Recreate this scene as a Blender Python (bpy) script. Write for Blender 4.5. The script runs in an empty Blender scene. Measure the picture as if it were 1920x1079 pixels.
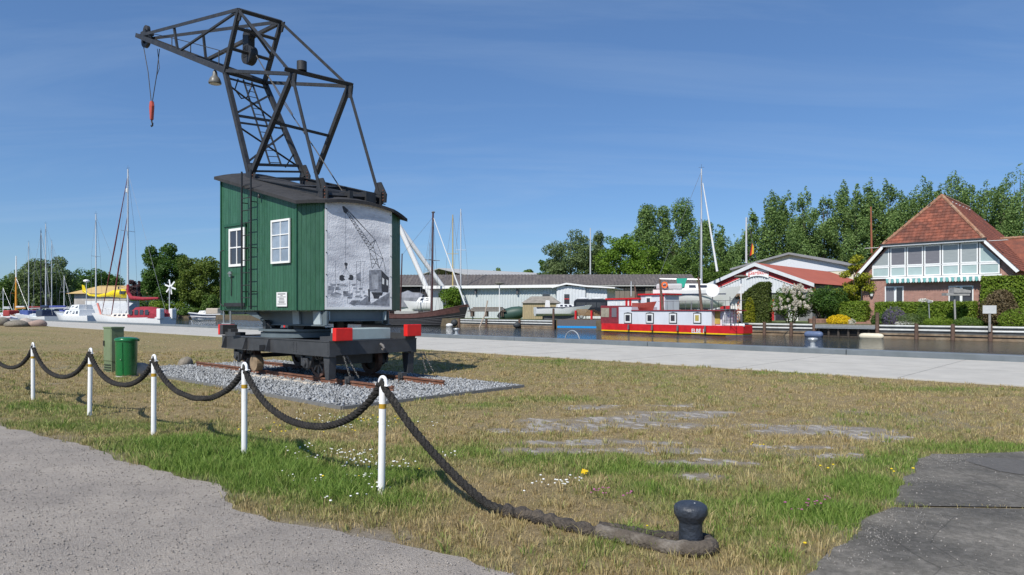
import bpy, math, random
import numpy as np
from mathutils import Vector, Matrix
random.seed(7); RNG = np.random.default_rng(11)
S = bpy.context.scene
COL = S.collection
# ------------------------------------------------------------------ camera, sky, sun, exposure
FPX, CX, HY, EYE = 1280.0, 960.0, 582.0, 1.7       # photo calibration: focal length, centre, horizon (pixels), eye height (m)
cam_d = bpy.data.cameras.new('camera'); cam_d.sensor_width = 36.0; cam_d.lens = 36.0*FPX/1920.0
cam_d.shift_y = (HY-539.5)/1920.0; cam_d.clip_end = 3000.0; cam_d.clip_start = 0.1
cam = bpy.data.objects.new('camera', cam_d); COL.objects.link(cam)
cam.location = (0, 0, EYE); cam.rotation_euler = (math.pi/2, 0, 0); S.camera = cam
SUN_EL = math.radians(47.0); SHD = Vector((0.47, 0.88, 0)).normalized()      # shadows fall away from the camera and a little to the right
sun_d = bpy.data.lights.new('sun', 'SUN'); sun_d.energy = 4.2; sun_d.angle = math.radians(0.53); sun_d.color = (1.0, 0.955, 0.88)
sun = bpy.data.objects.new('sun', sun_d); COL.objects.link(sun); sun.location = (-20, -30, 60)
ldir = Vector((SHD.x*math.cos(SUN_EL), SHD.y*math.cos(SUN_EL), -math.sin(SUN_EL)))
sun.rotation_euler = ldir.to_track_quat('-Z', 'Y').to_euler()
W = bpy.data.worlds.new('World'); S.world = W; W.use_nodes = True
nt = W.node_tree; nt.nodes.clear()
def nd(t, typ, **kw):
    n = t.nodes.new(typ)
    for k, v in kw.items(): setattr(n, k, v)
    return n
sky = nd(nt, 'ShaderNodeTexSky', sky_type='NISHITA'); sky.sun_disc = False
sky.sun_elevation = SUN_EL; sky.sun_rotation = math.atan2(-SHD.x, -SHD.y)
sky.air_density = 1.0; sky.dust_density = 0.25; sky.ozone_density = 3.0; sky.altitude = 0
tc = nd(nt, 'ShaderNodeTexCoord'); sep = nd(nt, 'ShaderNodeSeparateXYZ'); nt.links.new(tc.outputs['Generated'], sep.inputs[0])
# thin cirrus: noise in the plane of a high cloud layer
dv = nd(nt, 'ShaderNodeMath', operation='ADD'); dv.inputs[1].default_value = 0.12; nt.links.new(sep.outputs[2], dv.inputs[0])
dx = nd(nt, 'ShaderNodeMath', operation='DIVIDE'); dy = nd(nt, 'ShaderNodeMath', operation='DIVIDE')
nt.links.new(sep.outputs[0], dx.inputs[0]); nt.links.new(dv.outputs[0], dx.inputs[1])
nt.links.new(sep.outputs[1], dy.inputs[0]); nt.links.new(dv.outputs[0], dy.inputs[1])
cmb = nd(nt, 'ShaderNodeCombineXYZ'); nt.links.new(dx.outputs[0], cmb.inputs[0]); nt.links.new(dy.outputs[0], cmb.inputs[1])
mp = nd(nt, 'ShaderNodeMapping'); mp.inputs['Rotation'].default_value = (0, 0, 0.25); mp.inputs['Scale'].default_value = (0.35, 1.5, 1); nt.links.new(cmb.outputs[0], mp.inputs[0])
no = nd(nt, 'ShaderNodeTexNoise'); no.inputs['Scale'].default_value = 1.3; no.inputs['Detail'].default_value = 9; no.inputs['Roughness'].default_value = 0.62; no.inputs['Distortion'].default_value = 0.6
nt.links.new(mp.outputs[0], no.inputs['Vector'])
rp = nd(nt, 'ShaderNodeValToRGB'); rp.color_ramp.elements[0].position = 0.47; rp.color_ramp.elements[0].color = (0, 0, 0, 1); rp.color_ramp.elements[1].position = 0.9; rp.color_ramp.elements[1].color = (0.27, 0.27, 0.27, 1)
nt.links.new(no.outputs[0], rp.inputs[0])
tint = nd(nt, 'ShaderNodeMixRGB', blend_type='MULTIPLY'); tint.inputs[0].default_value = 1.0; tint.inputs[2].default_value = (0.745, 0.955, 1.22, 1); nt.links.new(sky.outputs[0], tint.inputs[1])
cl = nd(nt, 'ShaderNodeMixRGB'); cl.inputs[2].default_value = (5.2, 6.6, 8.6, 1)
veil = nd(nt, 'ShaderNodeMixRGB'); veil.inputs[0].default_value = 0.22; veil.inputs[2].default_value = (2.0, 4.0, 7.7, 1); nt.links.new(tint.outputs[0], veil.inputs[1])      # thin high haze over the whole sky
nt.links.new(rp.outputs[0], cl.inputs[0]); nt.links.new(veil.outputs[0], cl.inputs[1])
bg = nd(nt, 'ShaderNodeBackground'); bg.inputs[1].default_value = 0.075; nt.links.new(cl.outputs[0], bg.inputs[0])
wo = nd(nt, 'ShaderNodeOutputWorld'); nt.links.new(bg.outputs[0], wo.inputs[0])
S.view_settings.view_transform = 'Standard'; S.view_settings.look = 'None'; S.view_settings.gamma = 1.0
S.view_settings.use_curve_mapping = False; S.view_settings.exposure = 0.28
S.cycles.max_bounces = 8; S.cycles.transparent_max_bounces = 8

# ------------------------------------------------------------------ frames and survey helpers
class Frame:
    """local frame on the site: origin, turned about z"""
    def __init__(s, o, deg=0.0):
        s.o = Vector(o); s.a = math.radians(deg); s.c, s.s = math.cos(s.a), math.sin(s.a)
    def w(s, p):
        return Vector((s.o.x+p[0]*s.c-p[1]*s.s, s.o.y+p[0]*s.s+p[1]*s.c, s.o.z+p[2]))
    def l(s, p):
        x, y = p[0]-s.o.x, p[1]-s.o.y
        return Vector((x*s.c+y*s.s, -x*s.s+y*s.c, p[2]-s.o.z))
    def px(s, px, py, y=0.0):
        """photo bearing -> local point on the vertical plane at local depth y"""
        t = (px-CX)/FPX; n = (-s.s, s.c)
        d = s.o.x*n[0]+s.o.y*n[1]+y
        Y = d/(t*n[0]+n[1])
        return s.l((t*Y, Y, EYE+(HY-py)*Y/FPX))
    def proj(s, p):
        q = s.w(p); return (CX+FPX*q.x/q.y, HY-FPX*(q.z-EYE)/q.y)
WORLD = Frame((0, 0, 0))
def gnd(px, py, z=0.0):
    Y = FPX*(EYE-z)/(py-HY); return Vector(((px-CX)*Y/FPX, Y, z))
def at(px, py, Y):
    return Vector(((px-CX)*Y/FPX, Y, EYE+(HY-py)*Y/FPX))
QA = -43.26                                            # the quay, the track and the wagon share this direction
QF = Frame((0, 0, 0), QA)                              # local x: along the quay to the right, local y: towards the water
V1 = Vector
# ------------------------------------------------------------------ materials
MATS = {}
def M(name, col, rough=0.6, metal=0.0, var=0.14, scale=6.0, bump=0.0, bscale=40.0, col2=None, spec=0.4, c2pos=(0.45, 0.62), stretch=(1, 1, 1), coat=0.0, island=0.0, objrand=0.0):
    if name in MATS: return MATS[name]
    m = bpy.data.materials.new(name); m.use_nodes = True; t = m.node_tree; b = t.nodes['Principled BSDF']
    b.inputs['Roughness'].default_value = rough; b.inputs['Metallic'].default_value = metal; b.inputs['Specular IOR Level'].default_value = spec
    if coat: b.inputs['Coat Weight'].default_value = coat; b.inputs['Coat Roughness'].default_value = 0.15
    tc = nd(t, 'ShaderNodeTexCoord'); mp = nd(t, 'ShaderNodeMapping'); mp.inputs['Scale'].default_value = stretch
    t.links.new(tc.outputs['Object'], mp.inputs[0])
    n = nd(t, 'ShaderNodeTexNoise'); n.inputs['Scale'].default_value = scale; n.inputs['Detail'].default_value = 6; n.inputs['Roughness'].default_value = 0.65
    t.links.new(mp.outputs[0], n.inputs['Vector'])
    lo = tuple(c*(1-var) for c in col)+(1,); hi = tuple(min(1, c*(1+var)) for c in col)+(1,)
    r = nd(t, 'ShaderNodeValToRGB'); r.color_ramp.elements[0].position = 0.3; r.color_ramp.elements[0].color = lo; r.color_ramp.elements[1].position = 0.7; r.color_ramp.elements[1].color = hi
    t.links.new(n.outputs[0], r.inputs[0]); out = r.outputs[0]
    if col2 is not None:
        n2 = nd(t, 'ShaderNodeTexNoise'); n2.inputs['Scale'].default_value = scale*0.37; n2.inputs['Detail'].default_value = 8; n2.inputs['Roughness'].default_value = 0.7
        t.links.new(mp.outputs[0], n2.inputs['Vector'])
        r2 = nd(t, 'ShaderNodeValToRGB'); r2.color_ramp.elements[0].position = c2pos[0]; r2.color_ramp.elements[1].position = c2pos[1]
        t.links.new(n2.outputs[0], r2.inputs[0])
        mx = nd(t, 'ShaderNodeMixRGB'); mx.inputs[2].default_value = tuple(col2)+(1,)
        t.links.new(r2.outputs[0], mx.inputs[0]); t.links.new(out, mx.inputs[1]); out = mx.outputs[0]
    if island:
        g = nd(t, 'ShaderNodeNewGeometry'); hs = nd(t, 'ShaderNodeHueSaturation'); ma = nd(t, 'ShaderNodeMapRange')
        ma.inputs['To Min'].default_value = 1-island; ma.inputs['To Max'].default_value = 1+island
        t.links.new(g.outputs['Random Per Island'], ma.inputs['Value']); t.links.new(ma.outputs[0], hs.inputs['Value']); t.links.new(out, hs.inputs['Color']); out = hs.outputs[0]
    if objrand:
        oi = nd(t, 'ShaderNodeObjectInfo'); hs = nd(t, 'ShaderNodeHueSaturation'); ma = nd(t, 'ShaderNodeMapRange'); ma.inputs['To Min'].default_value = 1-objrand; ma.inputs['To Max'].default_value = 1+objrand
        t.links.new(oi.outputs['Random'], ma.inputs['Value']); t.links.new(ma.outputs[0], hs.inputs['Value']); t.links.new(out, hs.inputs['Color']); out = hs.outputs[0]
    t.links.new(out, b.inputs['Base Color'])
    rr = nd(t, 'ShaderNodeMapRange'); rr.inputs['To Min'].default_value = max(0.02, rough-0.1); rr.inputs['To Max'].default_value = min(1, rough+0.1)
    t.links.new(n.outputs[0], rr.inputs['Value']); t.links.new(rr.outputs[0], b.inputs['Roughness'])
    if bump:
        nb = nd(t, 'ShaderNodeTexNoise'); nb.inputs['Scale'].default_value = bscale; nb.inputs['Detail'].default_value = 5
        t.links.new(mp.outputs[0], nb.inputs['Vector'])
        bp = nd(t, 'ShaderNodeBump'); bp.inputs['Strength'].default_value = bump; bp.inputs['Distance'].default_value = 0.03
        t.links.new(nb.outputs[0], bp.inputs['Height']); t.links.new(bp.outputs[0], b.inputs['Normal'])
    MATS[name] = m; return m
def leafmat(name, a, b, trans=0.35, scale=0.35):
    """foliage: each leaf its own shade between a and b, drifting over the crown"""
    if name in MATS: return MATS[name]
    m = bpy.data.materials.new(name); m.use_nodes = True; t = m.node_tree; t.nodes.clear()
    g = nd(t, 'ShaderNodeNewGeometry'); tc = nd(t, 'ShaderNodeTexCoord'); n = nd(t, 'ShaderNodeTexNoise'); n.inputs['Scale'].default_value = scale; n.inputs['Detail'].default_value = 3
    t.links.new(tc.outputs['Object'], n.inputs['Vector'])
    ad = nd(t, 'ShaderNodeMath', operation='ADD'); t.links.new(g.outputs['Random Per Island'], ad.inputs[0]); t.links.new(n.outputs[0], ad.inputs[1])
    mr = nd(t, 'ShaderNodeMapRange'); mr.inputs['From Min'].default_value = 0.3; mr.inputs['From Max'].default_value = 1.5; t.links.new(ad.outputs[0], mr.inputs['Value'])
    mx = nd(t, 'ShaderNodeMixRGB'); mx.inputs[1].default_value = tuple(a)+(1,); mx.inputs[2].default_value = tuple(b)+(1,); t.links.new(mr.outputs[0], mx.inputs[0])
    df = nd(t, 'ShaderNodeBsdfPrincipled'); df.inputs['Roughness'].default_value = 0.55; df.inputs['Specular IOR Level'].default_value = 0.25; t.links.new(mx.outputs[0], df.inputs['Base Color'])
    tr = nd(t, 'ShaderNodeBsdfTranslucent'); t.links.new(mx.outputs[0], tr.inputs[0])
    ms = nd(t, 'ShaderNodeMixShader'); ms.inputs[0].default_value = trans; t.links.new(df.outputs[0], ms.inputs[1]); t.links.new(tr.outputs[0], ms.inputs[2])
    o = nd(t, 'ShaderNodeOutputMaterial'); t.links.new(ms.outputs[0], o.inputs[0])
    MATS[name] = m; return m
def glassmat(name, col, rough=0.05):
    return M(name, col, rough=rough, var=0.2, scale=0.8, spec=0.9)
# ------------------------------------------------------------------ mesh builder
FR = {}
class MB:
    def __init__(s): s.v = []; s.f = []
    def add(s, vs, fs):
        o = len(s.v); s.v += [tuple(v) for v in vs]; s.f += [tuple(i+o for i in f) for f in fs]; return s
    def box(s, x0, x1, y0, y1, z0, z1):
        return s.add([(x0,y0,z0),(x1,y0,z0),(x1,y1,z0),(x0,y1,z0),(x0,y0,z1),(x1,y0,z1),(x1,y1,z1),(x0,y1,z1)],
                     [(0,3,2,1),(4,5,6,7),(0,1,5,4),(1,2,6,5),(2,3,7,6),(3,0,4,7)])
    def bar(s, p, q, w, h=None, up=(0,0,1)):
        p, q = V1(p), V1(q); h = w if h is None else h; d = (q-p).normalized(); u = V1(up)
        if abs(d.dot(u)) > 0.97: u = V1((0,1,0)) if abs(d.y) < 0.9 else V1((1,0,0))
        a = d.cross(u).normalized(); b = a.cross(d).normalized(); vs = []
        for e in (p, q):
            for i, j in ((-1,-1),(1,-1),(1,1),(-1,1)): vs.append(e+a*(i*w/2)+b*(j*h/2))
        return s.add(vs, [(0,1,2,3),(7,6,5,4),(0,4,5,1),(1,5,6,2),(2,6,7,3),(3,7,4,0)])
    def angle(s, p, q, w, up=(0,0,1), t=None):
        """L-section steel angle: two thin legs"""
        p, q = V1(p), V1(q); t = t or w*0.16; d = (q-p).normalized(); u = V1(up)
        if abs(d.dot(u)) > 0.97: u = V1((0,1,0))
        a = d.cross(u).normalized(); b = a.cross(d).normalized()
        s.bar(p-b*(w/2-t/2), q-b*(w/2-t/2), w, t, up=b); s.bar(p-a*(w/2-t/2)+b*(t*0.51), q-a*(w/2-t/2)+b*(t*0.51), t, w-t, up=b); return s
    def tube(s, p, q, r, r2=None, n=10, caps=True):
        return s.path([p, q], [r, r if r2 is None else r2], n, caps)
    def path(s, pts, r, n=8, caps=True):
        pts = [V1(p) for p in pts]; rs = r if isinstance(r, (list, tuple)) else [r]*len(pts); vs = []; fs = []; a = None
        for i, p in enumerate(pts):
            d = (pts[min(i+1, len(pts)-1)]-pts[max(i-1, 0)]).normalized()
            if a is None: a = d.cross(V1((0,0,1)) if abs(d.z) < 0.95 else V1((1,0,0))).normalized()
            a = (a-d*a.dot(d)).normalized(); b = d.cross(a)
            for k in range(n):
                an = 2*math.pi*k/n; vs.append(p+(a*math.cos(an)+b*math.sin(an))*rs[i])
        for i in range(len(pts)-1):
            for k in range(n):
                k2 = (k+1) % n; fs.append((i*n+k, i*n+k2, (i+1)*n+k2, (i+1)*n+k))
        if caps: fs += [tuple(reversed(range(n))), tuple(range((len(pts)-1)*n, len(pts)*n))]
        return s.add(vs, fs)
    def lathe(s, c, prof, n=20):
        c = V1(c); vs = []; fs = []
        for r, z in prof:
            for k in range(n):
                an = 2*math.pi*k/n; vs.append((c.x+r*math.cos(an), c.y+r*math.sin(an), c.z+z))
        for i in range(len(prof)-1):
            for k in range(n):
                k2 = (k+1) % n; fs.append((i*n+k, i*n+k2, (i+1)*n+k2, (i+1)*n+k))
        fs += [tuple(reversed(range(n))), tuple(range((len(prof)-1)*n, len(prof)*n))]
        return s.add(vs, fs)
    def prism(s, poly, ext):
        n = len(poly); e = V1(ext); vs = [V1(p) for p in poly]+[V1(p)+e for p in poly]
        return s.add(vs, [tuple(reversed(range(n))), tuple(range(n, 2*n))]+[(i, (i+1) % n, n+(i+1) % n, n+i) for i in range(n)])
    def disc(s, c, ax, r, t, n=24, r_in=0.0):
        """wheel or ring about axis ax"""
        c, ax = V1(c), V1(ax).normalized(); a = ax.cross(V1((0,0,1)) if abs(ax.z) < 0.9 else V1((1,0,0))).normalized(); b = ax.cross(a); vs = []; fs = []
        for k in range(n):
            an = 2*math.pi*k/n; d = a*math.cos(an)+b*math.sin(an)
            vs += [c+d*r-ax*t/2, c+d*r+ax*t/2, c+d*r_in-ax*t/2, c+d*r_in+ax*t/2]
        for k in range(n):
            i, j = 4*k, 4*((k+1) % n)
            fs += [(i, j, j+1, i+1), (i+2, i+3, j+3, j+2), (i, i+2, j+2, j), (i+1, j+1, j+3, i+3)]
        return s.add(vs, fs)
    def ball(s, c, r, nu=12, nv=8, sq=(1,1,1), jit=0.0, seed=0):
        rn = random.Random(seed); c = V1(c); vs = [c+V1((0,0,-r*sq[2]))]; fs = []
        for j in range(1, nv):
            ph = -math.pi/2+math.pi*j/nv
            for i in range(nu):
                th = 2*math.pi*i/nu; q = 1+rn.uniform(-jit, jit)
                vs.append(c+V1((math.cos(ph)*math.cos(th)*r*sq[0]*q, math.cos(ph)*math.sin(th)*r*sq[1]*q, math.sin(ph)*r*sq[2]*q)))
        vs.append(c+V1((0,0,r*sq[2]))); L = len(vs)-1
        for i in range(nu):
            fs.append((0, 1+(i+1) % nu, 1+i)); fs.append((L, 1+(nv-2)*nu+i, 1+(nv-2)*nu+(i+1) % nu))
        for j in range(nv-2):
            for i in range(nu): fs.append((1+j*nu+i, 1+j*nu+(i+1) % nu, 1+(j+1)*nu+(i+1) % nu, 1+(j+1)*nu+i))
        return s.add(vs, fs)
    def build(s, name, mat, parent=None, frame=None, smooth=False, bevel=0.0, seg=2):
        """frame given: vertices are in that frame; else in the parent's (or, without parent, world)"""
        vs = s.v; base = FR[parent] if parent is not None else (frame or WORLD)
        if parent is not None and frame is not None: vs = [base.l(frame.w(v)) for v in vs]
        me = bpy.data.meshes.new(name); me.from_pydata([tuple(v) for v in vs], [], s.f); me.materials.append(mat)
        if smooth: me.polygons.foreach_set('use_smooth', [True]*len(me.polygons))
        o = bpy.data.objects.new(name, me); COL.objects.link(o); FR[o] = base
        if parent is not None: o.parent = parent
        else: o.location = base.o; o.rotation_euler = (0, 0, base.a)
        if bevel:
            bv = o.modifiers.new('bevel', 'BEVEL'); bv.width = bevel; bv.segments = seg; bv.limit_method = 'ANGLE'
        if smooth:
            try: me.set_sharp_from_angle(angle=math.radians(40))
            except Exception: pass
        return o
def tag(o, label=None, cat=None, group=None, kind=None):
    if label: o['label'] = label
    if cat: o['category'] = cat
    if group: o['group'] = group
    if kind: o['kind'] = kind
    return o
def thing(name, label, cat, frame, group=None):
    o = bpy.data.objects.new(name, None); COL.objects.link(o); o.empty_display_size = 0.2
    o.location = frame.o; o.rotation_euler = (0, 0, frame.a); FR[o] = frame
    return tag(o, label, cat, group)
def copy_tree(o, frame, label, parent=None):
    """a copy of a thing and of its parts and their sub-parts, at another place"""
    c = o.copy(); COL.objects.link(c); FR[c] = frame
    if parent is None: c.location = frame.o; c.rotation_euler = (0, 0, frame.a); c['label'] = label
    else: c.parent = parent
    for ch in list(o.children): copy_tree(ch, frame, None, c)
    return c
def npmesh(name, verts, faces, mat, parent=None, frame=None, attrs=None, smooth=False):
    """verts (n,3), faces (m,k) numpy, local to frame"""
    me = bpy.data.meshes.new(name); n, (m, k) = len(verts), faces.shape
    me.vertices.add(n); me.vertices.foreach_set('co', np.ascontiguousarray(verts, dtype=np.float32).ravel())
    me.loops.add(m*k); me.loops.foreach_set('vertex_index', np.ascontiguousarray(faces, dtype=np.int32).ravel())
    me.polygons.add(m); me.polygons.foreach_set('loop_start', np.arange(0, m*k, k, dtype=np.int32)); me.polygons.foreach_set('loop_total', np.full(m, k, dtype=np.int32))
    if smooth: me.polygons.foreach_set('use_smooth', np.ones(m, dtype=bool))
    me.update(calc_edges=True)
    for an, arr in (attrs or {}).items():
        a = me.attributes.new(an, 'FLOAT', 'POINT'); a.data.foreach_set('value', np.ascontiguousarray(arr, dtype=np.float32))
    me.materials.append(mat); o = bpy.data.objects.new(name, me); COL.objects.link(o)
    fr = FR[parent] if parent is not None else (frame or WORLD); FR[o] = fr
    if parent is not None: o.parent = parent
    else: o.location = fr.o; o.rotation_euler = (0, 0, fr.a)
    return o
def text_part(name, txt, size, mat, parent, origin, ax, up, depth=0.01, align='CENTER'):
    cu = bpy.data.curves.new('t', 'FONT'); cu.body = txt; cu.size = size; cu.extrude = depth; cu.align_x = align; cu.offset = size*0.02
    to = bpy.data.objects.new('t', cu); COL.objects.link(to)
    dg = bpy.context.evaluated_depsgraph_get(); me = bpy.data.meshes.new_from_object(to.evaluated_get(dg)); bpy.data.objects.remove(to)
    ax, up = V1(ax).normalized(), V1(up).normalized(); nn = ax.cross(up)
    for v in me.vertices: v.co = V1(origin)+ax*v.co.x+up*v.co.y+nn*v.co.z
    me.materials.clear(); me.materials.append(mat); me.name = name
    o = bpy.data.objects.new(name, me); COL.objects.link(o); o.parent = parent; FR[o] = FR[parent]; return o
# ------------------------------------------------------------------ noise for ground zones
_G = np.random.default_rng(5).random((256, 256))
def vnoise(x, y):
    xi, yi = np.floor(x).astype(int), np.floor(y).astype(int); fx, fy = x-xi, y-yi
    fx, fy = fx*fx*(3-2*fx), fy*fy*(3-2*fy); g = lambda i, j: _G[i % 256, j % 256]
    return (g(xi, yi)*(1-fx)+g(xi+1, yi)*fx)*(1-fy)+(g(xi, yi+1)*(1-fx)+g(xi+1, yi+1)*fx)*fy
def fbm(x, y, o=4):
    a, s, r = 0.5, 0.0, 0.0
    for i in range(o): r = r+a*vnoise(x*2**i+17*i, y*2**i+9*i); s += a; a *= 0.5
    return r/s
# ================================================================== GROUND
def inpoly(x, y, poly):
    r = np.zeros(x.shape, bool); n = len(poly)
    for i in range(n):
        x0, y0 = poly[i]; x1, y1 = poly[(i+1) % n]
        c = ((y0 > y) != (y1 > y)); xx = (x1-x0)*(y-y0)/((y1-y0) if y1 != y0 else 1e-9)+x0
        r ^= c & (x < xx)
    return r
def jag(pts, step=0.12, amp=0.10, seed=1):
    rn = random.Random(seed); out = []
    for (a, b) in zip(pts[:-1], pts[1:]):
        a, b = V1((a[0], a[1], 0)), V1((b[0], b[1], 0)); L = (b-a).length; k = max(1, int(L/step)); nrm = V1((-(b-a).y, (b-a).x, 0)).normalized()
        for i in range(k):
            p = a.lerp(b, i/k)
            q = (float(fbm(np.array([p.x*1.3+seed]), np.array([p.y*1.3]), 4)[0])-0.5)*5*amp+rn.uniform(-1, 1)*amp*0.35
            out.append((p.x+nrm.x*q, p.y+nrm.y*q))
    out.append((pts[-1][0], pts[-1][1])); return out
def sheet(name, poly, z, mat):
    import bmesh
    bm = bmesh.new(); vs = [bm.verts.new((p[0], p[1], z)) for p in poly]; f = bm.faces.new(vs)
    bmesh.ops.triangulate(bm, faces=[f]); bm.normal_update()
    for f in bm.faces:
        if f.normal.z < 0: f.normal_flip()
    me = bpy.data.meshes.new(name); bm.to_mesh(me); bm.free(); me.materials.append(mat)
    o = bpy.data.objects.new(name, me); COL.objects.link(o); FR[o] = WORLD; return o
g2 = lambda px, py: (gnd(px, py).x, gnd(px, py).y)
ROAD_E = [g2(*p) for p in ((-260, 766), (0, 797), (100, 822), (190, 848), (285, 884), (390, 912), (455, 950), (560, 985), (640, 1000), (760, 1030), (870, 1048), (930, 1068), (985, 1085))]
ROAD = [(-45, 19.5), (-24, 14.6)]+jag(ROAD_E, seed=3, amp=.06)+[(0.35, 3.2), (0.6, 1.0), (0.8, -25), (-45, -25)]
ASPH_E = [g2(*p) for p in ((1490, 1090), (1530, 1045), (1600, 1003), (1665, 955), (1690, 925), (1718, 888), (1748, 853), (1920, 850), (2200, 846), (2700, 842))]
ASPH = [(1.05, 1.0), (1.5, 3.2)]+jag(ASPH_E, seed=9, amp=0.06)+[(22, 9.0), (22, -25), (1.05, -25)]
PAV0, KERB0, KERB1 = 18.8, 27.15, 27.75
BED = (-21.4, -10.1, 6.5, 11.1)                        # gravel bed in the quay frame
def blobs(x, y, lst):
    r = np.zeros_like(x)
    for px, py, sx, sy, w in lst:
        c = gnd(px, py); dx, dy = x-c.x, y-c.y
        r = np.maximum(r, w*np.exp(-(dx/sx)**2-(dy/sy)**2))
    return r
GREEN = [(60, 765, 1.4, .8, .8), (230, 800, 1.6, .6, .9), (330, 835, 1.2, .8, 1.0), (430, 870, .9, .8, 1.15), (540, 900, .8, .7, 1.15), (640, 920, .7, .7, 1.1), (720, 900, .6, .6, 1.0), (760, 945, .5, .4, .9),
         (560, 840, 1.0, .8, .7), (800, 850, .8, .6, .75), (900, 850, .9, .5, .9), (1000, 862, 1.0, .45, .95), (1120, 880, .9, .4, .85), (1200, 920, .7, .5, .7), (1330, 950, .7, .4, .75), (1450, 950, .7, .5, .8), (1560, 970, .55, .4, 1.1), (1640, 920, .45, .5, 1.1),
         (1700, 868, .5, .5, .9), (1860, 842, 1.5, .35, .8), (1020, 750, 1.3, .6, .75), (900, 760, 1.2, .5, .6), (1060, 680, 1.5, 1.2, .5), (1230, 690, 2, .6, .45), (640, 800, 1.2, .7, .55), (1110, 1030, .35, .2, .8), (1190, 1010, .3, .2, .9), (1400, 1000, .4, .3, .7), (1470, 1050, .2, .2, .8), (860, 1040, .3, .12, .55), (1500, 700, 3, .5, .4), (1750, 730, 2.5, .4, .4)]
BARE = [(1010, 800, 1.1, .45, .9), (1110, 788, 1.2, .5, 1.0), (1200, 800, 1.2, .45, .9), (1300, 775, 1.4, .5, 1.0), (1400, 800, 1.1, .4, .9), (1500, 805, 1.3, .45, 1.05), (1590, 820, .9, .3, 1.0), (1130, 830, 1.0, .25, .9), (1230, 845, .8, .2, .9), (1330, 868, .7, .18, .9), (1320, 895, .35, .15, .9), (1480, 840, .9, .2, .7), (1020, 845, .7, .2, .8), (1545, 855, .6, .15, .8), (1140, 765, 1.1, .4, .8), (1270, 762, .9, .35, .8)]
SOIL = [(1050, 790, 1.6, .5, .62), (1200, 780, 1.8, .6, .62), (1350, 790, 1.8, .5, .62), (1500, 790, 1.8, .5, .62), (1250, 830, 1.5, .35, .6), (1420, 845, 1.2, .25, .55), (1600, 760, 2.5, .5, .45), (1700, 775, 3, .7, .55), (1850, 790, 2, .6, .5), (1760, 800, 1.5, .5, .45), (700, 1005, .6, .25, .8), (900, 1010, .6, .25, .7), (600, 985, .3, .2, .6), (170, 690, 4, 1.5, .5), (60, 700, 4, 1.2, .45), (1560, 1030, .25, .3, .8), (800, 760, 1.0, .5, .45), (760, 800, .6, .4, .4), (1280, 1045, .3, .1, .5), (860, 960, .3, .2, .5)]
ex, ey = np.meshgrid(-14+.05*np.arange(560)+.025, 2+.05*np.arange(280)+.025, indexing='ij'); em = (inpoly(ex, ey, ROAD) | inpoly(ex, ey, ASPH)).astype(float); EDGE = np.zeros_like(em)
for r in (2, 5, 8):                                    # how close each spot lies to the road or asphalt edge
    for dx_, dy_ in ((r, 0), (-r, 0), (0, r), (0, -r)): EDGE += np.roll(np.roll(em, dx_, 0), dy_, 1)/12
def zones(x, y):
    n1, n2 = fbm(x*0.55+3, y*0.55), fbm(x*2.1, y*2.1+40)
    g = np.clip(blobs(x, y, GREEN)*(0.55+0.9*n2)+(n1-0.52)*1.2+0.10, 0, 1)
    n3 = fbm(x*1.0+60, y*2.2+11); b = np.clip((blobs(x, y, BARE)*1.3-0.36+(n2-0.5)*1.3+(n3-.5)*2.6)*2.2, 0, 1)*np.clip(blobs(x, y, BARE)*3-.5, 0, 1)
    s = np.clip(blobs(x, y, SOIL)*1.2-0.35+(n2-0.5)*1.3+(n1-.5)*.9-.08, 0, 1)
    ix, iy = ((x+14)/.05).astype(int), ((y-2)/.05).astype(int); e = np.where((ix >= 0)&(ix < 560)&(iy >= 0)&(iy < 280), EDGE[np.clip(ix, 0, 559), np.clip(iy, 0, 279)], 0.0)
    s = np.clip(s+np.clip(e*1.3-.25+(n2-.5)*2.2, 0, 1)*(e > 0)*.9, 0, 1)
    return g*(1-b), b, s
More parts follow.
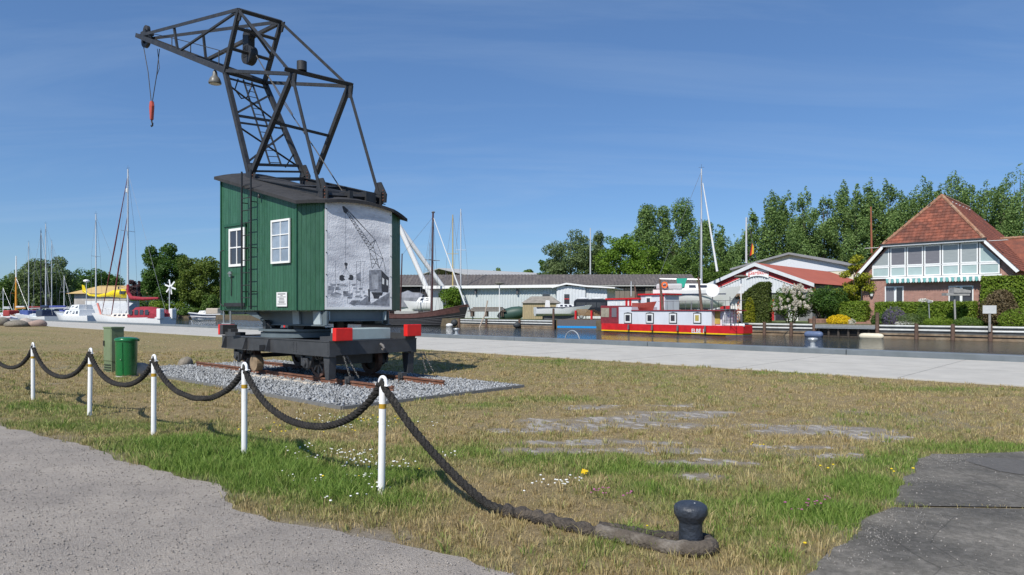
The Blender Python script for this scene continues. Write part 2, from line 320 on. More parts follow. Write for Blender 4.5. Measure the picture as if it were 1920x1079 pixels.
def groundmat():
    m = bpy.data.materials.new('lawn_soil'); m.use_nodes = True; t = m.node_tree; b = t.nodes['Principled BSDF']; b.inputs['Roughness'].default_value = 0.95; b.inputs['Specular IOR Level'].default_value = 0.1
    tc = nd(t, 'ShaderNodeTexCoord')
    def noise(sc, d=6):
        n = nd(t, 'ShaderNodeTexNoise'); n.inputs['Scale'].default_value = sc; n.inputs['Detail'].default_value = d; n.inputs['Roughness'].default_value = 0.7; t.links.new(tc.outputs['Object'], n.inputs['Vector']); return n.outputs[0]
    def mix(f, a, c):
        mx = nd(t, 'ShaderNodeMixRGB')
        if hasattr(f, 'links'): t.links.new(f, mx.inputs[0])
        for i, k in ((1, a), (2, c)):
            if isinstance(k, tuple): mx.inputs[i].default_value = k+(1,)
            else: t.links.new(k, mx.inputs[i])
        return mx.outputs[0]
    def ramp(f, a, c):
        r = nd(t, 'ShaderNodeMapRange'); r.inputs['From Min'].default_value = a; r.inputs['From Max'].default_value = c; t.links.new(f, r.inputs['Value']); return r.outputs[0]
    def attr(nm):
        a = nd(t, 'ShaderNodeAttribute'); a.attribute_name = nm; return a.outputs['Fac']
    dry = mix(ramp(noise(9), .3, .7), (.155, .115, .055), (.47, .375, .225))
    dry = mix(ramp(noise(60, 3), .35, .65), dry, (.25, .19, .10))
    grn = mix(ramp(noise(14), .3, .7), (.075, .115, .028), (.16, .20, .06))
    soil = mix(ramp(noise(25), .3, .7), (.20, .17, .135), (.34, .30, .25))
    c = mix(attr('green'), dry, grn)
    c = mix(ramp(noise(2.3), .52, .68), c, mix(ramp(noise(30), .3, .7), (.17, .135, .065), (.26, .22, .09)))
    c = mix(attr('soil'), c, soil)
    c = mix(attr('bare'), c, mix(ramp(noise(40), .3, .7), (.22, .195, .165), (.34, .305, .265)))
    t.links.new(c, b.inputs['Base Color'])
    bp = nd(t, 'ShaderNodeBump'); bp.inputs['Strength'].default_value = 0.9; bp.inputs['Distance'].default_value = 0.04; t.links.new(noise(38, 8), bp.inputs['Height']); t.links.new(bp.outputs[0], b.inputs['Normal'])
    return m
def axis(lo, hi, dlo, dhi, step):
    a = list(np.arange(dlo, dhi, step)); k = step; v = dlo
    while v > lo: k *= 1.35; v -= k; a.insert(0, max(v, lo))
    k = step; v = a[-1]
    while v < hi: k *= 1.35; v += k; a.append(min(v, hi))
    return np.array(a)
xs = axis(-420, 160, -30, 14, 0.28); ys = np.append(axis(-60, 18, 0, 18, 0.28)[:-1], [18.2, PAV0-0.02]); ys = np.unique(ys)
gx, gy = np.meshgrid(xs, ys, indexing='ij'); wx = gx*QF.c-gy*QF.s; wy = gx*QF.s+gy*QF.c
zz = (fbm(wx*0.8, wy*0.8)-0.5)*0.05*np.clip((18.4-gy)/1.0, 0, 1); g_, b_, s_ = zones(wx, wy)
zz = zz*(1-b_)*np.where((gx > BED[0]-.6) & (gx < BED[1]+.6) & (gy > BED[2]-.6) & (gy < BED[3]+.6), 0, 1)
nr = np.minimum(1, np.maximum(0, (np.hypot(wx, wy)-0)/3)); far = (wy > 60) | (wx < -60)
road_v = inpoly(wx, wy, ROAD) | inpoly(wx, wy, ASPH); zz = np.where(road_v, -0.006, np.minimum(zz, 0.0))
ni, nj = gx.shape; idx = np.arange(ni*nj).reshape(ni, nj)
fc = np.stack([idx[:-1, :-1], idx[1:, :-1], idx[1:, 1:], idx[:-1, 1:]], -1).reshape(-1, 4)
LAWN = npmesh('lawn', np.stack([wx, wy, zz], -1).reshape(-1, 3), fc, groundmat(), attrs=dict(green=g_.ravel(), bare=b_.ravel(), soil=s_.ravel()), smooth=True)
tag(LAWN, 'patchy dry lawn between the road and the quay', kind='structure')
# gravel road and worn asphalt
gm = M('road_gravel', (.335, .304, .272), rough=.95, var=.30, scale=48, bump=.75, bscale=95, col2=(.375, .345, .315), c2pos=(.42, .7), spec=.15)
def worn(m):
    t = m.node_tree; b = t.nodes['Principled BSDF']; src = b.inputs['Base Color'].links[0].from_socket; tc = nd(t, 'ShaderNodeTexCoord'); n1 = nd(t, 'ShaderNodeTexNoise'); n1.inputs['Scale'].default_value = .9; n1.inputs['Detail'].default_value = 8; n1.inputs['Roughness'].default_value = .7; t.links.new(tc.outputs['Object'], n1.inputs['Vector'])
    r1 = nd(t, 'ShaderNodeValToRGB'); r1.color_ramp.elements[0].position = .36; r1.color_ramp.elements[0].color = (.80, .79, .78, 1); r1.color_ramp.elements[1].position = .66; r1.color_ramp.elements[1].color = (1.16, 1.13, 1.08, 1); t.links.new(n1.outputs[0], r1.inputs[0])
    m2 = nd(t, 'ShaderNodeMixRGB', blend_type='MULTIPLY'); m2.inputs[0].default_value = 1; t.links.new(src, m2.inputs[1]); t.links.new(r1.outputs[0], m2.inputs[2]); t.links.new(m2.outputs[0], b.inputs['Base Color'])
worn(gm)
ROADO = tag(sheet('gravel_road', ROAD, 0.004, gm), 'grey compacted gravel road in the left foreground', kind='structure')
def asphmat():
    m = M('worn_asphalt', (.160, .150, .132), rough=.9, var=.25, scale=30, bump=.7, bscale=130, col2=(.235, .22, .196), c2pos=(.48, .64), spec=.2)
    t = m.node_tree; b = t.nodes['Principled BSDF']; src = b.inputs['Base Color'].links[0].from_socket
    tc = nd(t, 'ShaderNodeTexCoord'); vo = nd(t, 'ShaderNodeTexVoronoi'); vo.inputs['Scale'].default_value = 60; t.links.new(tc.outputs['Object'], vo.inputs['Vector'])
    rp = nd(t, 'ShaderNodeValToRGB'); rp.color_ramp.elements[0].position = .08; rp.color_ramp.elements[0].color = (.5, .5, .5, 1); rp.color_ramp.elements[1].position = .2; rp.color_ramp.elements[1].color = (0, 0, 0, 1); t.links.new(vo.outputs['Distance'], rp.inputs[0])
    mx = nd(t, 'ShaderNodeMixRGB'); mx.inputs[2].default_value = (.30, .29, .265, 1); t.links.new(rp.outputs[0], mx.inputs[0]); t.links.new(src, mx.inputs[1])
    n1 = nd(t, 'ShaderNodeTexNoise'); n1.inputs['Scale'].default_value = 1.1; n1.inputs['Detail'].default_value = 7; t.links.new(tc.outputs['Object'], n1.inputs['Vector']); r1 = nd(t, 'ShaderNodeValToRGB'); r1.color_ramp.elements[0].position = .4; r1.color_ramp.elements[0].color = (.72, .72, .72, 1); r1.color_ramp.elements[1].position = .66; r1.color_ramp.elements[1].color = (1.35, 1.32, 1.27, 1); t.links.new(n1.outputs[0], r1.inputs[0])
    m2 = nd(t, 'ShaderNodeMixRGB', blend_type='MULTIPLY'); m2.inputs[0].default_value = 1; t.links.new(mx.outputs[0], m2.inputs[1]); t.links.new(r1.outputs[0], m2.inputs[2])
    dn = nd(t, 'ShaderNodeMixRGB'); dn.inputs[0].default_value = .12; t.links.new(tc.outputs['Object'], dn.inputs[1]); t.links.new(n1.outputs['Color'], dn.inputs[2]); v2 = nd(t, 'ShaderNodeTexVoronoi', feature='DISTANCE_TO_EDGE'); v2.inputs['Scale'].default_value = .8; t.links.new(dn.outputs[0], v2.inputs['Vector'])
    cr = nd(t, 'ShaderNodeMapRange'); cr.inputs['From Min'].default_value = -.004; cr.inputs['From Max'].default_value = .005; t.links.new(v2.outputs['Distance'], cr.inputs['Value']); m3 = nd(t, 'ShaderNodeMixRGB'); m3.inputs[1].default_value = (.05, .047, .042, 1); t.links.new(cr.outputs[0], m3.inputs[0]); t.links.new(m2.outputs[0], m3.inputs[2]); t.links.new(m3.outputs[0], b.inputs['Base Color']); return m
# the asphalt is laid in two bays with an overgrown joint between them
jl, jr = gnd(1668, 951), gnd(2100, 957)
jd = (jr-jl).normalized(); jn = V1((-jd.y, jd.x, 0))
top = [p for p in ASPH]; far_poly, near_poly = [], []
def clip(poly, p, n, sgn):
    out = []
    for a, b in zip(poly, poly[1:]+poly[:1]):
        da = ((a[0]-p.x)*n.x+(a[1]-p.y)*n.y)*sgn; db = ((b[0]-p.x)*n.x+(b[1]-p.y)*n.y)*sgn
        if da >= 0: out.append(a)
        if da*db < 0: k = da/(da-db); out.append((a[0]+(b[0]-a[0])*k, a[1]+(b[1]-a[1])*k))
    return out
am = asphmat()
A1 = tag(sheet('asphalt_road', clip(ASPH, jl-jn*0.025, jn, -1), 0.008, am), 'worn grey asphalt bay at the lower right, nearer side of the grassy joint', kind='structure')
A2 = tag(sheet('asphalt_road', clip(ASPH, jl+jn*0.025, jn, 1), 0.008, am), 'worn grey asphalt bay at the right, beyond the grassy joint', kind='structure')
tag(sheet('asphalt_joint', [(p.x, p.y) for p in (jl-jn*.06-jd*.1, jr-jn*.06+jd*8, jr+jn*.06+jd*8, jl+jn*.06-jd*.1)], -0.004, M('joint_soil', (.17, .14, .09), rough=.95, var=.4, scale=30)), kind='structure')
# dark repair patch in the asphalt
pc = gnd(1905, 876); pp = []
for i in range(22):
    a = 2*math.pi*i/22; q = 1+0.10*math.sin(3*a+1)+random.uniform(-.05, .05); pp.append((pc.x+0.42*q*math.cos(a), pc.y+0.45*q*math.sin(a)))
tag(sheet('asphalt_patch', pp, 0.013, M('fresh_asphalt', (.12, .113, .104), rough=.9, var=.25, scale=30, bump=.5, bscale=120)), kind='structure')
def gravel(name, pts, size, mat, z0=0.0, flat=.7, label=None, seed=0, parent=None):
    """loose stones: squashed octahedra of random size and turn"""
    rg = np.random.default_rng(seed); n = len(pts); base = np.array([(1,0,0),(0,1,0),(-1,0,0),(0,-1,0),(0,0,1),(0,0,-1)], float)
    tri = np.array([(0,1,4),(1,2,4),(2,3,4),(3,0,4),(1,0,5),(2,1,5),(3,2,5),(0,3,5)])
    sz = rg.uniform(size[0], size[1], n)*0.5; an = rg.uniform(0, 6.28, n); tl = rg.normal(0, .45, (n, 2))
    v = base[None]*(1+rg.normal(0, .22, (n, 6, 1)))*sz[:, None, None]*np.array([1, .78, flat])+rg.normal(0, .1, (n, 6, 3))*sz[:, None, None]
    c, s = np.cos(an)[:, None], np.sin(an)[:, None]; x, y, z = v[..., 0], v[..., 1], v[..., 2]
    z2 = z+x*tl[:, :1]+y*tl[:, 1:]; X, Y = x*c-y*s, x*s+y*c
    P = np.stack([X+pts[:, :1], Y+pts[:, 1:2], z2+(pts[:, 2:3] if pts.shape[1] > 2 else z0)], -1).reshape(-1, 3)
    F = (tri[None]+6*np.arange(n)[:, None, None]).reshape(-1, 3)
    o = npmesh(name, P, F, mat, parent=parent); o['kind'] = 'stuff'
    if label: o['label'] = label
    return o
# ballast bed of the track with its edging boards
def rect(x0, x1, y0, y1): return [(QF.w((x, y, 0)).x, QF.w((x, y, 0)).y) for x, y in ((x0, y0), (x1, y0), (x1, y1), (x0, y1))]
stone = M('ballast_stone', (.29, .30, .305), rough=.85, var=.2, scale=14, island=.42, spec=.25)
tag(sheet('ballast_bed', rect(*BED), 0.022, M('ballast_base', (.16, .165, .17), rough=.95, var=.5, scale=45, bump=.6, bscale=60)), kind='structure')
n = 21000; bx = RNG.uniform(BED[0]+.03, BED[1]-.05, n); by = RNG.uniform(BED[2]+.05, BED[3]-.05, n); st_ = RNG.random(n) < .02; bx = bx+st_*RNG.normal(0, .25, n); by = by+st_*RNG.normal(0, .25, n)
dens = ((bx > -21.0) | (RNG.random(n) < .6)); bx, by = bx[dens], by[dens]
gravel('ballast', np.stack([bx*QF.c-by*QF.s, bx*QF.s+by*QF.c, 0.03+RNG.uniform(0, .035, len(bx))], -1), (.035, .09), stone, label='grey crushed stone ballast around the rails', seed=4)
edm = M('edging_concrete', (.16, .16, .155), rough=.85, var=.2, scale=10)
for a, b in (((BED[0], BED[2]), (BED[1], BED[2])), ((BED[1], BED[2]), (BED[1], BED[3])), ((BED[0], BED[3]), (BED[1], BED[3]))):
    mb = MB(); mb.bar((a[0], a[1], -.02), (b[0], b[1], -.02), .06, .16)
    o = mb.build('edging_board', edm, frame=QF)
    o['label'] = {BED[0]: 'dark edging along the camera side of the ballast bed' if a[1] == BED[2] else 'dark edging along the quay side of the ballast bed', BED[1]: 'dark edging across the right end of the ballast bed'}[a[0]]; o['category'] = 'edging'
# the quay: pale concrete pavement, raised edge beam, water, far bank
conc = M('quay_concrete', (.46, .44, .395), rough=.85, var=.10, scale=1.2, bump=.2, bscale=60, col2=(.405, .39, .355), c2pos=(.5, .72), spec=.2)
QP = tag(MB().box(-420, 160, PAV0, KERB0, -1.2, .03).build('quay_pavement', conc, frame=QF), 'broad pale concrete quay pavement', kind='structure')
jm = M('pavement_joint', (.27, .26, .235), rough=.9, var=.3)
for k in range(28): MB().box(-97.03+k*4.2, -97.0+k*4.2, PAV0+.02, KERB0-.02, .028, .0325).build('expansion_joint', jm, QP)
MB().box(-120, 60, 22.9, 22.92, .028, .0328).build('expansion_joint', jm, QP)
kerb = thing('quay_edge', 'raised grey steel-edged concrete beam along the quay edge', 'quay edge', QF)
km = M('edge_beam', (.15, .172, .188), rough=.55, var=.10, scale=2.0, bump=.1, col2=(.12, .14, .15), spec=.4)
xj = [-420, -300, -220, -160, -120, -92, -70, -56, -42, -25.4, -17, -8.4, 0, 8.5, 17, 30, 60, 160]
for a, b in zip(xj[:-1], xj[1:]):
    MB().box(a+.012, b-.012, KERB0, KERB1, -1.1, .235).build('edge_beam', km, kerb, bevel=.02)
def watermat():
    m = bpy.data.materials.new('harbour_water'); m.use_nodes = True; t = m.node_tree; b = t.nodes['Principled BSDF']
    b.inputs['Base Color'].default_value = (.018, .022, .018, 1); b.inputs['Roughness'].default_value = .04; b.inputs['IOR'].default_value = 1.33
    tc = nd(t, 'ShaderNodeTexCoord'); mp = nd(t, 'ShaderNodeMapping'); mp.inputs['Scale'].default_value = (1, 1, 1); t.links.new(tc.outputs['Object'], mp.inputs[0])
    a = nd(t, 'ShaderNodeTexNoise'); a.inputs['Scale'].default_value = 2.2; a.inputs['Detail'].default_value = 5; a.inputs['Roughness'].default_value = .6; t.links.new(mp.outputs[0], a.inputs['Vector'])
    bp = nd(t, 'ShaderNodeBump'); bp.inputs['Strength'].default_value = .9; bp.inputs['Distance'].default_value = .17; t.links.new(a.outputs[0], bp.inputs['Height']); t.links.new(bp.outputs[0], b.inputs['Normal']); return m
WZ = -0.6
wm = MB().add([(-900, KERB1-.3, WZ), (300, KERB1-.3, WZ), (300, 900, WZ), (-900, 900, WZ)], [(0, 1, 2, 3)]).build('harbour_water', watermat(), frame=QF)
tag(wm, kind='structure')
BANK = [gnd(px, py, WZ) for px, py in ((2600, 661), (2250, 650), (1920, 641.3), (1420, 627.8), (1050, 617), (860, 612.2), (740, 609.5), (560, 604), (440, 599.5), (330, 597.0))]
FAR_Z = 0.5
bankp = [(p.x, p.y) for p in BANK]+[(-70, 196), (-150, 240), (-260, 300), (-420, 420), (-1200, 1400), (1600, 1400), (1400, -60), (140, -20)]
fg = M('bank_grass', (.085, .12, .03), rough=.95, var=.35, scale=2.0, col2=(.16, .14, .07), c2pos=(.5, .7), bump=.5, bscale=12)
tag(sheet('far_bank', bankp, FAR_Z, fg), 'grassy land across the water', kind='structure')
# quay slope below the land so that no gap shows at the waterline
mb = MB()
for a, b in zip(BANK[:-1], BANK[1:]): mb.add([(a.x, a.y, WZ-.6), (b.x, b.y, WZ-.6), (b.x, b.y, FAR_Z), (a.x, a.y, FAR_Z)], [(0, 1, 2, 3)])
p9 = (BANK[-1].x, BANK[-1].y); ext = [p9, (-70, 196), (-150, 240), (-260, 300), (-420, 420)]
for a, b in zip(ext[:-1], ext[1:]): mb.add([(a[0], a[1], WZ-.6), (b[0], b[1], WZ-.6), (b[0], b[1], FAR_Z), (a[0], a[1], FAR_Z)], [(0, 1, 2, 3)])
tag(mb.build('bank_face', M('bank_earth', (.12, .095, .06), rough=.9, var=.3, scale=1.5)), kind='structure')
# ================================================================== HARBOUR CRANE
steel = M('crane_black_steel', (.027, .028, .030), rough=.55, var=.35, scale=5, col2=(.065, .056, .05), c2pos=(.56, .76), bump=.12, bscale=60, spec=.45)
chass = M('wagon_black_paint', (.052, .054, .058), rough=.5, var=.25, scale=4, col2=(.10, .095, .09), c2pos=(.58, .8), spec=.45)
grey = M('slate_grey_paint', (.115, .145, .16), rough=.45, var=.15, scale=3, col2=(.20, .235, .25), c2pos=(.6, .8), spec=.45)
rust = M('rusty_rail', (.17, .075, .045), rough=.75, var=.35, scale=9, col2=(.26, .15, .11), c2pos=(.5, .72), bump=.25, bscale=80)
green = M('cabin_green_paint', (.031, .104, .057), rough=.42, objrand=.09, var=.2, scale=4, stretch=(6, 6, 1), bump=.06, bscale=30, col2=(.042, .122, .075), spec=.4)
dgreen = M('cabin_dark_green', (.020, .09, .05), rough=.5, var=.2)
felt = M('roof_felt', (.034, .034, .036), rough=.85, var=.3, scale=5, bump=.3, bscale=90)
white = M('white_paint', (.78, .78, .76), rough=.4, var=.05, scale=6)
redp = M('signal_red_paint', (.72, .022, .018), rough=.4, var=.12, scale=5)
wood = M('weathered_sleeper', (.30, .25, .19), rough=.9, var=.3, scale=5, stretch=(1, 6, 1), bump=.4, bscale=25)
TV = 9.12                                              # track centre line in the quay frame
# ---- track
track = thing('railway_track', 'short length of rusty railway track on ballast under the crane', 'railway track', Frame(QF.w((-16.0, TV, 0)), QA))
TF = FR[track]
for sg in (-1, 1):
    y = sg*0.7175; mb = MB(); x0, x1 = -4.85, 4.80-(0.1 if sg > 0 else 0)
    prof = [(-.06, .03), (.06, .03), (.06, .042), (.012, .058), (.012, .125), (.034, .135), (.034, .168), (-.034, .168), (-.034, .135), (-.012, .125), (-.012, .058), (-.06, .042)]
    mb.prism([(x0, y+a, b) for a, b in prof], (x1-x0, 0, 0)); r = mb.build('rail', rust, track)
    for i in range(16):
        MB().box(-4.55+i*.6-.05, -4.55+i*.6+.05, y-.10, y+.10, .042, .075).build('rail_clip', rust, r)
for i in range(16):
    x = -4.55+i*.6; j = random.uniform(-.03, .03)
    MB().box(x-.125, x+.125, -1.22+j, 1.22+j, -.10, .030+random.uniform(0, .012)).build('sleeper', wood, track, bevel=.02)
for i in range(9):                                     # pale kerb stones laid against the near rail
    x = -1.2+i*.47
    MB().ball((x, -1.10+random.uniform(-.03, .03), .03), .21, 12, 6, (1, .62, .30), .08, seed=i).build('bedding_stone', M('bedding_stone', (.50, .44, .36), rough=.9, var=.2, scale=6, bump=.3), track, smooth=True)
# ---- crane root at track level, turned with the track
C0 = V1((-5.24, 17.41, 0))
crane = thing('harbour_crane', 'old black lattice harbour crane with green cabin on a railway wagon', 'crane', Frame(C0, QA))
WF = FR[crane]; cx = WF.l(QF.w((0, TV, 0))).y          # offset of the track centre in the crane's frame
SF = Frame(C0, -37.6)                                  # slewed upper works
def wx_(u): return WF.l(QF.w((-u, TV, 0))).x
xa, xb = wx_(18.1), wx_(12.85)                         # wagon ends
ya, yb = cx-1.16, cx+1.20
# side beams as channels, end beams
for y, s in ((ya, 1), (yb, -1)):
    mb = MB(); mb.box(xa, xb, min(y, y+s*.03), max(y, y+s*.03), .72, 1.01)
    mb.box(xa, xb, min(y-s*.012, y+s*.16), max(y-s*.012, y+s*.16), 1.010, 1.035); mb.box(xa, xb, min(y-s*.012, y+s*.16), max(y-s*.012, y+s*.16), .695, .72)
    sb = mb.build('side_beam', chass, crane)
    for k in range(5):
        x = xa+.25+k*(xb-xa-.5)/4
        if k in (0, 1, 2) or s < 0: MB().add([(x, y-s*.001, .722), (x, y-s*.14, .722), (x, y-s*.05, 1.008), (x, y-s*.001, 1.008), (x+.02, y-s*.001, .722), (x+.02, y-s*.14, .722), (x+.02, y-s*.05, 1.008), (x+.02, y-s*.001, 1.008)], [(0,1,2,3),(7,6,5,4),(0,4,5,1),(1,5,6,2),(2,6,7,3),(3,7,4,0)]).build('web_stiffener', chass, sb)
    if s > 0:
        MB().box(xa+1.95, xa+2.40, y-.16, y-.013, .73, .86).build('bracket_box', chass, sb)
        MB().add([(xa+1.75, y-.135, .722), (xa+1.98, y-.135, .722), (xa+1.98, y-.14, 1.008)], [(0,1,2)]).build('gusset', chass, sb)
        rv = MB()
        for cxx in (xb-.06, xb-1.5, xb-1.38):
            for kk in range(5): rv.lathe((cxx, y-.006, .76+kk*.05), [(.012, -.008), (.012, .008)], 6)
        rv.build('rivets', chass, sb)
for x, s in ((xb, -1), (xa, 1)):
    mb = MB(); mb.box(min(x, x+s*.03), max(x, x+s*.03), ya+.033, yb-.033, .722, 1.009); mb.box(min(x-s*.002, x+s*.14), max(x-s*.002, x+s*.14), ya+.165, yb-.165, 1.0095, 1.033); mb.box(min(x-s*.002, x+s*.14), max(x-s*.002, x+s*.14), ya+.165, yb-.165, .725, .749)
    eb = mb.build('end_beam', chass, crane)
    hk = MB(); pts = [(x-s*.02, cx+.15, .93), (x-s*.10, cx+.15, .90), (x-s*.15, cx+.15, .84), (x-s*.12, cx+.15, .80), (x-s*.06, cx+.15, .82)]; hk.path(pts, [.03, .03, .028, .022, .015], 8); hk.build('draw_hook', M('hook_grey', (.16, .15, .14), rough=.5), eb, smooth=True)
MB().box(xa+.03, xb-.03, ya+.17, yb-.17, .96, 1.0).build('deck_plate', chass, crane)
# buffer beams: red blocks at the four corners
for x, s in ((xb, 1), (xa, -1)):
    for y in (ya+.24, yb-.22):
        up = .05 if y > cx else 0
        ar = MB(); ar.box(min(x-s*.55, x+s*.06), max(x-s*.55, x+s*.06), y-.14, y+.14, 1.036, 1.12+up); ar.box(min(x-s*.2, x-s*.02), max(x-s*.2, x-s*.02), y-.10, y+.10, 1.12+up, 1.2+up)
        bb = ar.build('buffer_arm', chass, crane)
        if s < 0: MB().box(x-.30, x-.061, y-.20, y+.20, 1.045+up, 1.31+up).build('bolted_block', chass, bb, bevel=.01)
        x2 = x-.24 if s < 0 else x+.06
        MB().box(min(x2, x2+s*(.14 if s > 0 else .09)), max(x2, x2+s*(.14 if s > 0 else .09)), y-.21, y+.21, 1.04+up, 1.315+up).build('buffer_block', redp, bb, bevel=.012)
# wheels with axle guards
wheelm = M('wheel_steel', (.05, .044, .042), rough=.55, var=.3, col2=(.13, .07, .05), c2pos=(.5, .7)); tyrem = M('wheel_tyre_rust', (.11, .06, .045), rough=.6, var=.3)
for u in (17.35, 13.95):
    x = wx_(u)
    MB().tube((x, cx-.95, .50), (x, cx+.95, .50), .06).build('axle', chass, crane)
    for sg in (-1, 1):
        y = cx+sg*.72; wh = MB().disc((x, y, .505), (0, 1, 0), .29, .05, 28, .06).build('wheel', wheelm, crane)
        MB().disc((x, y, .505), (0, 1, 0), .335, .12, 32, .26).disc((x, y-sg*.075, .505), (0, 1, 0), .37, .028, 32, .25).build('tyre', tyrem, wh)
        sp = MB()
        for k in range(8): a = k*math.pi/4; sp.bar((x+.05*math.cos(a), y+sg*.04, .505+.05*math.sin(a)), (x+.27*math.cos(a), y+sg*.04, .505+.27*math.sin(a)), .05, .03, up=(0, 1, 0))
        sp.build('spokes', M('spoke_grey', (.16, .15, .15), rough=.5), wh)
        yo = cx+sg*1.02
        MB().prism([(x-.27, yo, .70), (x+.25, yo, .70), (x+.10, yo, .42), (x-.02, yo, .34), (x-.16, yo, .40)], (0, .03*sg, 0)).build('axle_guard', chass, crane)
        ab = MB(); ab.box(x-.10, x+.10, min(yo-sg*.1, yo+sg*.09), max(yo-sg*.1, yo+sg*.09), .40, .62); ab.tube((x, yo, .5), (x, yo+sg*.14, .5), .07); ab.tube((x-.16, yo+sg*.06, .44), (x-.16, yo+sg*.06, .68), .035); ab.build('axle_box', chass, crane, bevel=.015)
# support legs and chains at the right end, rail clamps
for y in (ya+.03, yb-.20):
    MB().prism([(xb-.30, y, .69), (xb-.05, y, .69), (xb-.09, y, .20), (xb-.22, y, .20)], (0, .05, 0)).prism([(xb-.09, y+.05, .69), (xb-.05, y+.05, .69), (xb-.09, y+.05, .20), (xb-.13, y+.05, .20)], (0, .12, 0)).build('stabiliser_leg', chass, crane)
    chm = M('chain_steel', (.17, .165, .155), rough=.5, metal=.4)
    for (p, q) in (((xb+.03, y+.30, .70), (xb+.10, y+.42, .24)), ((xb+.03, y+.38, .70), (xb+.12, y+.62, .22))):
        ch = MB(); p, q = V1(p), V1(q); nl = 12
        for k in range(nl):
            a, b = p.lerp(q, k/nl), p.lerp(q, (k+1.25)/nl); o = V1((.018, 0, 0)) if k % 2 else V1((0, .018, 0))
            ch.path([a, a.lerp(b, .2)+o, a.lerp(b, .8)+o, b, a.lerp(b, .8)-o, a.lerp(b, .2)-o, a], .007, 5, False)
        ch.build('chain', chm, crane)
    MB().box(xb+.0, xb+.16, cx+math.copysign(.7175, y-cx)-.07, cx+math.copysign(.7175, y-cx)+.07, .12, .25).box(xb+.05, xb+.11, cx+math.copysign(.7175, y-cx)-.10, cx+math.copysign(.7175, y-cx)-.07, .02, .2).build('rail_clamp', chass, crane)
MB().box(xb-1.9, xb-1.6, cx-.9, cx+.9, .60, .70).box(xb-.9, xb-.8, cx-.5, cx+.5, .45, .7).build('brake_beam', chass, crane)
MB().tube((wx_(16.65), cx-1.0, .36), (wx_(16.65), cx-.82, .36), .20, n=20).build('timber_chock', M('log_end', (.26, .19, .12), rough=.9, var=.3), crane)
# counterweight box and turntable
MB().box(xb-.75, xb-.10, cx-.66, cx+.52, 1.037, 1.29).build('ballast_box', M('faded_blue_grey', (.33, .40, .40), rough=.6, var=.12, scale=3, col2=(.22, .21, .17), c2pos=(.58, .72)), crane, bevel=.015)
tt = MB().disc((0, 0, 1.10), (0, 0, 1), 1.10, .12, 48, .0).disc((0, 0, 1.215), (0, 0, 1), 1.15, .05, 48, .75).disc((0, 0, 1.17), (0, 0, 1), 1.05, .05, 48, .0).build('turntable_ring', grey, crane, smooth=True)
for k in range(6):
    a = k*math.pi/3+.35; MB().disc((1.0*math.cos(a), 1.0*math.sin(a), 1.33), (math.cos(a), math.sin(a), 0), .13, .12, 20, 0).build('slewing_roller', chass, crane)
MB().lathe((0, 0, 1.2), [(.5, 0), (.45, .05), (.45, .3)], 24).build('slewing_column', chass, crane, smooth=True)
# ---- slewed platform and cabin (frame SF: x along the cabin towards its tail, y away from the camera)
def sd(s, d): return (-(s-14.77), d-10.59)
kA, kB, kC, kD, kE, kF = sd(16.53, 9.29), sd(13.31, 9.29), sd(12.885, 9.716), sd(12.55, 11.436), sd(12.85, 12.02), sd(16.53, 12.02)
ring = [kA, kB, kC, kD, kE, kF]; FLZ = 1.70
def inset(p, k): c = (0.05, .06); return (c[0]+(p[0]-c[0])*k, c[1]+(p[1]-c[1])*k)
# girders under the floor
def rail_between(mb, p, q, z0, z1, t=.05, fl=.14):
    mb.bar((p[0], p[1], (z0+z1)/2), (q[0], q[1], (z0+z1)/2), t, z1-z0-.05)
    mb.bar((p[0], p[1], z1-.012), (q[0], q[1], z1-.012), fl, .024); mb.bar((p[0], p[1], z0+.012), (q[0], q[1], z0+.012), fl, .024)
mb = MB(); i2 = [inset(p, .93) for p in ring]
rail_between(mb, i2[2], i2[3], 1.44, 1.69); g = mb.build('tail_girder', grey, crane, SF)
for k in (0.04, .95):
    p = V1((*i2[2], 0)).lerp(V1((*i2[3], 0)), k); MB().box(p.x+.03, p.x+.14, p.y-.012, p.y+.012, 1.465, 1.67).build('girder_gusset', M('light_grey_paint', (.36, .42, .44), rough=.5, var=.1), g, SF)
for y in (-.86, .98):
    mb = MB(); mb.prism([(-1.15, y, 1.68), (-.55, y, 1.36), (1.95, y, 1.36), (1.95, y, 1.68)], (0, .05, 0)); mb.box(-.55, 1.95, y-.06, y+.11, 1.335, 1.36); b = mb.build('floor_girder', grey, crane, SF)
    for x in (.75, 1.55): MB().prism([(x, y-.012, 1.37), (x+.26, y-.012, 1.37), (x+.22, y-.012, 1.675), (x-.03, y-.012, 1.675)], (0, -.05, 0)).build('girder_gusset', M('light_grey_paint', (.36, .42, .44)), b, SF)
MB().box(-1.65, -.9, -1.18, -.95, 1.60, 1.675).prism([(-.95, -1.2, 1.66), (-.35, -1.2, 1.66), (-.12, -1.2, 1.46)], (0, .06, 0)).build('cantilever_bracket', grey, crane, SF)
fp = [inset(p, .995) for p in ring]; MB().prism([(p[0], p[1], 1.685) for p in fp], (0, 0, .02)).build('cabin_floor', chass, crane, SF)
st = MB()
for x in (-1.70, -1.38): st.bar((x, -1.27, 1.685), (x, -1.27, 1.36), .03)
st.bar((-1.72, -1.27, 1.36), (-1.30, -1.27, 1.36), .10, .03); st.build('door_step', M('galvanised', (.42, .45, .46), rough=.45, metal=.5, var=.1), crane, SF)
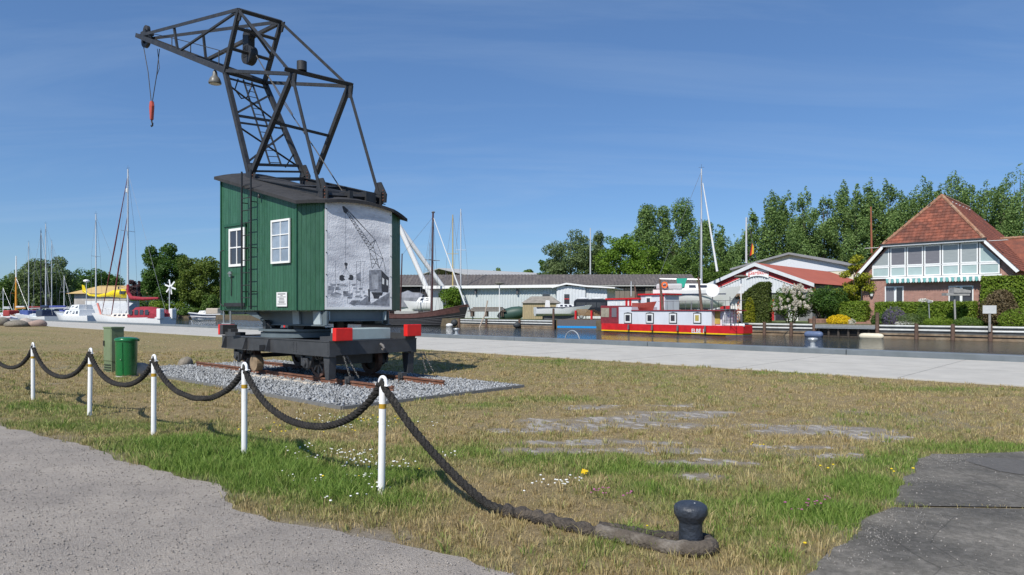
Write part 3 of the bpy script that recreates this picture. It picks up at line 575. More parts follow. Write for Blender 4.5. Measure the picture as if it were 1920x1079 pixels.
# roof surface: falls towards the tail, arched across
def roofz(x, y): return 4.13+(1.62-x)*.272+.30*(1-((y-.05)/1.55)**2)
cab = MB().prism([(inset(p, .90)[0], inset(p, .90)[1], FLZ+.02) for p in ring], (0, 0, 2.15)).build('cabin_core', M('cabin_inside', (.015, .016, .016), rough=.9), crane, SF)
def wall_boards(p, q, n, skip=()):
    """vertical matchboards, each a piece of its own, cut to the roof"""
    for k in range(n):
        a, b = (k+.025)/n, (k+.975)/n; P, Q = V1((*p, 0)).lerp(V1((*q, 0)), a), V1((*p, 0)).lerp(V1((*q, 0)), b)
        nr = V1(((Q-P).y, -(Q-P).x, 0)).normalized()*.022
        segs = [(FLZ, None)]
        for (h0, h1, z0, z1) in skip:
            mid = (a+b)/2*((V1((*q, 0))-V1((*p, 0))).length)
            if h0 < mid < h1: segs = [(FLZ, z0), (z1, None)]
        for z0, z1 in segs:
            t0, t1 = (roofz(P.x, P.y)-.10, roofz(Q.x, Q.y)-.10) if z1 is None else (z1, z1)
            mb = MB(); mb.add([P+V1((0,0,z0)), Q+V1((0,0,z0)), Q+V1((0,0,t1)), P+V1((0,0,t0)), P-nr+V1((0,0,z0)), Q-nr+V1((0,0,z0)), Q-nr+V1((0,0,t1)), P-nr+V1((0,0,t0))],
                              [(0,1,2,3),(7,6,5,4),(0,4,5,1),(1,5,6,2),(2,6,7,3),(3,7,4,0)]); mb.build('wall_board', green, crane, SF)
d1 = SF.px(425, 427, kA[1]); d2 = SF.px(461, 575, kA[1]); w1 = SF.px(511, 414.5, kA[1]); w2 = SF.px(546.5, 493, kA[1])
wall_boards(kA, kB, 30, skip=((w1.x-kA[0], w2.x-kA[0], w2.z, w1.z),))
wall_boards(kB, kC, 6); wall_boards(kD, kE, 6); wall_boards(kE, kF, 30); wall_boards(kF, kA, 20)
wall_boards(kC, kD, 14)
for p in (kB, kC, kA): MB().bar((p[0], p[1]-.012, FLZ), (p[0], p[1]-.012, roofz(*p)-.12), .035, .035, up=(1, 0, 0)).build('corner_strip', dgreen, crane, SF)
# roof: arched felt sheet with a front board
ov = .13; rs = []; rx = np.linspace(-1.76-ov, 2.22+ov, 15); ry = np.linspace(kA[1]-ov, kE[1]+ov, 13)
def tail(y):                                           # roof end follows the chamfered tail
    ym, yM = kC[1], kD[1]
    if y < ym: return kB[0]+ov+(kC[0]+.02-kB[0])*(y-ry[0])/(ym-ry[0])
    if y > yM: return kE[0]+ov+(kD[0]-kE[0])*(ry[-1]-y)/(ry[-1]-yM)
    return kC[0]+ov+.02+(kD[0]-kC[0])*(y-ym)/(yM-ym)
mb = MB(); L = []
for j, y in enumerate(ry):
    xe = tail(y)
    for i in range(12): x = rx[0]+(xe-rx[0])*i/11; L.append((x, y, roofz(x, y)))
vs = L+[(x, y, z-.075) for x, y, z in L]; n1 = len(L); fs = []
for j in range(12):
    for i in range(11):
        a = j*12+i; fs += [(a, a+1, a+13, a+12), (n1+a, n1+a+12, n1+a+13, n1+a+1)]
for i in range(11): fs += [(i, n1+i, n1+i+1, i+1), (144+i, 145+i, n1+145+i, n1+144+i)]
for j in range(12): fs += [(j*12, (j+1)*12, n1+(j+1)*12, n1+j*12), (j*12+11, n1+j*12+11, n1+(j+1)*12+11, (j+1)*12+11)]
roof = MB().add(vs, fs).build('cabin_roof', felt, crane, SF)
# door and windows on the near side
def mullioned(name, xl, xr, zb, zt, y, cols, rows, glass, fw=.046, bw=.023, out=.03):
    root = MB(); root.box(xl, xr, y-out, y, zb, zb+fw); root.box(xl, xr, y-out, y, zt-fw, zt); root.box(xl, xl+fw, y-out, y, zb+fw, zt-fw); root.box(xr-fw, xr, y-out, y, zb+fw, zt-fw)
    w = root.build(name, white, crane, SF)
    for c in range(1, cols): x = xl+fw+(xr-xl-2*fw)*c/cols; MB().box(x-bw/2, x+bw/2, y-out+.006, y-.002, zb+fw, zt-fw).build('glazing_bar', white, w, SF)
    for r in range(1, rows): z = zb+fw+(zt-zb-2*fw)*r/rows; MB().box(xl+fw, xr-fw, y-out+.004, y-.004, z-bw/2, z+bw/2).build('glazing_bar', white, w, SF)
    for c in range(cols):
        for r in range(rows):
            x0, x1 = xl+fw+(xr-xl-2*fw)*c/cols, xl+fw+(xr-xl-2*fw)*(c+1)/cols; z0, z1 = zb+fw+(zt-zb-2*fw)*r/rows, zb+fw+(zt-zb-2*fw)*(r+1)/rows
            t = random.uniform(-.004, .004); MB().add([(x0, y-.008+t, z0), (x1, y-.008-t, z0), (x1, y-.009-t, z1), (x0, y-.009+t, z1)], [(0, 1, 2, 3)]).build('pane', glass, w, SF)
    return w
def clear_glass(name):
    m = bpy.data.materials.new(name); m.use_nodes = True; t = m.node_tree; t.nodes.clear()
    g = nd(t, 'ShaderNodeBsdfGlossy'); g.inputs['Roughness'].default_value = .02; g.inputs[0].default_value = (1, 1, 1, 1); tr = nd(t, 'ShaderNodeBsdfTransparent'); tr.inputs[0].default_value = (.9, .93, .93, 1)
    f = nd(t, 'ShaderNodeFresnel'); f.inputs[0].default_value = 1.5; mr = nd(t, 'ShaderNodeMapRange'); mr.inputs['To Min'].default_value = .06; t.links.new(f.outputs[0], mr.inputs[0])
    mx = nd(t, 'ShaderNodeMixShader'); t.links.new(mr.outputs[0], mx.inputs[0]); t.links.new(tr.outputs[0], mx.inputs[1]); t.links.new(g.outputs[0], mx.inputs[2]); o = nd(t, 'ShaderNodeOutputMaterial'); t.links.new(mx.outputs[0], o.inputs[0]); return m
sky_pane = M('window_pane', (.25, .30, .36), rough=.06, var=.35, scale=2.0, spec=1.0)
dark_pane = M('dark_pane', (.035, .035, .045), rough=.06, var=.4, scale=1.5, spec=.9)
yN = kA[1]-.0225
mullioned('cabin_window', w1.x, w2.x, w2.z, w1.z, yN, 2, 3, sky_pane)
door = MB().box(d1.x, d2.x, yN-.012, yN-.001, d2.z, d1.z).build('cabin_door', green, crane, SF)
fr = MB(); fr.box(d1.x-.04, d1.x, yN-.02, yN-.001, d2.z, d1.z); fr.box(d2.x, d2.x+.04, yN-.02, yN-.001, d2.z, d1.z); fr.box(d1.x-.05, d2.x+.06, yN-.04, yN-.001, d1.z, d1.z+.06); fr.build('door_frame', dgreen, door, SF)
for k in range(1, 5): x = d1.x+(d2.x-d1.x)*k/5; MB().box(x-.004, x+.004, yN-.015, yN-.0125, d2.z+.15, d2.z+1.0).build('board_joint', M('joint_dark_green', (.012, .06, .034)), door, SF)  # thin darker green strips mark the joints between the door boards
MB().box(d1.x, d2.x+.03, yN-.05, yN-.0125, d2.z, d2.z+.09).build('kick_board', steel, door, SF)
a1, a2 = SF.px(431.5, 430.5, yN), SF.px(461, 499, yN); mullioned('door_window', a1.x, a2.x, a2.z, a1.z, yN-.013, 2, 2, dark_pane, .06, .03)
hz = SF.px(435, 514, yN); hl = MB(); hl.box(hz.x-.05, hz.x+.03, yN-.06, yN-.012, hz.z-.07, hz.z+.06); hl.tube((hz.x-.02, yN-.09, hz.z+.01), (hz.x+.14, yN-.09, hz.z+.0), .02); hl.build('door_handle', M('handle_steel', (.45, .45, .43), rough=.35, metal=.7), door, SF)
MB().path([(hz.x+.02, yN-.03, hz.z-.08), (hz.x+.03, yN-.04, hz.z-.3), (hz.x+.01, yN-.03, hz.z-.55)], .012, 6).build('lock_chain', steel, door, SF)
hr = SF.px(421, 470, yN); MB().path([(hr.x, yN-.02, hr.z), (hr.x-.02, yN-.10, hr.z-.03), (hr.x-.02, yN-.10, hr.z-1.35), (hr.x+.05, yN-.06, hr.z-1.42)], .016, 6).build('grab_rail', steel, crane, SF)
# ladder up to the roof with rails standing off the wall
l1 = SF.px(454, 572, yN-.16).x; l2 = SF.px(471, 572, yN-.16).x; zt = SF.px(462, 330, yN-.16).z
lad = MB()
for x in (l1, l2): lad.bar((x, yN-.17, FLZ+.02), (x, yN-.17, zt+.12), .03, .035)
ladder = lad.build('ladder_rails', steel, crane, SF)
for k in range(10): z = FLZ+.30+k*.30; MB().tube((l1, yN-.17, z), (l2, yN-.17, z), .011, n=6).build('rung', steel, ladder, SF)
for z in (FLZ+.45, FLZ+1.5, FLZ+2.6):
    for x in (l1, l2): MB().bar((x, yN-.17, z), (x, yN-.005, z), .02).build('ladder_bracket', steel, ladder, SF)
fl_ = SF.px(487, 367, yN-.03); MB().lathe((fl_.x, yN-.05, fl_.z-.06), [(.03, 0), (.035, .05), (.02, .09)], 10).build('eave_lamp', steel, crane, SF)
# notice plate
p1, p2 = SF.px(519, 548.5, yN), SF.px(538.5, 575, yN)
plate = MB().box(p1.x, p2.x, yN-.010, yN-.001, p2.z, p1.z).build('notice_plate', M('notice_white', (.72, .72, .71), rough=.4, var=.03), crane, SF)
ink = M('print_ink', (.10, .10, .11), rough=.6)
for k, wd in enumerate((.72, .22, .78, .45, .5, .6, .55, .8)):
    z = p1.z-.045-k*(p1.z-p2.z-.07)/8; xm = (p1.x+p2.x)/2; hw = (p2.x-p1.x)/2*wd; MB().box(xm-hw, xm+hw, yN-.0112, yN-.0105, z-.008, z+(.006 if k else .014)).build('text_line', ink, plate, SF)
# ---- poster panel on the tail: embossed photograph of a crane at work
PO = V1((kC[0], kC[1], 0)); PD = V1((kD[0], kD[1], 0))-PO; PW = PD.length; px_ = PD.normalized(); pn = V1((px_.y, -px_.x, 0))*1.0
if pn.dot(V1((1, 0, 0))) < 0: pn = -pn
def pmat():
    m = bpy.data.materials.new('embossed_photo_print'); m.use_nodes = True; t = m.node_tree; b = t.nodes['Principled BSDF']; b.inputs['Roughness'].default_value = .5
    tc = nd(t, 'ShaderNodeTexCoord'); mp = nd(t, 'ShaderNodeMapping'); mp.inputs['Scale'].default_value = (1, 1, 3.2); t.links.new(tc.outputs['Object'], mp.inputs[0])
    n = nd(t, 'ShaderNodeTexNoise'); n.inputs['Scale'].default_value = 1.3; n.inputs['Detail'].default_value = 7; n.inputs['Roughness'].default_value = .6; t.links.new(mp.outputs[0], n.inputs['Vector'])
    r = nd(t, 'ShaderNodeValToRGB'); e = r.color_ramp.elements; e[0].position = .33; e[0].color = (.46, .465, .50, 1); e[1].position = .62; e[1].color = (.86, .86, .88, 1); t.links.new(n.outputs[0], r.inputs[0]); t.links.new(r.outputs[0], b.inputs['Base Color'])
    v = nd(t, 'ShaderNodeTexNoise'); v.inputs['Scale'].default_value = 26; v.inputs['Detail'].default_value = 3; t.links.new(tc.outputs['Object'], v.inputs['Vector']); bp = nd(t, 'ShaderNodeBump'); bp.inputs['Strength'].default_value = .55; bp.inputs['Distance'].default_value = .018; t.links.new(v.outputs[0], bp.inputs['Height']); t.links.new(bp.outputs[0], b.inputs['Normal']); return m
PZ0, PZ1 = 1.715, 4.16
def pp_(a, b, off):                                    # a: metres along, b: metres up
    q = PO+px_*a+pn*(off+.024); return (q.x, q.y, PZ0+b)
PH = PZ1-PZ0
mb = MB(); top = []
pts = [(0, 0), (PW, 0)]+[(PW*(1-k/10), PH-.0+.12*math.sin(math.pi*k/10)) for k in range(11)]
mb.prism([pp_(a, b, .0) for a, b in pts], pn*.012); poster = mb.build('picture_panel', pmat(), crane, SF)
poster['label'] = 'pale grey embossed picture of a working harbour crane'
bd = MB(); B_ = .055
for (a, b, c, d) in ((0, PW, 0, B_), (0, B_, B_, PH), (PW-B_, PW, B_, PH)): bd.prism([pp_(a, c, .0125), pp_(b, c, .0125), pp_(b, d, .0125), pp_(a, d, .0125)], pn*.003)
bd.build('white_border', white, poster, SF)
def pz(x, y): return ((x-85)/587*PW, (990-y)/945*PH)
inkd, inkm, inkl = M('print_dark_grey', (.055, .057, .065), rough=.6, var=.3, scale=20), M('print_mid_grey', (.24, .25, .28), rough=.6, var=.5, scale=9), M('print_light_grey', (.42, .43, .46), rough=.6, var=.4, scale=12)
def strokes(name, segs, w, mat, off=.0128):
    mb = MB()
    for (x0, y0, x1, y1) in segs:
        a, b = pz(x0, y0), pz(x1, y1); d = V1((b[0]-a[0], b[1]-a[1], 0)); nn = V1((-d.y, d.x, 0)).normalized()*w/2
        mb.add([pp_(a[0]+nn.x, a[1]+nn.y, off), pp_(a[0]-nn.x, a[1]-nn.y, off), pp_(b[0]-nn.x, b[1]-nn.y, off), pp_(b[0]+nn.x, b[1]+nn.y, off)], [(0, 1, 2, 3)])
    mb.build(name, mat, poster, SF)
def patch(name, polys, mat, off=.0134):
    mb = MB()
    for poly in polys: mb.add([pp_(*pz(*p), off) for p in poly], [tuple(range(len(poly)))])
    mb.build(name, mat, poster, SF)
jib = [(232, 70, 468, 440), (255, 80, 510, 430), (240, 65, 520, 345), (270, 85, 520, 345), (520, 345, 590, 515), (468, 440, 490, 612), (500, 400, 557, 606), (590, 515, 620, 655), (520, 345, 470, 400), (470, 430, 590, 515), (557, 606, 590, 515), (480, 525, 590, 515), (490, 612, 540, 520), (475, 470, 557, 606), (520, 345, 500, 405), (470, 380, 520, 345), (555, 600, 530, 520), (485, 560, 550, 570)]
for k in range(13):
    f0, f1 = k/13, (k+.5)/13; jib += [(232+236*f0, 70+370*f0, 255+255*f1, 80+350*f1), (255+255*f1, 80+350*f1, 232+236*(k+1)/13, 70+370*(k+1)/13)]
strokes('printed_jib', jib, .011, inkd); patch('printed_jib_head', [[(228, 65), (242, 60), (280, 92), (262, 130), (240, 115)]], inkd)
strokes('printed_wire', [(255, 120, 255, 570), (258, 625, 232, 680), (262, 625, 300, 680), (170, 560, 172, 850), (385, 535, 388, 850), (420, 550, 402, 820), (350, 555, 352, 850), (350, 555, 430, 550), (290, 690, 292, 900), (272, 880, 275, 935)], .008, inkm)
patch('printed_grab', [[(205, 690), (225, 678), (250, 690), (240, 705), (255, 722), (225, 735), (203, 722)], [(288, 678), (312, 675), (325, 690), (322, 722), (300, 725), (275, 715), (290, 700)], [(245, 572), (262, 566), (276, 578), (270, 598), (250, 596)], [(254, 600), (268, 600), (266, 625), (256, 625)]], inkd)
patch('printed_cabin_wall', [[(462, 628), (572, 618), (575, 825), (465, 822)]], inkm); patch('printed_cabin_side', [[(574, 620), (645, 690), (640, 830), (576, 825)]], inkd, .0131)
patch('printed_cabin_panel', [[(485, 668), (545, 660), (548, 800), (488, 800)]], inkl, .0139); patch('printed_windows', [[(583, 690), (601, 705), (600, 755), (582, 750)], [(622, 705), (638, 718), (637, 765), (622, 760)]], white, .0139)
patch('printed_wagon', [[(482, 828), (590, 828), (580, 860), (500, 862)], [(500, 862), (560, 862), (550, 890), (505, 888)], [(453, 800), (470, 805), (472, 915), (458, 918)]], inkd)
patch('printed_quay', [[(460, 950), (560, 885), (655, 825), (655, 955)], [(350, 950), (430, 880), (450, 860), (480, 930), (470, 950)]], inkm, .0131)
bo = []
for k in range(26):
    x, y = random.uniform(115, 430), random.uniform(760, 880); w, h = random.uniform(15, 55), random.uniform(8, 24); bo.append([(x-w/2, y), (x+w/2, y-4), (x+w*.4, y+h), (x-w*.4, y+h)])
[patch('printed_boat', [q], inkm if i < 14 else inkl, .0133+i*.00004) for i, q in enumerate(bo)]
patch('printed_hulls', [[(285, 935), (310, 908), (385, 905), (375, 940), (330, 955)], [(345, 675), (388, 645), (388, 735), (355, 720)], [(112, 780), (160, 790), (155, 830), (112, 850)], [(130, 850), (175, 835), (225, 850), (215, 862), (140, 868)], [(235, 850), (275, 838), (310, 850), (300, 868), (240, 872)]], inkm, .0141)
bl = MB()
for k in range(5):
    for a in (.03, PW-.03): bl.ball(pp_(a, .3+k*.5, .016), .014, 8, 5)
bl.build('panel_bolt', steel, poster, SF)
# ---- lattice jib: two trusses, near and far, narrowing towards the head
def NP(px, py, y=-.82): return SF.px(px, py, y)
def FP(px, py, y=.82): return SF.px(px, py, y)
zo = lambda x, y: (230+x/2.84, y/2.84)
fbn, fbf = NP(469.4, 333), FP(571.5, 333); ftn, ftf = NP(422, 133.5, -.60), FP(496, 155, .60); rmn, rmf = NP(549, 139), FP(654.5, 162)
apn, apf = NP(448.5, 19.5, -.62), FP(527.5, 42, .62); rbn, rbf = NP(603.5, 362), FP(712.5, 368); tpn, tpf = NP(261, 68.5, -.20), FP(281, 74, .20)
jb = []
def member(a, b, w, kind='angle', up=(0, 1, 0), name='strut', mat=steel):
    w = w*.74; m = MB(); (m.angle(a, b, w, up=up) if kind == 'angle' else m.bar(a, b, w, up=up)); o = m.build(name, mat, crane, SF); return o
mid = lambda a, b, k: a.lerp(b, k)
for a, b in ((fbn, ftn), (fbf, ftf)): member(a, b, .155, 'angle', name='mast_leg')
for a, b in ((ftn, apn), (ftf, apf)): member(a, b, .14, name='head_post')
for a, b in ((fbn, rmn), (FP(593, 326), rmf)): member(a, b, .15, name='mast_diagonal')
for a, b in ((apn, rmn), (apf, rmf)): member(a, b, .105, name='top_chord')
for a, b in ((rmn, rbn), (rmf, rbf)): member(a, b, .12, name='back_stay')
for a, b in ((ftn, rmn), (ftf, rmf)): member(a, b, .11, name='tie_bar')
for a, b in ((apn, tpn), (apf, tpf)): member(a, b, .13, name='jib_top_chord')
for a, b in ((ftn, tpn), (ftf, tpf)): member(a+(a-b).normalized()*.1, b+(b-a).normalized()*.15, .19, name='jib_bottom_chord')
for a, b in ((apn, apf), (rmn+V1((0, -.25, .06)), rmf+V1((0, .1, .06)))): member(a, b, .13, name='cross_beam')
def jp(z, k, lo):                                      # point on near/far jib chord
    return (ftn.lerp(tpn, k) if lo else apn.lerp(tpn, k)) if z < 0 else (ftf.lerp(tpf, k) if lo else apf.lerp(tpf, k))
for z, k1, k2 in ((-1, .50, .60), (1, .47, .55)):
    member(jp(z, k1, 1), jp(z, k2, 0), .085, name='jib_lacing'); member(jp(z, k1, 1), apn if z < 0 else apf, .075 if z < 0 else .12, name='jib_lacing')
for k in (.08, .3, .52, .76, .93): member(jp(-1, k, 1), jp(1, k, 1), .08, name='jib_cross_tie')
for k, k2 in ((.08, .3), (.52, .3), (.52, .76)): member(jp(-1, k, 1), jp(1, k2, 1), .06, name='jib_lacing')
for k in (.28, .62): member(mid(apn, ftn, k), mid(apf, ftf, k), .10, name='cross_beam')
member(apn, mid(apf, ftf, .55), .10, name='head_brace'); member(mid(ftn, ftf, 0), ftf, .15, name='cross_beam')
cat_ = MB(); a, b = ftn+V1((0, .06, -.03)), tpn+V1((0, .04, -.03))   # walkway plate inside the jib
cat_.add([ftn.lerp(tpn, .02)+V1((0, .1, .03)), ftf.lerp(tpf, .02)+V1((0, -.45, .03)), ftf.lerp(tpf, .72)+V1((0, -.16, .03)), ftn.lerp(tpn, .72)+V1((0, .08, .03))], [(0, 1, 2, 3)]); cat_.build('walkway_plate', M('walkway_grey', (.10, .095, .085), rough=.8, var=.3, scale=8), crane, SF)
nl = lambda k: fbn.lerp(ftn, k); fl2 = lambda k: fbf.lerp(ftf, k)
for k in (.565, .50, .115, .055, .93): member(nl(k), fl2(k), .10 if k in (.565, .115) else .075, name='cross_beam')
for (k, k2) in ((.87, .53), (.58, .86), (.47, .10), (.13, .46)): member(nl(k), fl2(k2), .075, name='mast_lacing')
li, lj = nl(.115).lerp(fl2(.115), .42), nl(.96).lerp(fl2(.96), .42); lk, lm = nl(.115).lerp(fl2(.115), .63), nl(.96).lerp(fl2(.96), .63)
ld = MB().bar(li, lj, .035).bar(lk, lm, .035).build('mast_ladder', steel, crane, SF)
for k in range(14): f = .03+k*.07; MB().tube(li.lerp(lj, f), lk.lerp(lm, f), .011, n=5).build('rung', steel, ld, SF)
member(mid(fbn, rmn, .55), mid(FP(593, 326), rmf, .44), .10, name='cross_beam'); member(mid(fbf, ftf, .25), nl(.1).lerp(fl2(.1), .7), .05, name='mast_lacing')
MB().path([nl(.97).lerp(fl2(.97), k)+V1((0, 0, -.04-h)) for k, h in ((.3, 0), (.22, .32), (.38, .52), (.52, .45), (.6, .2), (.66, 0))], .02, 6).build('ladder_hoop', steel, crane, SF)
# base frame on the roof
for a, b in ((fbn, rbn), (fbf, rbf)):
    m = MB(); a2, b2 = V1((a.x-.1, a.y, a.z-.10)), V1((b.x+.12, b.y, b.z-.10)); m.bar(a2+V1((0, 0, -.0)), b2, .05, .20); m.bar(a2+V1((0, 0, .11)), b2+V1((0, 0, .11)), .15, .022); m.bar(a2+V1((0, 0, -.11)), b2+V1((0, 0, -.11)), .15, .022); m.build('base_beam', steel, crane, SF)
for k in (0, .5, 1): member(fbn.lerp(rbn, k)+V1((0, 0, -.05)), fbf.lerp(rbf, k)+V1((0, 0, -.05)), .13, name='base_cross_beam')
for p, s in ((fbn, 1), (fbf, 1), (rbn, -1), (rbf, 1)):
    m = MB(); y = p.y-.02; m.prism([(p.x-.20, y, p.z-.18), (p.x+.22, y, p.z-.18), (p.x+.24, y, p.z+.02), (p.x+.04, y, p.z+.34), (p.x-.10, y, p.z+.34), (p.x-.22, y, p.z+.05)], (0, .04, 0)); gs = m.build('gusset_plate', steel, crane, SF)
    rv = MB()
    for k in range(4): rv.ball((p.x+.14, y-.004, p.z-.12+k*.08), .018, 8, 5)
    rv.build('rivets', M('rust_rivet', (.16, .06, .04), rough=.7), gs, SF)
for p in (rbn, rbf, fbn): MB().box(p.x-.05, p.x+.12, p.y-.07, p.y-.03, p.z-.45, p.z+.08).build('support_post', steel, crane, SF)
for p in (rmn, rmf): MB().prism([(p.x-.14, p.y-.03, p.z+.02), (p.x+.15, p.y-.03, p.z-.02), (p.x+.10, p.y-.03, p.z-.32), (p.x-.02, p.y-.03, p.z-.30)], (0, .05, 0)).build('gusset_plate', steel, crane, SF)
for p in (apn, apf): MB().prism([(p.x-.22, p.y-.02, p.z-.03), (p.x+.16, p.y-.02, p.z-.03), (p.x+.05, p.y-.02, p.z-.28), (p.x-.12, p.y-.02, p.z-.28)], (0, .04, 0)).build('gusset_plate', steel, crane, SF)
wn = rbn.lerp(rbf, .42)+V1((-.35, 0, .0)); MB().tube((wn.x, wn.y-.35, wn.z+.02), (wn.x, wn.y+.4, wn.z+.02), .12, n=16).box(wn.x-.35, wn.x+.5, wn.y-.05, wn.y+.05, wn.z-.16, wn.z+.06).box(wn.x+.1, wn.x+.5, wn.y+.45, wn.y+.75, wn.z-.17, wn.z+.12).build('rope_winch', steel, crane, SF)
# head sheaves, hook and ropes
hd = MB(); hc = (tpn+tpf)/2+V1((.12, 0, -.10)); hd.disc(hc, (0, 1, 0), .26, .10, 28, .14); hd.disc(hc+V1((.03, 0, .30)), (0, 1, 0), .17, .10, 24, .05); hd.bar(hc+V1((-.1, 0, .18)), hc+V1((.25, 0, .18)), .28, .12); hd.build('head_sheave', steel, crane, SF)
sc_ = SF.px(467, 86, 0); sh = MB(); sh.box(sc_.x-.16, sc_.x+.12, -.10, .10, sc_.z-.36, sc_.z+.32); sh.disc((sc_.x+.03, 0, sc_.z-.28), (0, 1, 0), .26, .20, 24, .03); sh.disc((sc_.x, 0, sc_.z+.28), (0, 1, 0), .17, .18, 24, .03); sh.build('sheave_block', steel, crane, SF)
hb = SF.px(284.5, 192, 0); ht = SF.px(286, 226, 0)
wire = M('wire_rope', (.06, .055, .05), rough=.6, metal=.3)
MB().path([hc+V1((-.24, 0, -.05)), (hc+V1((-.24, 0, -.05))).lerp(hb, .5)+V1((.06, 0, 0)), hb+V1((-.03, 0, 0))], .014, 6).build('hoist_rope', wire, crane, SF)
MB().path([SF.px(299, 92, 0), SF.px(294, 140, 0), hb+V1((.05, 0, .02))], .014, 6).build('hoist_rope', wire, crane, SF)
MB().path([SF.px(295, 92, 0), SF.px(296.5, 105, 0), SF.px(299, 128, 0), SF.px(293, 145, 0)], .010, 6).build('hoist_rope', wire, crane, SF)
hk = MB(); hk.prism([(hb.x-.055, -.05, hb.z+.03), (hb.x+.055, -.05, hb.z+.03), (hb.x+.10, -.05, hb.z-.14), (hb.x+.04, -.05, ht.z+.02), (hb.x-.04, -.05, ht.z+.02), (hb.x-.10, -.05, hb.z-.14)], (0, .10, 0)); hook = hk.build('hook_block', M('faded_red_paint', (.42, .075, .05), rough=.5, var=.2), crane, SF, bevel=.02)
MB().path([(hb.x, 0, ht.z+.03), (hb.x, 0, ht.z-.05), (hb.x+.06, 0, ht.z-.10), (hb.x+.05, 0, ht.z-.17), (hb.x-.02, 0, ht.z-.19), (hb.x-.07, 0, ht.z-.14)], [.025, .025, .028, .028, .022, .012], 8).build('hook', steel, hook, SF, smooth=True)
MB().path([SF.px(644, 362, .2), SF.px(591, 280, .1), SF.px(533, 195, .05), SF.px(478, 100, 0)], .014, 6).build('hoist_rope', wire, crane, SF)
MB().path([SF.px(549, 215, .3), SF.px(515, 160, .1), SF.px(500, 140, 0)], .012, 6).build('luffing_rope', wire, crane, SF)
hp = MB()
for k, h in ((.10, .5), (.40, .42), (.62, .35)): p = jp(-1, k, 1)+V1((0, .12, 0)); hp.tube(p, p+V1((0, 0, h)), .016, n=6)
hp.path([jp(-1, k, 1)+V1((0, .12, h)) for k, h in ((.02, .5), (.10, .5), (.40, .42), (.62, .35), (.86, .25))], .012, 6); hp.build('walkway_handrail', steel, crane, SF)
lp = SF.px(403, 133, -.55); lo = MB(); lo.tube(lp+V1((0, 0, .12)), lp+V1((0, 0, -.02)), .022, n=8); lo.lathe(lp+V1((0, 0, -.36)), [(.17, 0), (.175, .03), (.13, .15), (.07, .22), (.06, .32), (.04, .36)], 20); lamp = lo.build('work_lamp', M('lamp_enamel', (.14, .14, .13), rough=.4, var=.3), crane, SF, smooth=True)
MB().lathe(lp+V1((0, 0, -.372)), [(.15, 0), (.12, .012)], 18).build('lamp_glass', M('lamp_lens', (.35, .33, .25), rough=.2), lamp, SF)
tb = rmn.lerp(rmf, .18); MB().lathe(tb+V1((0, -.05, .12)), [(.12, 0), (.12, .22)], 16).build('rotating_light', steel, crane, SF, smooth=True)
# ================================================================== NEAR THINGS
postw = M('post_white_paint', (.80, .80, .79), rough=.38, var=.06, scale=9, col2=(.46, .42, .36), c2pos=(.57, .70))
gold = M('gold_band', (.50, .30, .03), rough=.35, var=.15, metal=.2)
PT = [(-24, None), (62, 641.8), (168, 652.2), (288, 664.2), (458, 678.2), (715, 703.3)]
def ppos(px, yt): Y = .6*FPX/(yt-HY); return V1(((px-CX)*Y/FPX, Y, 0))
POSTS = [V1((-11.35, 14.75, 0))]+[ppos(*p) for p in PT[1:]]
LBL = [None, 'leftmost white rope-fence post in view, with gold band', 'white fence post just left of the green cabinet and bin', 'white fence post standing in grass right of the pale boulder', 'white fence post in tall grass in front of the crane wagon', 'nearest and tallest-looking white fence post, beside the daisies']
proto = None
for i, p in enumerate(POSTS):
    nx = POSTS[min(i+1, 5)]-POSTS[max(i-1, 0)]; ang = math.degrees(math.atan2(nx.y, nx.x)); fr = Frame((p.x, p.y, 0), ang)
    if proto is None:
        proto = thing('fence_post', 'white rope-fence post with gold band at the left edge', 'post', fr, 'white posts of the rope fence')
        MB().lathe((0, 0, -.1), [(.033, 0), (.033, 1.08), (.030, 1.10)], 20).build('shaft', postw, proto, smooth=True)
        MB().lathe((0, 0, .79), [(.0338, 0), (.0338, .045)], 20).build('gold_band', gold, proto, smooth=True)
        arc = [(.048*math.cos(a), 0, 1.03+.052*math.sin(a)) for a in np.linspace(0, math.pi, 13)]
        eye = MB().path([(.048, 0, 1.0)]+arc+[(-.048, 0, 1.0)], .016, 10).build('eye_ring', postw, proto, smooth=True)
        for s in (-1, 1): MB().box(s*.067-.022, s*.067+.022, -.022, .022, 1.0, 1.014).build('eye_flange', postw, eye, bevel=.004)
        MB().tube((-.09, 0, 1.007), (.09, 0, 1.007), .006, n=8).build('cross_pin', M('pin_steel', (.4, .4, .4), metal=.7, rough=.4), eye)
    else:
        o = copy_tree(proto, fr, LBL[i]); o.rotation_euler = (random.uniform(-.022, .022), random.uniform(-.022, .022), fr.a)
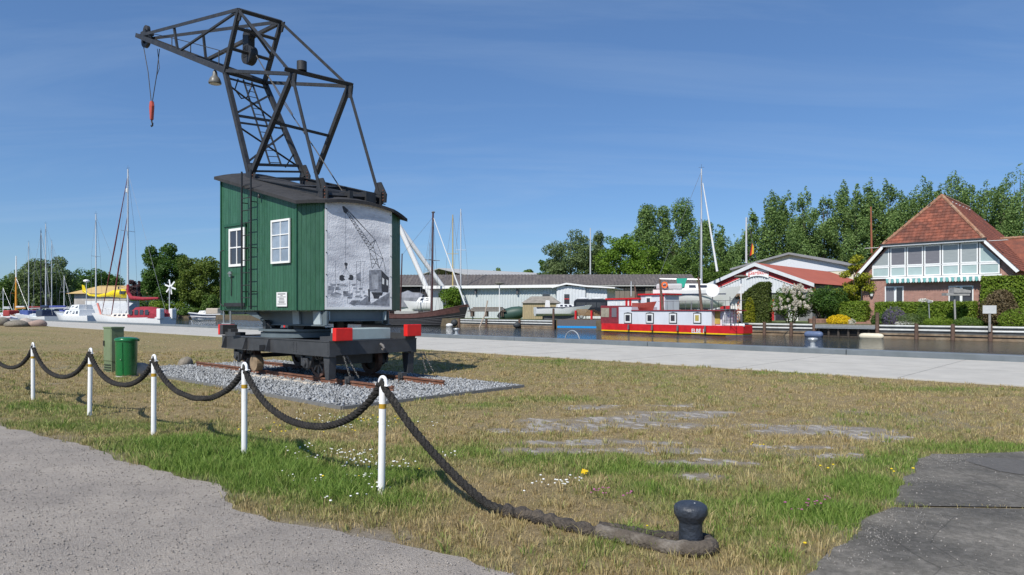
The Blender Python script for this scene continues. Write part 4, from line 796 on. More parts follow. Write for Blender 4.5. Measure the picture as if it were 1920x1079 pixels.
# the rope: one long three-strand hawser through the eyes, ending sleeved round the bollard
HZ = 1.015; SAG = [.47, .47, .42, .43, .52]; path = []
for i in range(5):
    a, b = POSTS[i], POSTS[i+1]; n = 44
    for k in range(n):
        t = k/n; c = (math.cosh(2.2*(2*t-1))-1)/(math.cosh(2.2)-1); path.append(V1((a.x+(b.x-a.x)*t, a.y+(b.y-a.y)*t, HZ-SAG[i]*(1-c))))
G0 = gnd(975, 966, .03); a = POSTS[5]
for t, z in ((0, HZ), (.06, .93), (.25, .635), (.5, .335), (.75, .10), (.88, .05), (1, .045)): path.append(V1((a.x+(G0.x-a.x)*t, a.y+(G0.y-a.y)*t, z)))
def resample(pts, step):
    out = []; P = [V1(p) for p in pts]
    def cr(i, t):
        p0, p1, p2, p3 = P[max(i-1, 0)], P[i], P[i+1], P[min(i+2, len(P)-1)]
        return 0.5*((2*p1)+(p2-p0)*t+(2*p0-5*p1+4*p2-p3)*t*t+(3*p1-p0-3*p2+p3)*t**3)
    for i in range(len(P)-1):
        k = max(1, int((P[i+1]-P[i]).length/step))
        for j in range(k): out.append(cr(i, j/k))
    out.append(P[-1]); return out
ropem = M('tarred_rope', (.034, .032, .030), rough=.9, var=.35, scale=40, bump=.8, bscale=90, col2=(.075, .068, .058), c2pos=(.52, .7), stretch=(1, 1, 1), spec=.2)
RP = resample(path, .028)
rope = thing('mooring_rope', 'thick black twisted rope slung between white posts and down to the bollard', 'rope', Frame(G0, 0))
def strand(pts, ph, off, r, pitch):
    out = []; s = 0; a = None
    for i, p in enumerate(pts):
        d = (pts[min(i+1, len(pts)-1)]-pts[max(i-1, 0)]).normalized(); s += (p-pts[max(i-1, 0)]).length
        if a is None: a = d.cross(V1((0, 0, 1))).normalized()
        a = (a-d*a.dot(d)).normalized(); b = d.cross(a); an = 2*math.pi*s/pitch+ph; out.append(p+(a*math.cos(an)+b*math.sin(an))*off)
    return out
for k in range(3): MB().path(strand(RP, k*2.094, .0195, .022, .17), .0215, 7).build('strand', ropem, rope, WORLD, smooth=True)
BO = gnd(1295, 1031); 
slm = M('muddy_hose', (.10, .083, .066), rough=.85, var=.3, scale=14, bump=.7, bscale=40, col2=(.22, .195, .165), c2pos=(.48, .66), spec=.25)
dkm = M('frayed_rope_sleeve', (.065, .055, .046), rough=.95, var=.5, scale=30, bump=1.0, bscale=55, col2=(.15, .12, .09), c2pos=(.5, .68))
G1 = gnd(1125, 1000, .03)
sl = resample([G0+V1((-.12, .08, .015)), G0+V1((.1, -.06, .01)), G0.lerp(G1, .5)+V1((0, -.01, .01)), G1], .02)
MB().path(sl, [.050+.010*math.sin(i*.9)+random.uniform(-.005, .005) for i in range(len(sl))], 12).build('rope_splice', dkm, rope, WORLD, smooth=True)
R_ = .138; an0 = math.atan2(G1.y-BO.y, G1.x-BO.x)
arcp = [V1((BO.x+R_*math.cos(a), BO.y+R_*math.sin(a), .05)) for a in np.linspace(an0+1.35, an0+2*math.pi-1.35, 22)]
h1 = resample([G1+V1((-.02, -.02, .02)), G1.lerp(BO, .4)+V1((0, -.065, .02)), G1.lerp(BO, .75)+V1((0, -.12, .02))]+arcp[:12], .02)
h2 = resample([G1+V1((0, .04, .03)), G1.lerp(BO, .4)+V1((0, .055, .03)), G1.lerp(BO, .8)+V1((0, .12, .02))]+list(reversed(arcp))[:11], .02)
# arc runs far side first or near side first depending on the angle; pick by y
if arcp[0].y > arcp[-1].y: h1 = resample([G1+V1((-.02, -.02, .02)), G1.lerp(BO, .4)+V1((0, -.065, .02)), G1.lerp(BO, .75)+V1((0, -.12, .02))]+list(reversed(arcp))[:12], .02); h2 = resample([G1+V1((0, .04, .03)), G1.lerp(BO, .4)+V1((0, .055, .03)), G1.lerp(BO, .8)+V1((0, .12, .02))]+arcp[:11], .02)
MB().path(h1, [.056+random.uniform(-.003, .003) for _ in h1], 14).build('hose_sleeve', slm, rope, WORLD, smooth=True)
MB().path(h2, [.046+random.uniform(-.006, .006) for _ in h2], 12).build('hose_sleeve', dkm, rope, WORLD, smooth=True)
bm_ = M('bollard_iron', (.030, .037, .050), rough=.48, var=.3, scale=16, col2=(.062, .072, .09), c2pos=(.52, .7), bump=.3, bscale=50, spec=.5)
bo = thing('iron_bollard', 'small blue-black cast iron mooring bollard with rope looped round its foot', 'bollard', Frame(BO, 0))
MB().lathe((0, 0, -.05), [(.10, 0), (.10, .06), (.084, .075), (.081, .24), (.084, .252)], 36).build('shaft', bm_, bo, smooth=True)
MB().lathe((0, 0, .20), [(.083, 0), (.112, .050), (.117, .062), (.117, .100), (.110, .116), (.088, .130), (.045, .139), (.004, .141)], 36).build('cap', bm_, bo, smooth=True)
MB().ball((.02, -.03, .3385), .007, 6, 4, (1, 1, .3)).build('bird_dropping', white, bo)
# ---- green switch cabinet and bin
c = gnd(209, 699); cab2 = thing('electric_cabinet', 'olive green electrical distribution cabinet behind the green bin', 'cabinet', Frame((c.x, c.y, 0), 55))
olive = M('olive_cabinet', (.18, .235, .13), rough=.5, var=.10, scale=4, col2=(.14, .18, .10)); oliv2 = M('olive_plinth', (.14, .185, .10), rough=.6, var=.1)
MB().box(0, .33, 0, .46, .30, 1.20).build('body', olive, cab2, bevel=.01)
MB().box(-.012, .342, -.012, .472, 1.20, 1.24).prism([(-.012, -.012, 1.24), (.342, -.012, 1.24), (.342, .472, 1.24), (-.012, .472, 1.24)], (0, 0, .001)).build('roof_cap', olive, cab2, bevel=.012)
MB().box(.01, .32, .01, .45, -.05, .298).build('plinth', oliv2, cab2)
dr = MB().box(-.007, -.001, .03, .43, .32, 1.17).build('door', olive, cab2, bevel=.003); MB().box(-.035, -.0075, .37, .41, .72, .86).build('latch', M('latch_black', (.03, .03, .03), rough=.5), dr)
for k in range(3): MB().box(-.009, .009, .05, .41, .05+k*.07, .075+k*.07).build('vent_slot', M('slot_dark', (.03, .04, .025)), cab2)
MB().box(.10, .12, -.007, -.001, 1.02, 1.03).build('badge', M('slot_dark', (.03, .04, .025)), cab2)
c = gnd(237, 706); bn = thing('litter_bin', 'bright green round litter bin with domed lid', 'bin', Frame((c.x, c.y, 0), 20))
bgr = M('bin_green_enamel', (.008, .135, .032), rough=.28, var=.06, scale=3, spec=.6, coat=.3); bgd = M('bin_green_dark', (.004, .10, .022), rough=.35)
MB().lathe((0, 0, .03), [(.235, 0), (.245, .01), (.255, .86), (.255, .88)], 48).build('drum', bgr, bn, smooth=True)
MB().lathe((0, 0, .905), [(.25, 0), (.272, .005), (.276, .05), (.268, .065), (.235, .085), (.10, .105), (.004, .108)], 48).build('lid', bgr, bn, smooth=True)
MB().lathe((0, 0, -.02), [(.24, 0), (.24, .045)], 36).build('base_ring', M('bin_base', (.5, .5, .45), rough=.6), bn)
MB().bar((-.05, -.262, .08), (-.05, -.262, .88), .008, .01).build('door_seam', bgd, bn); MB().disc((-.09, -.258, .45), (0, 1, 0), .012, .02, 12).build('lock', M('latch_steel', (.5, .5, .48), metal=.6, rough=.4), bn)
MB().box(.22, .30, -.03, .03, .90, .96).build('hinge', bgd, bn)
# ---- stones
def boulder(px, py, w, h, label, mat, seed, d=.8):
    c = gnd(px, py); o = MB(); rn = random.Random(seed); nu, nv = 20, 12
    o.ball((0, 0, h*.32), 1.0, nu, nv, (w/2, w/2*d, h*.62)); vs = []
    for v in o.v:
        q = 1+.34*(float(fbm(np.array([v[0]/w*2.2+seed*3.1+5]), np.array([v[1]/w*2.2+v[2]/w*1.9+9]), 3)[0])-.5); vs.append((v[0]*q, v[1]*q, v[2]*q))
    o.v = vs; b = o.build('boulder', mat, frame=Frame((c.x, c.y, -.03), seed*37), smooth=True); return tag(b, label, 'boulder')
pale = M('pale_granite', (.42, .36, .31), rough=.85, var=.2, scale=9, bump=.35, bscale=30, col2=(.28, .25, .21), c2pos=(.5, .7))
moss = M('mossy_granite', (.21, .185, .15), rough=.9, var=.35, scale=10, bump=.5, bscale=25, col2=(.12, .13, .07), c2pos=(.5, .65))
boulder(259, 704, .66, .40, 'pale rounded boulder at the foot of the green litter bin', pale, 1)
boulder(347, 688, .48, .34, 'rough mossy boulder at the left end of the ballast bed', moss, 2)
boulder(4, 611, 1.9, 1.0, 'grey boulder cut by the left edge of the photo', moss, 3); boulder(30, 613, 2.6, .75, 'flat grey boulder, second from the left edge', moss, 4); boulder(49, 611.5, 1.7, .95, 'pale humped boulder in the row at the left edge', pale, 5); boulder(70, 612.5, 1.7, .8, 'rightmost reddish boulder of the row at the left edge', M('red_granite', (.33, .24, .20), rough=.9, var=.2, scale=6), 6)
# ---- mooring bollards and ladder hoops on the quay edge
galv = M('galvanised_dull', (.40, .42, .43), rough=.45, metal=.35, var=.15, scale=8)
for px, lab in ((1524, 'grey mooring bollard on the quay edge in front of the blue fender'), (856, 'grey mooring bollard on the quay edge below the dark wooden ship')):
    t = (px-CX)/FPX; Y = 27.45/(-t*QF.s+QF.c); b = MB().lathe((0, 0, 0), [(.20, 0), (.20, .03), (.10, .05), (.09, .22), (.16, .28), (.19, .33), (.17, .38), (.05, .40)], 24).build('mooring_bollard', galv, frame=Frame((t*Y, Y, .235), 0), smooth=True)
    tag(b, lab, 'bollard', 'grey bollards on the quay edge')
for px, w, lab in ((1073, .95, 'arched steel ladder handrail on the quay left of the red houseboat'), (358, .75, 'arched steel ladder handrail on the quay near the far left motorboat')):
    t = (px-CX)/FPX; Y = 27.95/(-t*QF.s+QF.c); pts = [(w/2*math.cos(a), 0, .12+.52*math.sin(a)) for a in np.linspace(0, math.pi, 15)]
    tag(MB().path([(w/2, 0, -.6)]+pts+[(-w/2, 0, -.6)], .028, 8).build('ladder_hoop', galv, frame=Frame((t*Y, Y, 0), QA), smooth=True), lab, 'handrail', 'ladder hoops on the quay')
c = gnd(1097, 893); sc = MB(); rn = random.Random(3)
for k in range(7): x, y, z = rn.uniform(-.04, .04), rn.uniform(-.03, .03), rn.uniform(.02, .07); x, y, z = x*.6, y*.6, z*.7; sc.add([(x-.018, y, z), (x+.018, y+.01, z+.005), (x+.012, y+.012, z+.022), (x-.012, y+.008, z+.028)], [(0, 1, 2, 3)])
tag(sc.build('yellow_scrap', M('yellow_petal', (.80, .55, .02), rough=.6), frame=Frame((c.x, c.y, 0))), 'small bright yellow scrap lying in the grass right of the rope', 'litter')
# ---- old paving bricks showing through the worn lawn
paving = bpy.data.objects.new('brick_paving', None); COL.objects.link(paving); FR[paving] = WORLD; paving['kind'] = 'structure'
pbr = M('paving_brick', (.24, .222, .20), rough=.9, var=.25, scale=20, bump=.3, bscale=60, col2=(.30, .28, .255), objrand=.22, island=.16); cand = []
for i in range(-80, 185):
    for j in range(-12, 136):
        x = -9.5+i*.165+(j % 2)*.082; y = 3.5+j*.092; p = QF.w((x, y, 0)); cand.append((p.x, p.y))
cand = np.array(cand); g, b, s = zones(cand[:, 0], cand[:, 1]); keep = (b > .22+.45*np.random.default_rng(2).random(len(b)))&(fbm(cand[:, 0]*5.5+5, cand[:, 1]*7.0) > .47)&(np.random.default_rng(4).random(len(b)) < .68)&(cand[:, 1] > 5.8)&(cand[:, 1] < 14); cand = cand[keep]
cand = cand[np.argsort(cand[:, 1])]
brick_me = None
def brick_mesh(w, h, t):
    mb = MB(); mb.add([(-w, -h, -.03), (w, -h, -.03), (w, h, -.03), (-w, h, -.03), (-w, -h, t-.006), (w, -h, t-.006), (w, h, t-.006), (-w, h, t-.006), (-w+.008, -h+.008, t), (w-.008, -h+.008, t), (w-.008, h-.008, t), (-w+.008, h-.008, t)],
        [(0, 1, 5, 4), (1, 2, 6, 5), (2, 3, 7, 6), (3, 0, 4, 7), (4, 5, 9, 8), (5, 6, 10, 9), (6, 7, 11, 10), (7, 4, 8, 11), (8, 9, 10, 11)]); return mb
rest = MB()
for k, (x, y) in enumerate(cand):
    if k < 300:
        if brick_me is None: o = brick_mesh(.078, .042, .004).build('brick', pbr, paving); brick_me = o.data
        else: o = bpy.data.objects.new('brick', brick_me); COL.objects.link(o); o.parent = paving
        o.location = (x, y, random.uniform(-.004, .003)); o.rotation_euler = (random.uniform(-.02, .02), random.uniform(-.02, .02), QF.a+random.uniform(-.05, .05))
    else:
        q = Frame((x, y, random.uniform(-.004, .003)), QA+random.uniform(-3, 3)); m = brick_mesh(.078, .042, .004); rest.add([q.w(v) for v in m.v], m.f)
if rest.v: tag(rest.build('bricks', pbr, paving), kind='stuff')
print('bricks', len(cand))
# ================================================================== FAR BANK: walls, piles, buildings
def bankpt(px, off=0.0):
    """point on the bank line seen at this bearing, moved off metres towards the water"""
    t = (px-CX)/FPX
    for a, b in zip(BANK[:-1], BANK[1:]):
        ta, tb = a.x/a.y, b.x/b.y
        if tb <= t <= ta:
            d = b-a; k = (t*a.y-a.x)/(d.x-t*d.y); p = a+d*k; n = V1((-d.y, d.x, 0)).normalized()
            if n.y > 0: n = -n
            return V1((p.x, p.y, 0))+n*off
ribm = M('bank_rib_white', (.56, .57, .55), rough=.5, var=.15, scale=3, col2=(.30, .29, .26), c2pos=(.55, .75))
ribd = M('bank_sheet_dark', (.085, .09, .09), rough=.6, var=.3, scale=2); walm = M('bank_waling', (.20, .145, .095), rough=.85, var=.4, scale=2, col2=(.34, .28, .2), c2pos=(.5, .7)); pilem = M('pile_wood', (.12, .075, .055), rough=.85, var=.35, scale=6, bump=.4, bscale=20)
def bank_wall(label, pxs, top, tall=(), skip_first=False):
    p0 = bankpt(pxs[0]); th = thing('bank_wall', label, 'retaining wall', Frame((p0.x, p0.y, WZ), 0), 'corrugated bank walls')
    for a, b in zip(pxs[:-1], pxs[1:]):
        A, B = bankpt(a, .25), bankpt(b, .25)
        MB().bar((A.x, A.y, -.05), (B.x, B.y, -.05), .05, 1.1).build('sheet', ribd, th, WORLD)
        for z, h in ((top-.09, .17), (top-.40, .17)):
            d = (B-A).normalized(); n = V1((d.y, -d.x, 0)); n = n if n.y < 0 else -n
            MB().path([A+n*.06+V1((0, 0, z)), B+n*.06+V1((0, 0, z))], h/2, 10).build('rib', ribm, th, WORLD, smooth=True)
        MB().bar((A.x+n.x*.14, A.y+n.y*.14, top-.74), (B.x+n.x*.14, B.y+n.y*.14, top-.74), .12, .15).build('waling', walm, th, WORLD)
        MB().bar((A.x+n.x*.10, A.y+n.y*.10, WZ+.08), (B.x+n.x*.10, B.y+n.y*.10, WZ+.08), .12, .2).build('waling', walm, th, WORLD)
    for i, a in enumerate(pxs):
        A = bankpt(a, .52); h = dict(tall).get(a, top+.14)
        MB().tube((A.x, A.y, -1.2), (A.x, A.y, h), .16, .14, 10).build('pile', pilem, th, WORLD, smooth=True)
    return th
bank_wall('white-ribbed bank wall in front of the brick house garden', (1649, 1722, 1790, 1860, 1990, 2150), .50, ((1649, 1.5),))
bank_wall('white-ribbed bank wall below the lilac bush, right of the houseboat', (1392, 1438, 1488, 1531), .48, ((1531, 1.15),))
bank_wall('white-ribbed bank wall below the lawn of the white shed', (866, 917, 979, 1043), .42, ((1043, 1.9),))
p = bankpt(918, 1.0); tag(MB().path([(p.x-.8, p.y, -1.0), (p.x+.1, p.y, 1.1), (p.x+.45, p.y, 3.0)], .09, 8).build('leaning_pole', M('bare_pole', (.42, .34, .27), rough=.8, var=.2)), 'thin bare pole leaning out of the water before the white shed', 'pole')
p = bankpt(978, .85); tag(MB().ball((p.x, p.y, -.25), .5, 14, 10, (1, .6, .75)).build('hanging_fender', M('fender_black', (.03, .035, .04), rough=.6), smooth=True), 'black fender hanging at the bank wall before the white shed', 'fender')
p = bankpt(861, .9); tag(MB().ball((p.x, p.y, -.1), .62, 14, 10, (.8, .6, .8)).build('hanging_fender', M('fender_black', (.03, .035, .04), rough=.6), smooth=True), 'black fender at the bow of the dark wooden ship', 'fender')
p = bankpt(858, 1.6); tag(MB().ball((p.x, p.y, WZ+.15), .42, 14, 8, (1.2, .8, .7)).build('float_buoy', M('buoy_white', (.7, .7, .68), rough=.5), smooth=True), 'small white buoy floating below the dark ship bow', 'buoy')
def fender(px, L, r, mat, label):
    p = bankpt(px, 1.3); a, b = bankpt(px-30), bankpt(px+30); d = (b-a).normalized(); prof = [(-.5, .15), (-.47, .55), (-.42, .85), (-.3, 1), (.3, 1), (.42, .85), (.47, .55), (.5, .15)]
    o = MB().path([V1((p.x, p.y, WZ+r*.6))+d*(L*k) for k, _ in prof], [r*q for _, q in prof], 16).build('floating_fender', mat, smooth=True); return tag(o, label, 'fender')
fender(1537, 1.6, .30, M('fender_blue', (.10, .14, .24), rough=.5, var=.15), 'fat blue-grey fender floating before the wooden jetty'); fender(1644, 1.9, .26, M('fender_cream', (.66, .60, .46), rough=.5, var=.12), 'long cream white fender floating at the right end of the jetty')
# wooden jetty set into the bank
jA, jB = bankpt(1534, .3), bankpt(1646, .3); dd = (jB-jA).normalized(); nn = V1((dd.y, -dd.x, 0)); nn = nn if nn.y < 0 else -nn
jet = thing('wooden_jetty', 'grey weathered wooden jetty in front of the low garden hedge', 'jetty', Frame((jA.x, jA.y, WZ), 0)); jw = M('jetty_wood', (.30, .295, .28), rough=.85, var=.25, scale=5); jd_ = M('jetty_dark', (.06, .05, .042), rough=.9, var=.3)
L = (jB-jA).length; nb = int(L/.30)
for k in range(nb):
    a = jA+dd*(k*L/nb+.01)+V1((0, 0, .40)); MB().add([a+nn*.35, a+dd*(L/nb-.02)+nn*.35, a+dd*(L/nb-.02)-nn*1.3, a-nn*1.3]+[q+V1((0, 0, .05)) for q in (a+nn*.35, a+dd*(L/nb-.02)+nn*.35, a+dd*(L/nb-.02)-nn*1.3, a-nn*1.3)], [(0,1,2,3),(7,6,5,4),(0,4,5,1),(1,5,6,2),(2,6,7,3),(3,7,4,0)]).build('deck_board', jw, jet, WORLD)
MB().bar(jA+nn*.30+V1((0, 0, .30)), jB+nn*.30+V1((0, 0, .30)), .12, .18).build('edge_beam', M('jetty_grey', (.22, .235, .24), rough=.7), jet, WORLD); MB().bar(jA+nn*.38+V1((0, 0, .16)), jB+nn*.38+V1((0, 0, .16)), .05, .05).build('edge_pipe', galv, jet, WORLD)
MB().bar(jA-nn*.2+V1((0, 0, -.35)), jB-nn*.2+V1((0, 0, -.35)), .1, 1.2).build('back_wall', jd_, jet, WORLD)
for k in range(6): q = jA.lerp(jB, (k+.3)/6)+nn*.1; MB().tube(q+V1((0, 0, -1)), q+V1((0, 0, .38)), .10, n=8).build('leg', jd_, jet, WORLD)
st = thing('garden_steps', 'red brown garden steps between the two low hedges', 'steps', Frame(bankpt(1612, -1.5)+V1((0, 0, FAR_Z)), QA)); stm = M('step_brick', (.26, .15, .11), rough=.85, var=.3, scale=5)
for k in range(4): MB().box(-1.2, 1.2, k*.9, k*.9+.95, 0, .05+.11*k).build('step', stm, st, bevel=.02)
# ---------------------------------------------------------------- brick house
HO = at(1750, 582, 58.0); HF = Frame((HO.x, HO.y, FAR_Z), -45.0)
house = thing('brick_house', 'red brick house with steep tiled half-hipped roof and white window band', 'house', HF)
def brickmat():
    m = bpy.data.materials.new('red_brickwork'); m.use_nodes = True; t = m.node_tree; b = t.nodes['Principled BSDF']; b.inputs['Roughness'].default_value = .85
    tc = nd(t, 'ShaderNodeTexCoord'); sp = nd(t, 'ShaderNodeSeparateXYZ'); cb = nd(t, 'ShaderNodeCombineXYZ'); t.links.new(tc.outputs['Object'], sp.inputs[0]); ad = nd(t, 'ShaderNodeMath', operation='ADD'); t.links.new(sp.outputs[0], ad.inputs[0]); t.links.new(sp.outputs[1], ad.inputs[1]); t.links.new(ad.outputs[0], cb.inputs[0]); t.links.new(sp.outputs[2], cb.inputs[1])
    br = nd(t, 'ShaderNodeTexBrick'); br.inputs['Scale'].default_value = 1.0; br.inputs['Brick Width'].default_value = .25; br.inputs['Row Height'].default_value = .083; br.inputs['Mortar Size'].default_value = .009
    br.inputs['Color1'].default_value = (.38, .18, .135, 1); br.inputs['Color2'].default_value = (.28, .125, .095, 1); br.inputs['Mortar'].default_value = (.42, .37, .33, 1); t.links.new(cb.outputs[0], br.inputs['Vector'])
    n = nd(t, 'ShaderNodeTexNoise'); n.inputs['Scale'].default_value = 3; t.links.new(tc.outputs['Object'], n.inputs['Vector']); mx = nd(t, 'ShaderNodeMixRGB', blend_type='OVERLAY'); mx.inputs[0].default_value = .35; t.links.new(br.outputs[0], mx.inputs[1]); t.links.new(n.outputs[0], mx.inputs[2]); t.links.new(mx.outputs[0], b.inputs['Base Color'])
    bp = nd(t, 'ShaderNodeBump'); bp.inputs['Strength'].default_value = .5; bp.inputs['Distance'].default_value = .012; t.links.new(br.outputs['Fac'], bp.inputs['Height']); bp.invert = True; t.links.new(bp.outputs[0], b.inputs['Normal']); return m
bk = brickmat(); wht = M('house_white_paint', (.78, .79, .78), rough=.4, var=.04); tile = M('clay_tile', (.225, .072, .042), rough=.7, var=.35, scale=2.2, col2=(.12, .05, .036), c2pos=(.42, .66), island=.28); ridge_m = M('ridge_tile_lichen', (.29, .15, .09), rough=.85, var=.4, scale=5, col2=(.36, .28, .2), c2pos=(.5, .68)); trim_d = M('dark_trim', (.03, .032, .035), rough=.5)
yo = -.55
hL, hR = HF.px(1655, 459, yo), HF.px(1845, 449, yo); vL, vR = HF.px(1602, 519, yo), HF.px(1926, 523, yo)
zh = (hL.z+hR.z)/2; xc = (hL.x+hR.x)/2; hw = (hR.x-hL.x)/2; m_ = (zh-vL.z)/(hL.x-vL.x); zr = zh+m_*hw; ve = 3.0                      # verge spread
EX = hw+(zh-vL.z)/m_; zE = vL.z
ya_ = 2.0
for k in range(80):                                     # depth of the hip apex, from where it shows against the sky
    if HF.proj((xc, ya_, zr))[0] > 1766: break
    ya_ += .1
RL = 10.0; yE = ya_+RL; yB = yE+ya_-yo; print('house', xc, hw, zh, zr, ya_, EX, m_)
xl, xr = HF.px(1618, 560, 0).x, HF.px(1900, 560, 0).x
# walls
gab = [(xl, 0, 0), (xr, 0, 0), (xr, 0, min(zE+.2, 3.2)), (xr, 0, zE+(xc+EX-xr)*m_-.30), (hR.x-.15, 0, zh-.2), (hL.x+.15, 0, zh-.2), (xl, 0, zE+(xl-(xc-EX))*m_-.30)]
MB().prism(gab, (0, yB-.8, 0)).build('wall', bk, house)
MB().box(xl-.03, xr+.03, -.03, 0-.002, 0, .45).build('plinth', M('plinth_pale', (.5, .45, .4), rough=.8), house)
# roof planes as courses of tiles with a rolled profile
def tiled(name, P0, U, Vv, nu, nv, inside):
    """rows of pantiles: origin P0, U along the eave, V up the slope"""
    P0, U, Vv = V1(P0), V1(U), V1(Vv); nrm = U.cross(Vv).normalized(); nrm = nrm if nrm.z > 0 else -nrm; vs = []; fs = []
    for j in range(nv):
        for i in range(nu):
            if not inside((i+.5)/nu, (j+.5)/nv): continue
            o = len(vs); a, b, c, d = i/nu, (i+1)/nu, j/nv, (j+1.12)/nv
            for q, (u, v) in enumerate(((a, c), (a+.30/nu, c), (a+.62/nu, c), (b, c), (a, d), (a+.30/nu, d), (a+.62/nu, d), (b, d))):
                h = (.045, .065, .025, .045)[q % 4]+(.035 if q < 4 else 0); vs.append(P0+U*u+Vv*v+nrm*h)
            for k in range(3): fs.append((o+k, o+k+1, o+k+5, o+k+4))
            vs += [P0+U*a+Vv*c, P0+U*b+Vv*c]; fs.append((o+8, o+9, o+3, o+2, o+1, o))
    o = MB().add(vs, fs).build(name, tile, house); o['kind'] = 'stuff'; return o
slabs = MB(); A, B_, C_ = V1((hL.x, yo, zh)), V1((hR.x, yo, zh)), V1((xc, ya_, zr)); D_ = V1((xc, yE, zr))
eL0, eL1, eR0, eR1 = V1((xc-EX, yo, zE)), V1((xc-EX, yB, zE)), V1((xc+EX, yo, zE)), V1((xc+EX, yB, zE)); bL, bR = V1((hL.x, yB, zh)), V1((hR.x, yB, zh))
slabs.add([A, B_, C_], [(0, 1, 2)]); slabs.add([eL0, A, C_, D_, bL, eL1], [(0, 1, 2, 3, 4, 5)]); slabs.add([eR0, B_, C_, D_, bR, eR1], [(5, 4, 3, 2, 1, 0)]); slabs.add([bL, bR, D_], [(0, 2, 1)])
rf = slabs.build('roof', tile, house)
H_ = C_-(A+B_)/2; nv = int(H_.length/.34); nu = int((B_-A).length/.30)
tiled('hip_tiles', A, B_-A, H_, nu, nv, lambda u, v: abs(u-.5) < .5*(1-v)+.006)
slR = V1((xc, yo, zr))-eR0; Wd = (eR1-eR0).length; fh = (zh-zE)/(zr-zE)
def inR(u, v):
    y = yo+u*(yB-yo)
    if v <= fh: return True
    k = (v-fh)/(1-fh); return yo+(ya_-yo)*k <= y <= yB-(yB-yE)*k
tiled('right_slope_tiles', eR0, eR1-eR0, slR, int(Wd/.30), int(slR.length/.34), inR); tiled('left_slope_tiles', eL0, eL1-eL0, V1((xc, yo, zr))-eL0, int(Wd/.5), int(slR.length/.5), inR)
def ridge(a, b, st=.36):
    n = max(1, int((b-a).length/st)); d = (b-a)/n
    for k in range(n): MB().path([a+d*k+V1((0, 0, .04)), a+d*(k+1.06)+V1((0, 0, .06))], [.13, .15], 8).build('ridge_tile', ridge_m, rf)
ridge(A, C_); ridge(B_, C_); ridge(C_, D_, .45)
for k in range(6):                                       # pale snow guards near the ridge of the right slope
    q = C_.lerp(D_, .12+k*.13)+(eR0-V1((xc, yo, zr))).normalized()*.75+V1((0, 0, .12)); MB().bar(q, q+V1((0, .32, 0)), .16, .05).build('vent_tile', wht, rf)
for a, b in ((eL0, A), (eR0, B_)):
    MB().prism([a+V1((0, -.02, .05)), b+V1((0, -.02, .05)), b+V1((0, -.02, -.34)), a+V1((0.25 if a is eL0 else -.25, -.02, -.10))], (0, .06, 0)).build('bargeboard', wht, house)
    n = 15
    for k in range(n): p, q = a.lerp(b, k/n)+V1((0, .04, .10)), a.lerp(b, (k+1.05)/n)+V1((0, .04, .12)); MB().bar(p, q, .22, .07).build('verge_tile', tile, rf)
MB().box(hL.x-.05, hR.x+.05, yo-.04, yo+.06, zh-.16, zh-.02).build('fascia', wht, house); MB().tube((hL.x-.2, yo-.08, zh+.01), (hR.x+.2, yo-.08, zh+.01), .06, n=8).build('gutter', trim_d, house)
MB().box(xl+.3, xr-.3, yo+.06, 0, zh-.20, zh-.17).build('soffit', wht, house)
# window band: seven bays, upper light and lower panel
zx = lambda x: 1580+x/3.853; b0 = HF.px(1750, 517, -.12).z; bm1 = HF.px(1750, 496.5, -.12).z; b1 = zh-.22
blind = M('blind_grey', (.17, .165, .18), rough=.25, var=.10, scale=1.2, stretch=(1, 1, 12), spec=.8); blind2 = M('blind_pale', (.30, .33, .33), rough=.25, var=.10, scale=1.2, stretch=(1, 1, 12), spec=.8); pale_g = M('frosted_panel', (.36, .46, .45), rough=.2, var=.08, scale=1, spec=.7)
bandx = [HF.px(zx(v), 500, -.12).x for v in (210, 340, 459, 585, 713, 846, 982, 1138)]
MB().box(bandx[0]-.1, bandx[-1]+.1, -.16, -.001, b0-.16, b0-.04).build('band_sill', wht, house)
def slope_top(x):
    return min(b1, zE+(x-(xc-EX))*m_-.62, zE+((xc+EX)-x)*m_-.62)
for k in range(7):
    x0, x1 = bandx[k]+.035, bandx[k+1]-.035
    for lo, hi, gl in ((b0, bm1-.05, pale_g), (bm1, None, (blind2, blind, blind, blind, blind2, blind2, pale_g)[k])):
        if hi is None: poly = [(x0, lo), (x1, lo), (x1, max(lo+.15, slope_top(x1))), (x0, max(lo+.15, slope_top(x0)))]
        else: poly = [(x0, lo), (x1, lo), (x1, hi), (x0, hi)]
        cxm, cz = sum(p[0] for p in poly)/4, sum(p[1] for p in poly)/4
        def ins(p, w):
            return (p[0]+math.copysign(w, cxm-p[0]), p[1]+math.copysign(min(w, abs(cz-p[1])*.8), cz-p[1]))
        bkd = MB().prism([(p[0]-math.copysign(.03, cxm-p[0]), -.06, p[1]-math.copysign(.03, cz-p[1])) for p in poly], (0, .055, 0)).build('window_surround', trim_d, house)
        fw = MB()
        for a, b in zip(poly, poly[1:]+poly[:1]):
            ai, bi = ins(a, .10), ins(b, .10); fw.prism([(a[0], -.12, a[1]), (b[0], -.12, b[1]), (bi[0], -.12, bi[1]), (ai[0], -.12, ai[1])], (0, .058, 0))
        w = fw.build('window_frame', wht, house)
        MB().add([(ins(p, .095)[0], -.085, ins(p, .095)[1]) for p in poly], [(0, 1, 2, 3)]).build('pane', gl, w)
MB().box(bandx[0], bandx[-1], -.10, -.001, bm1-.045, bm1-.005).build('band_transom', wht, house)
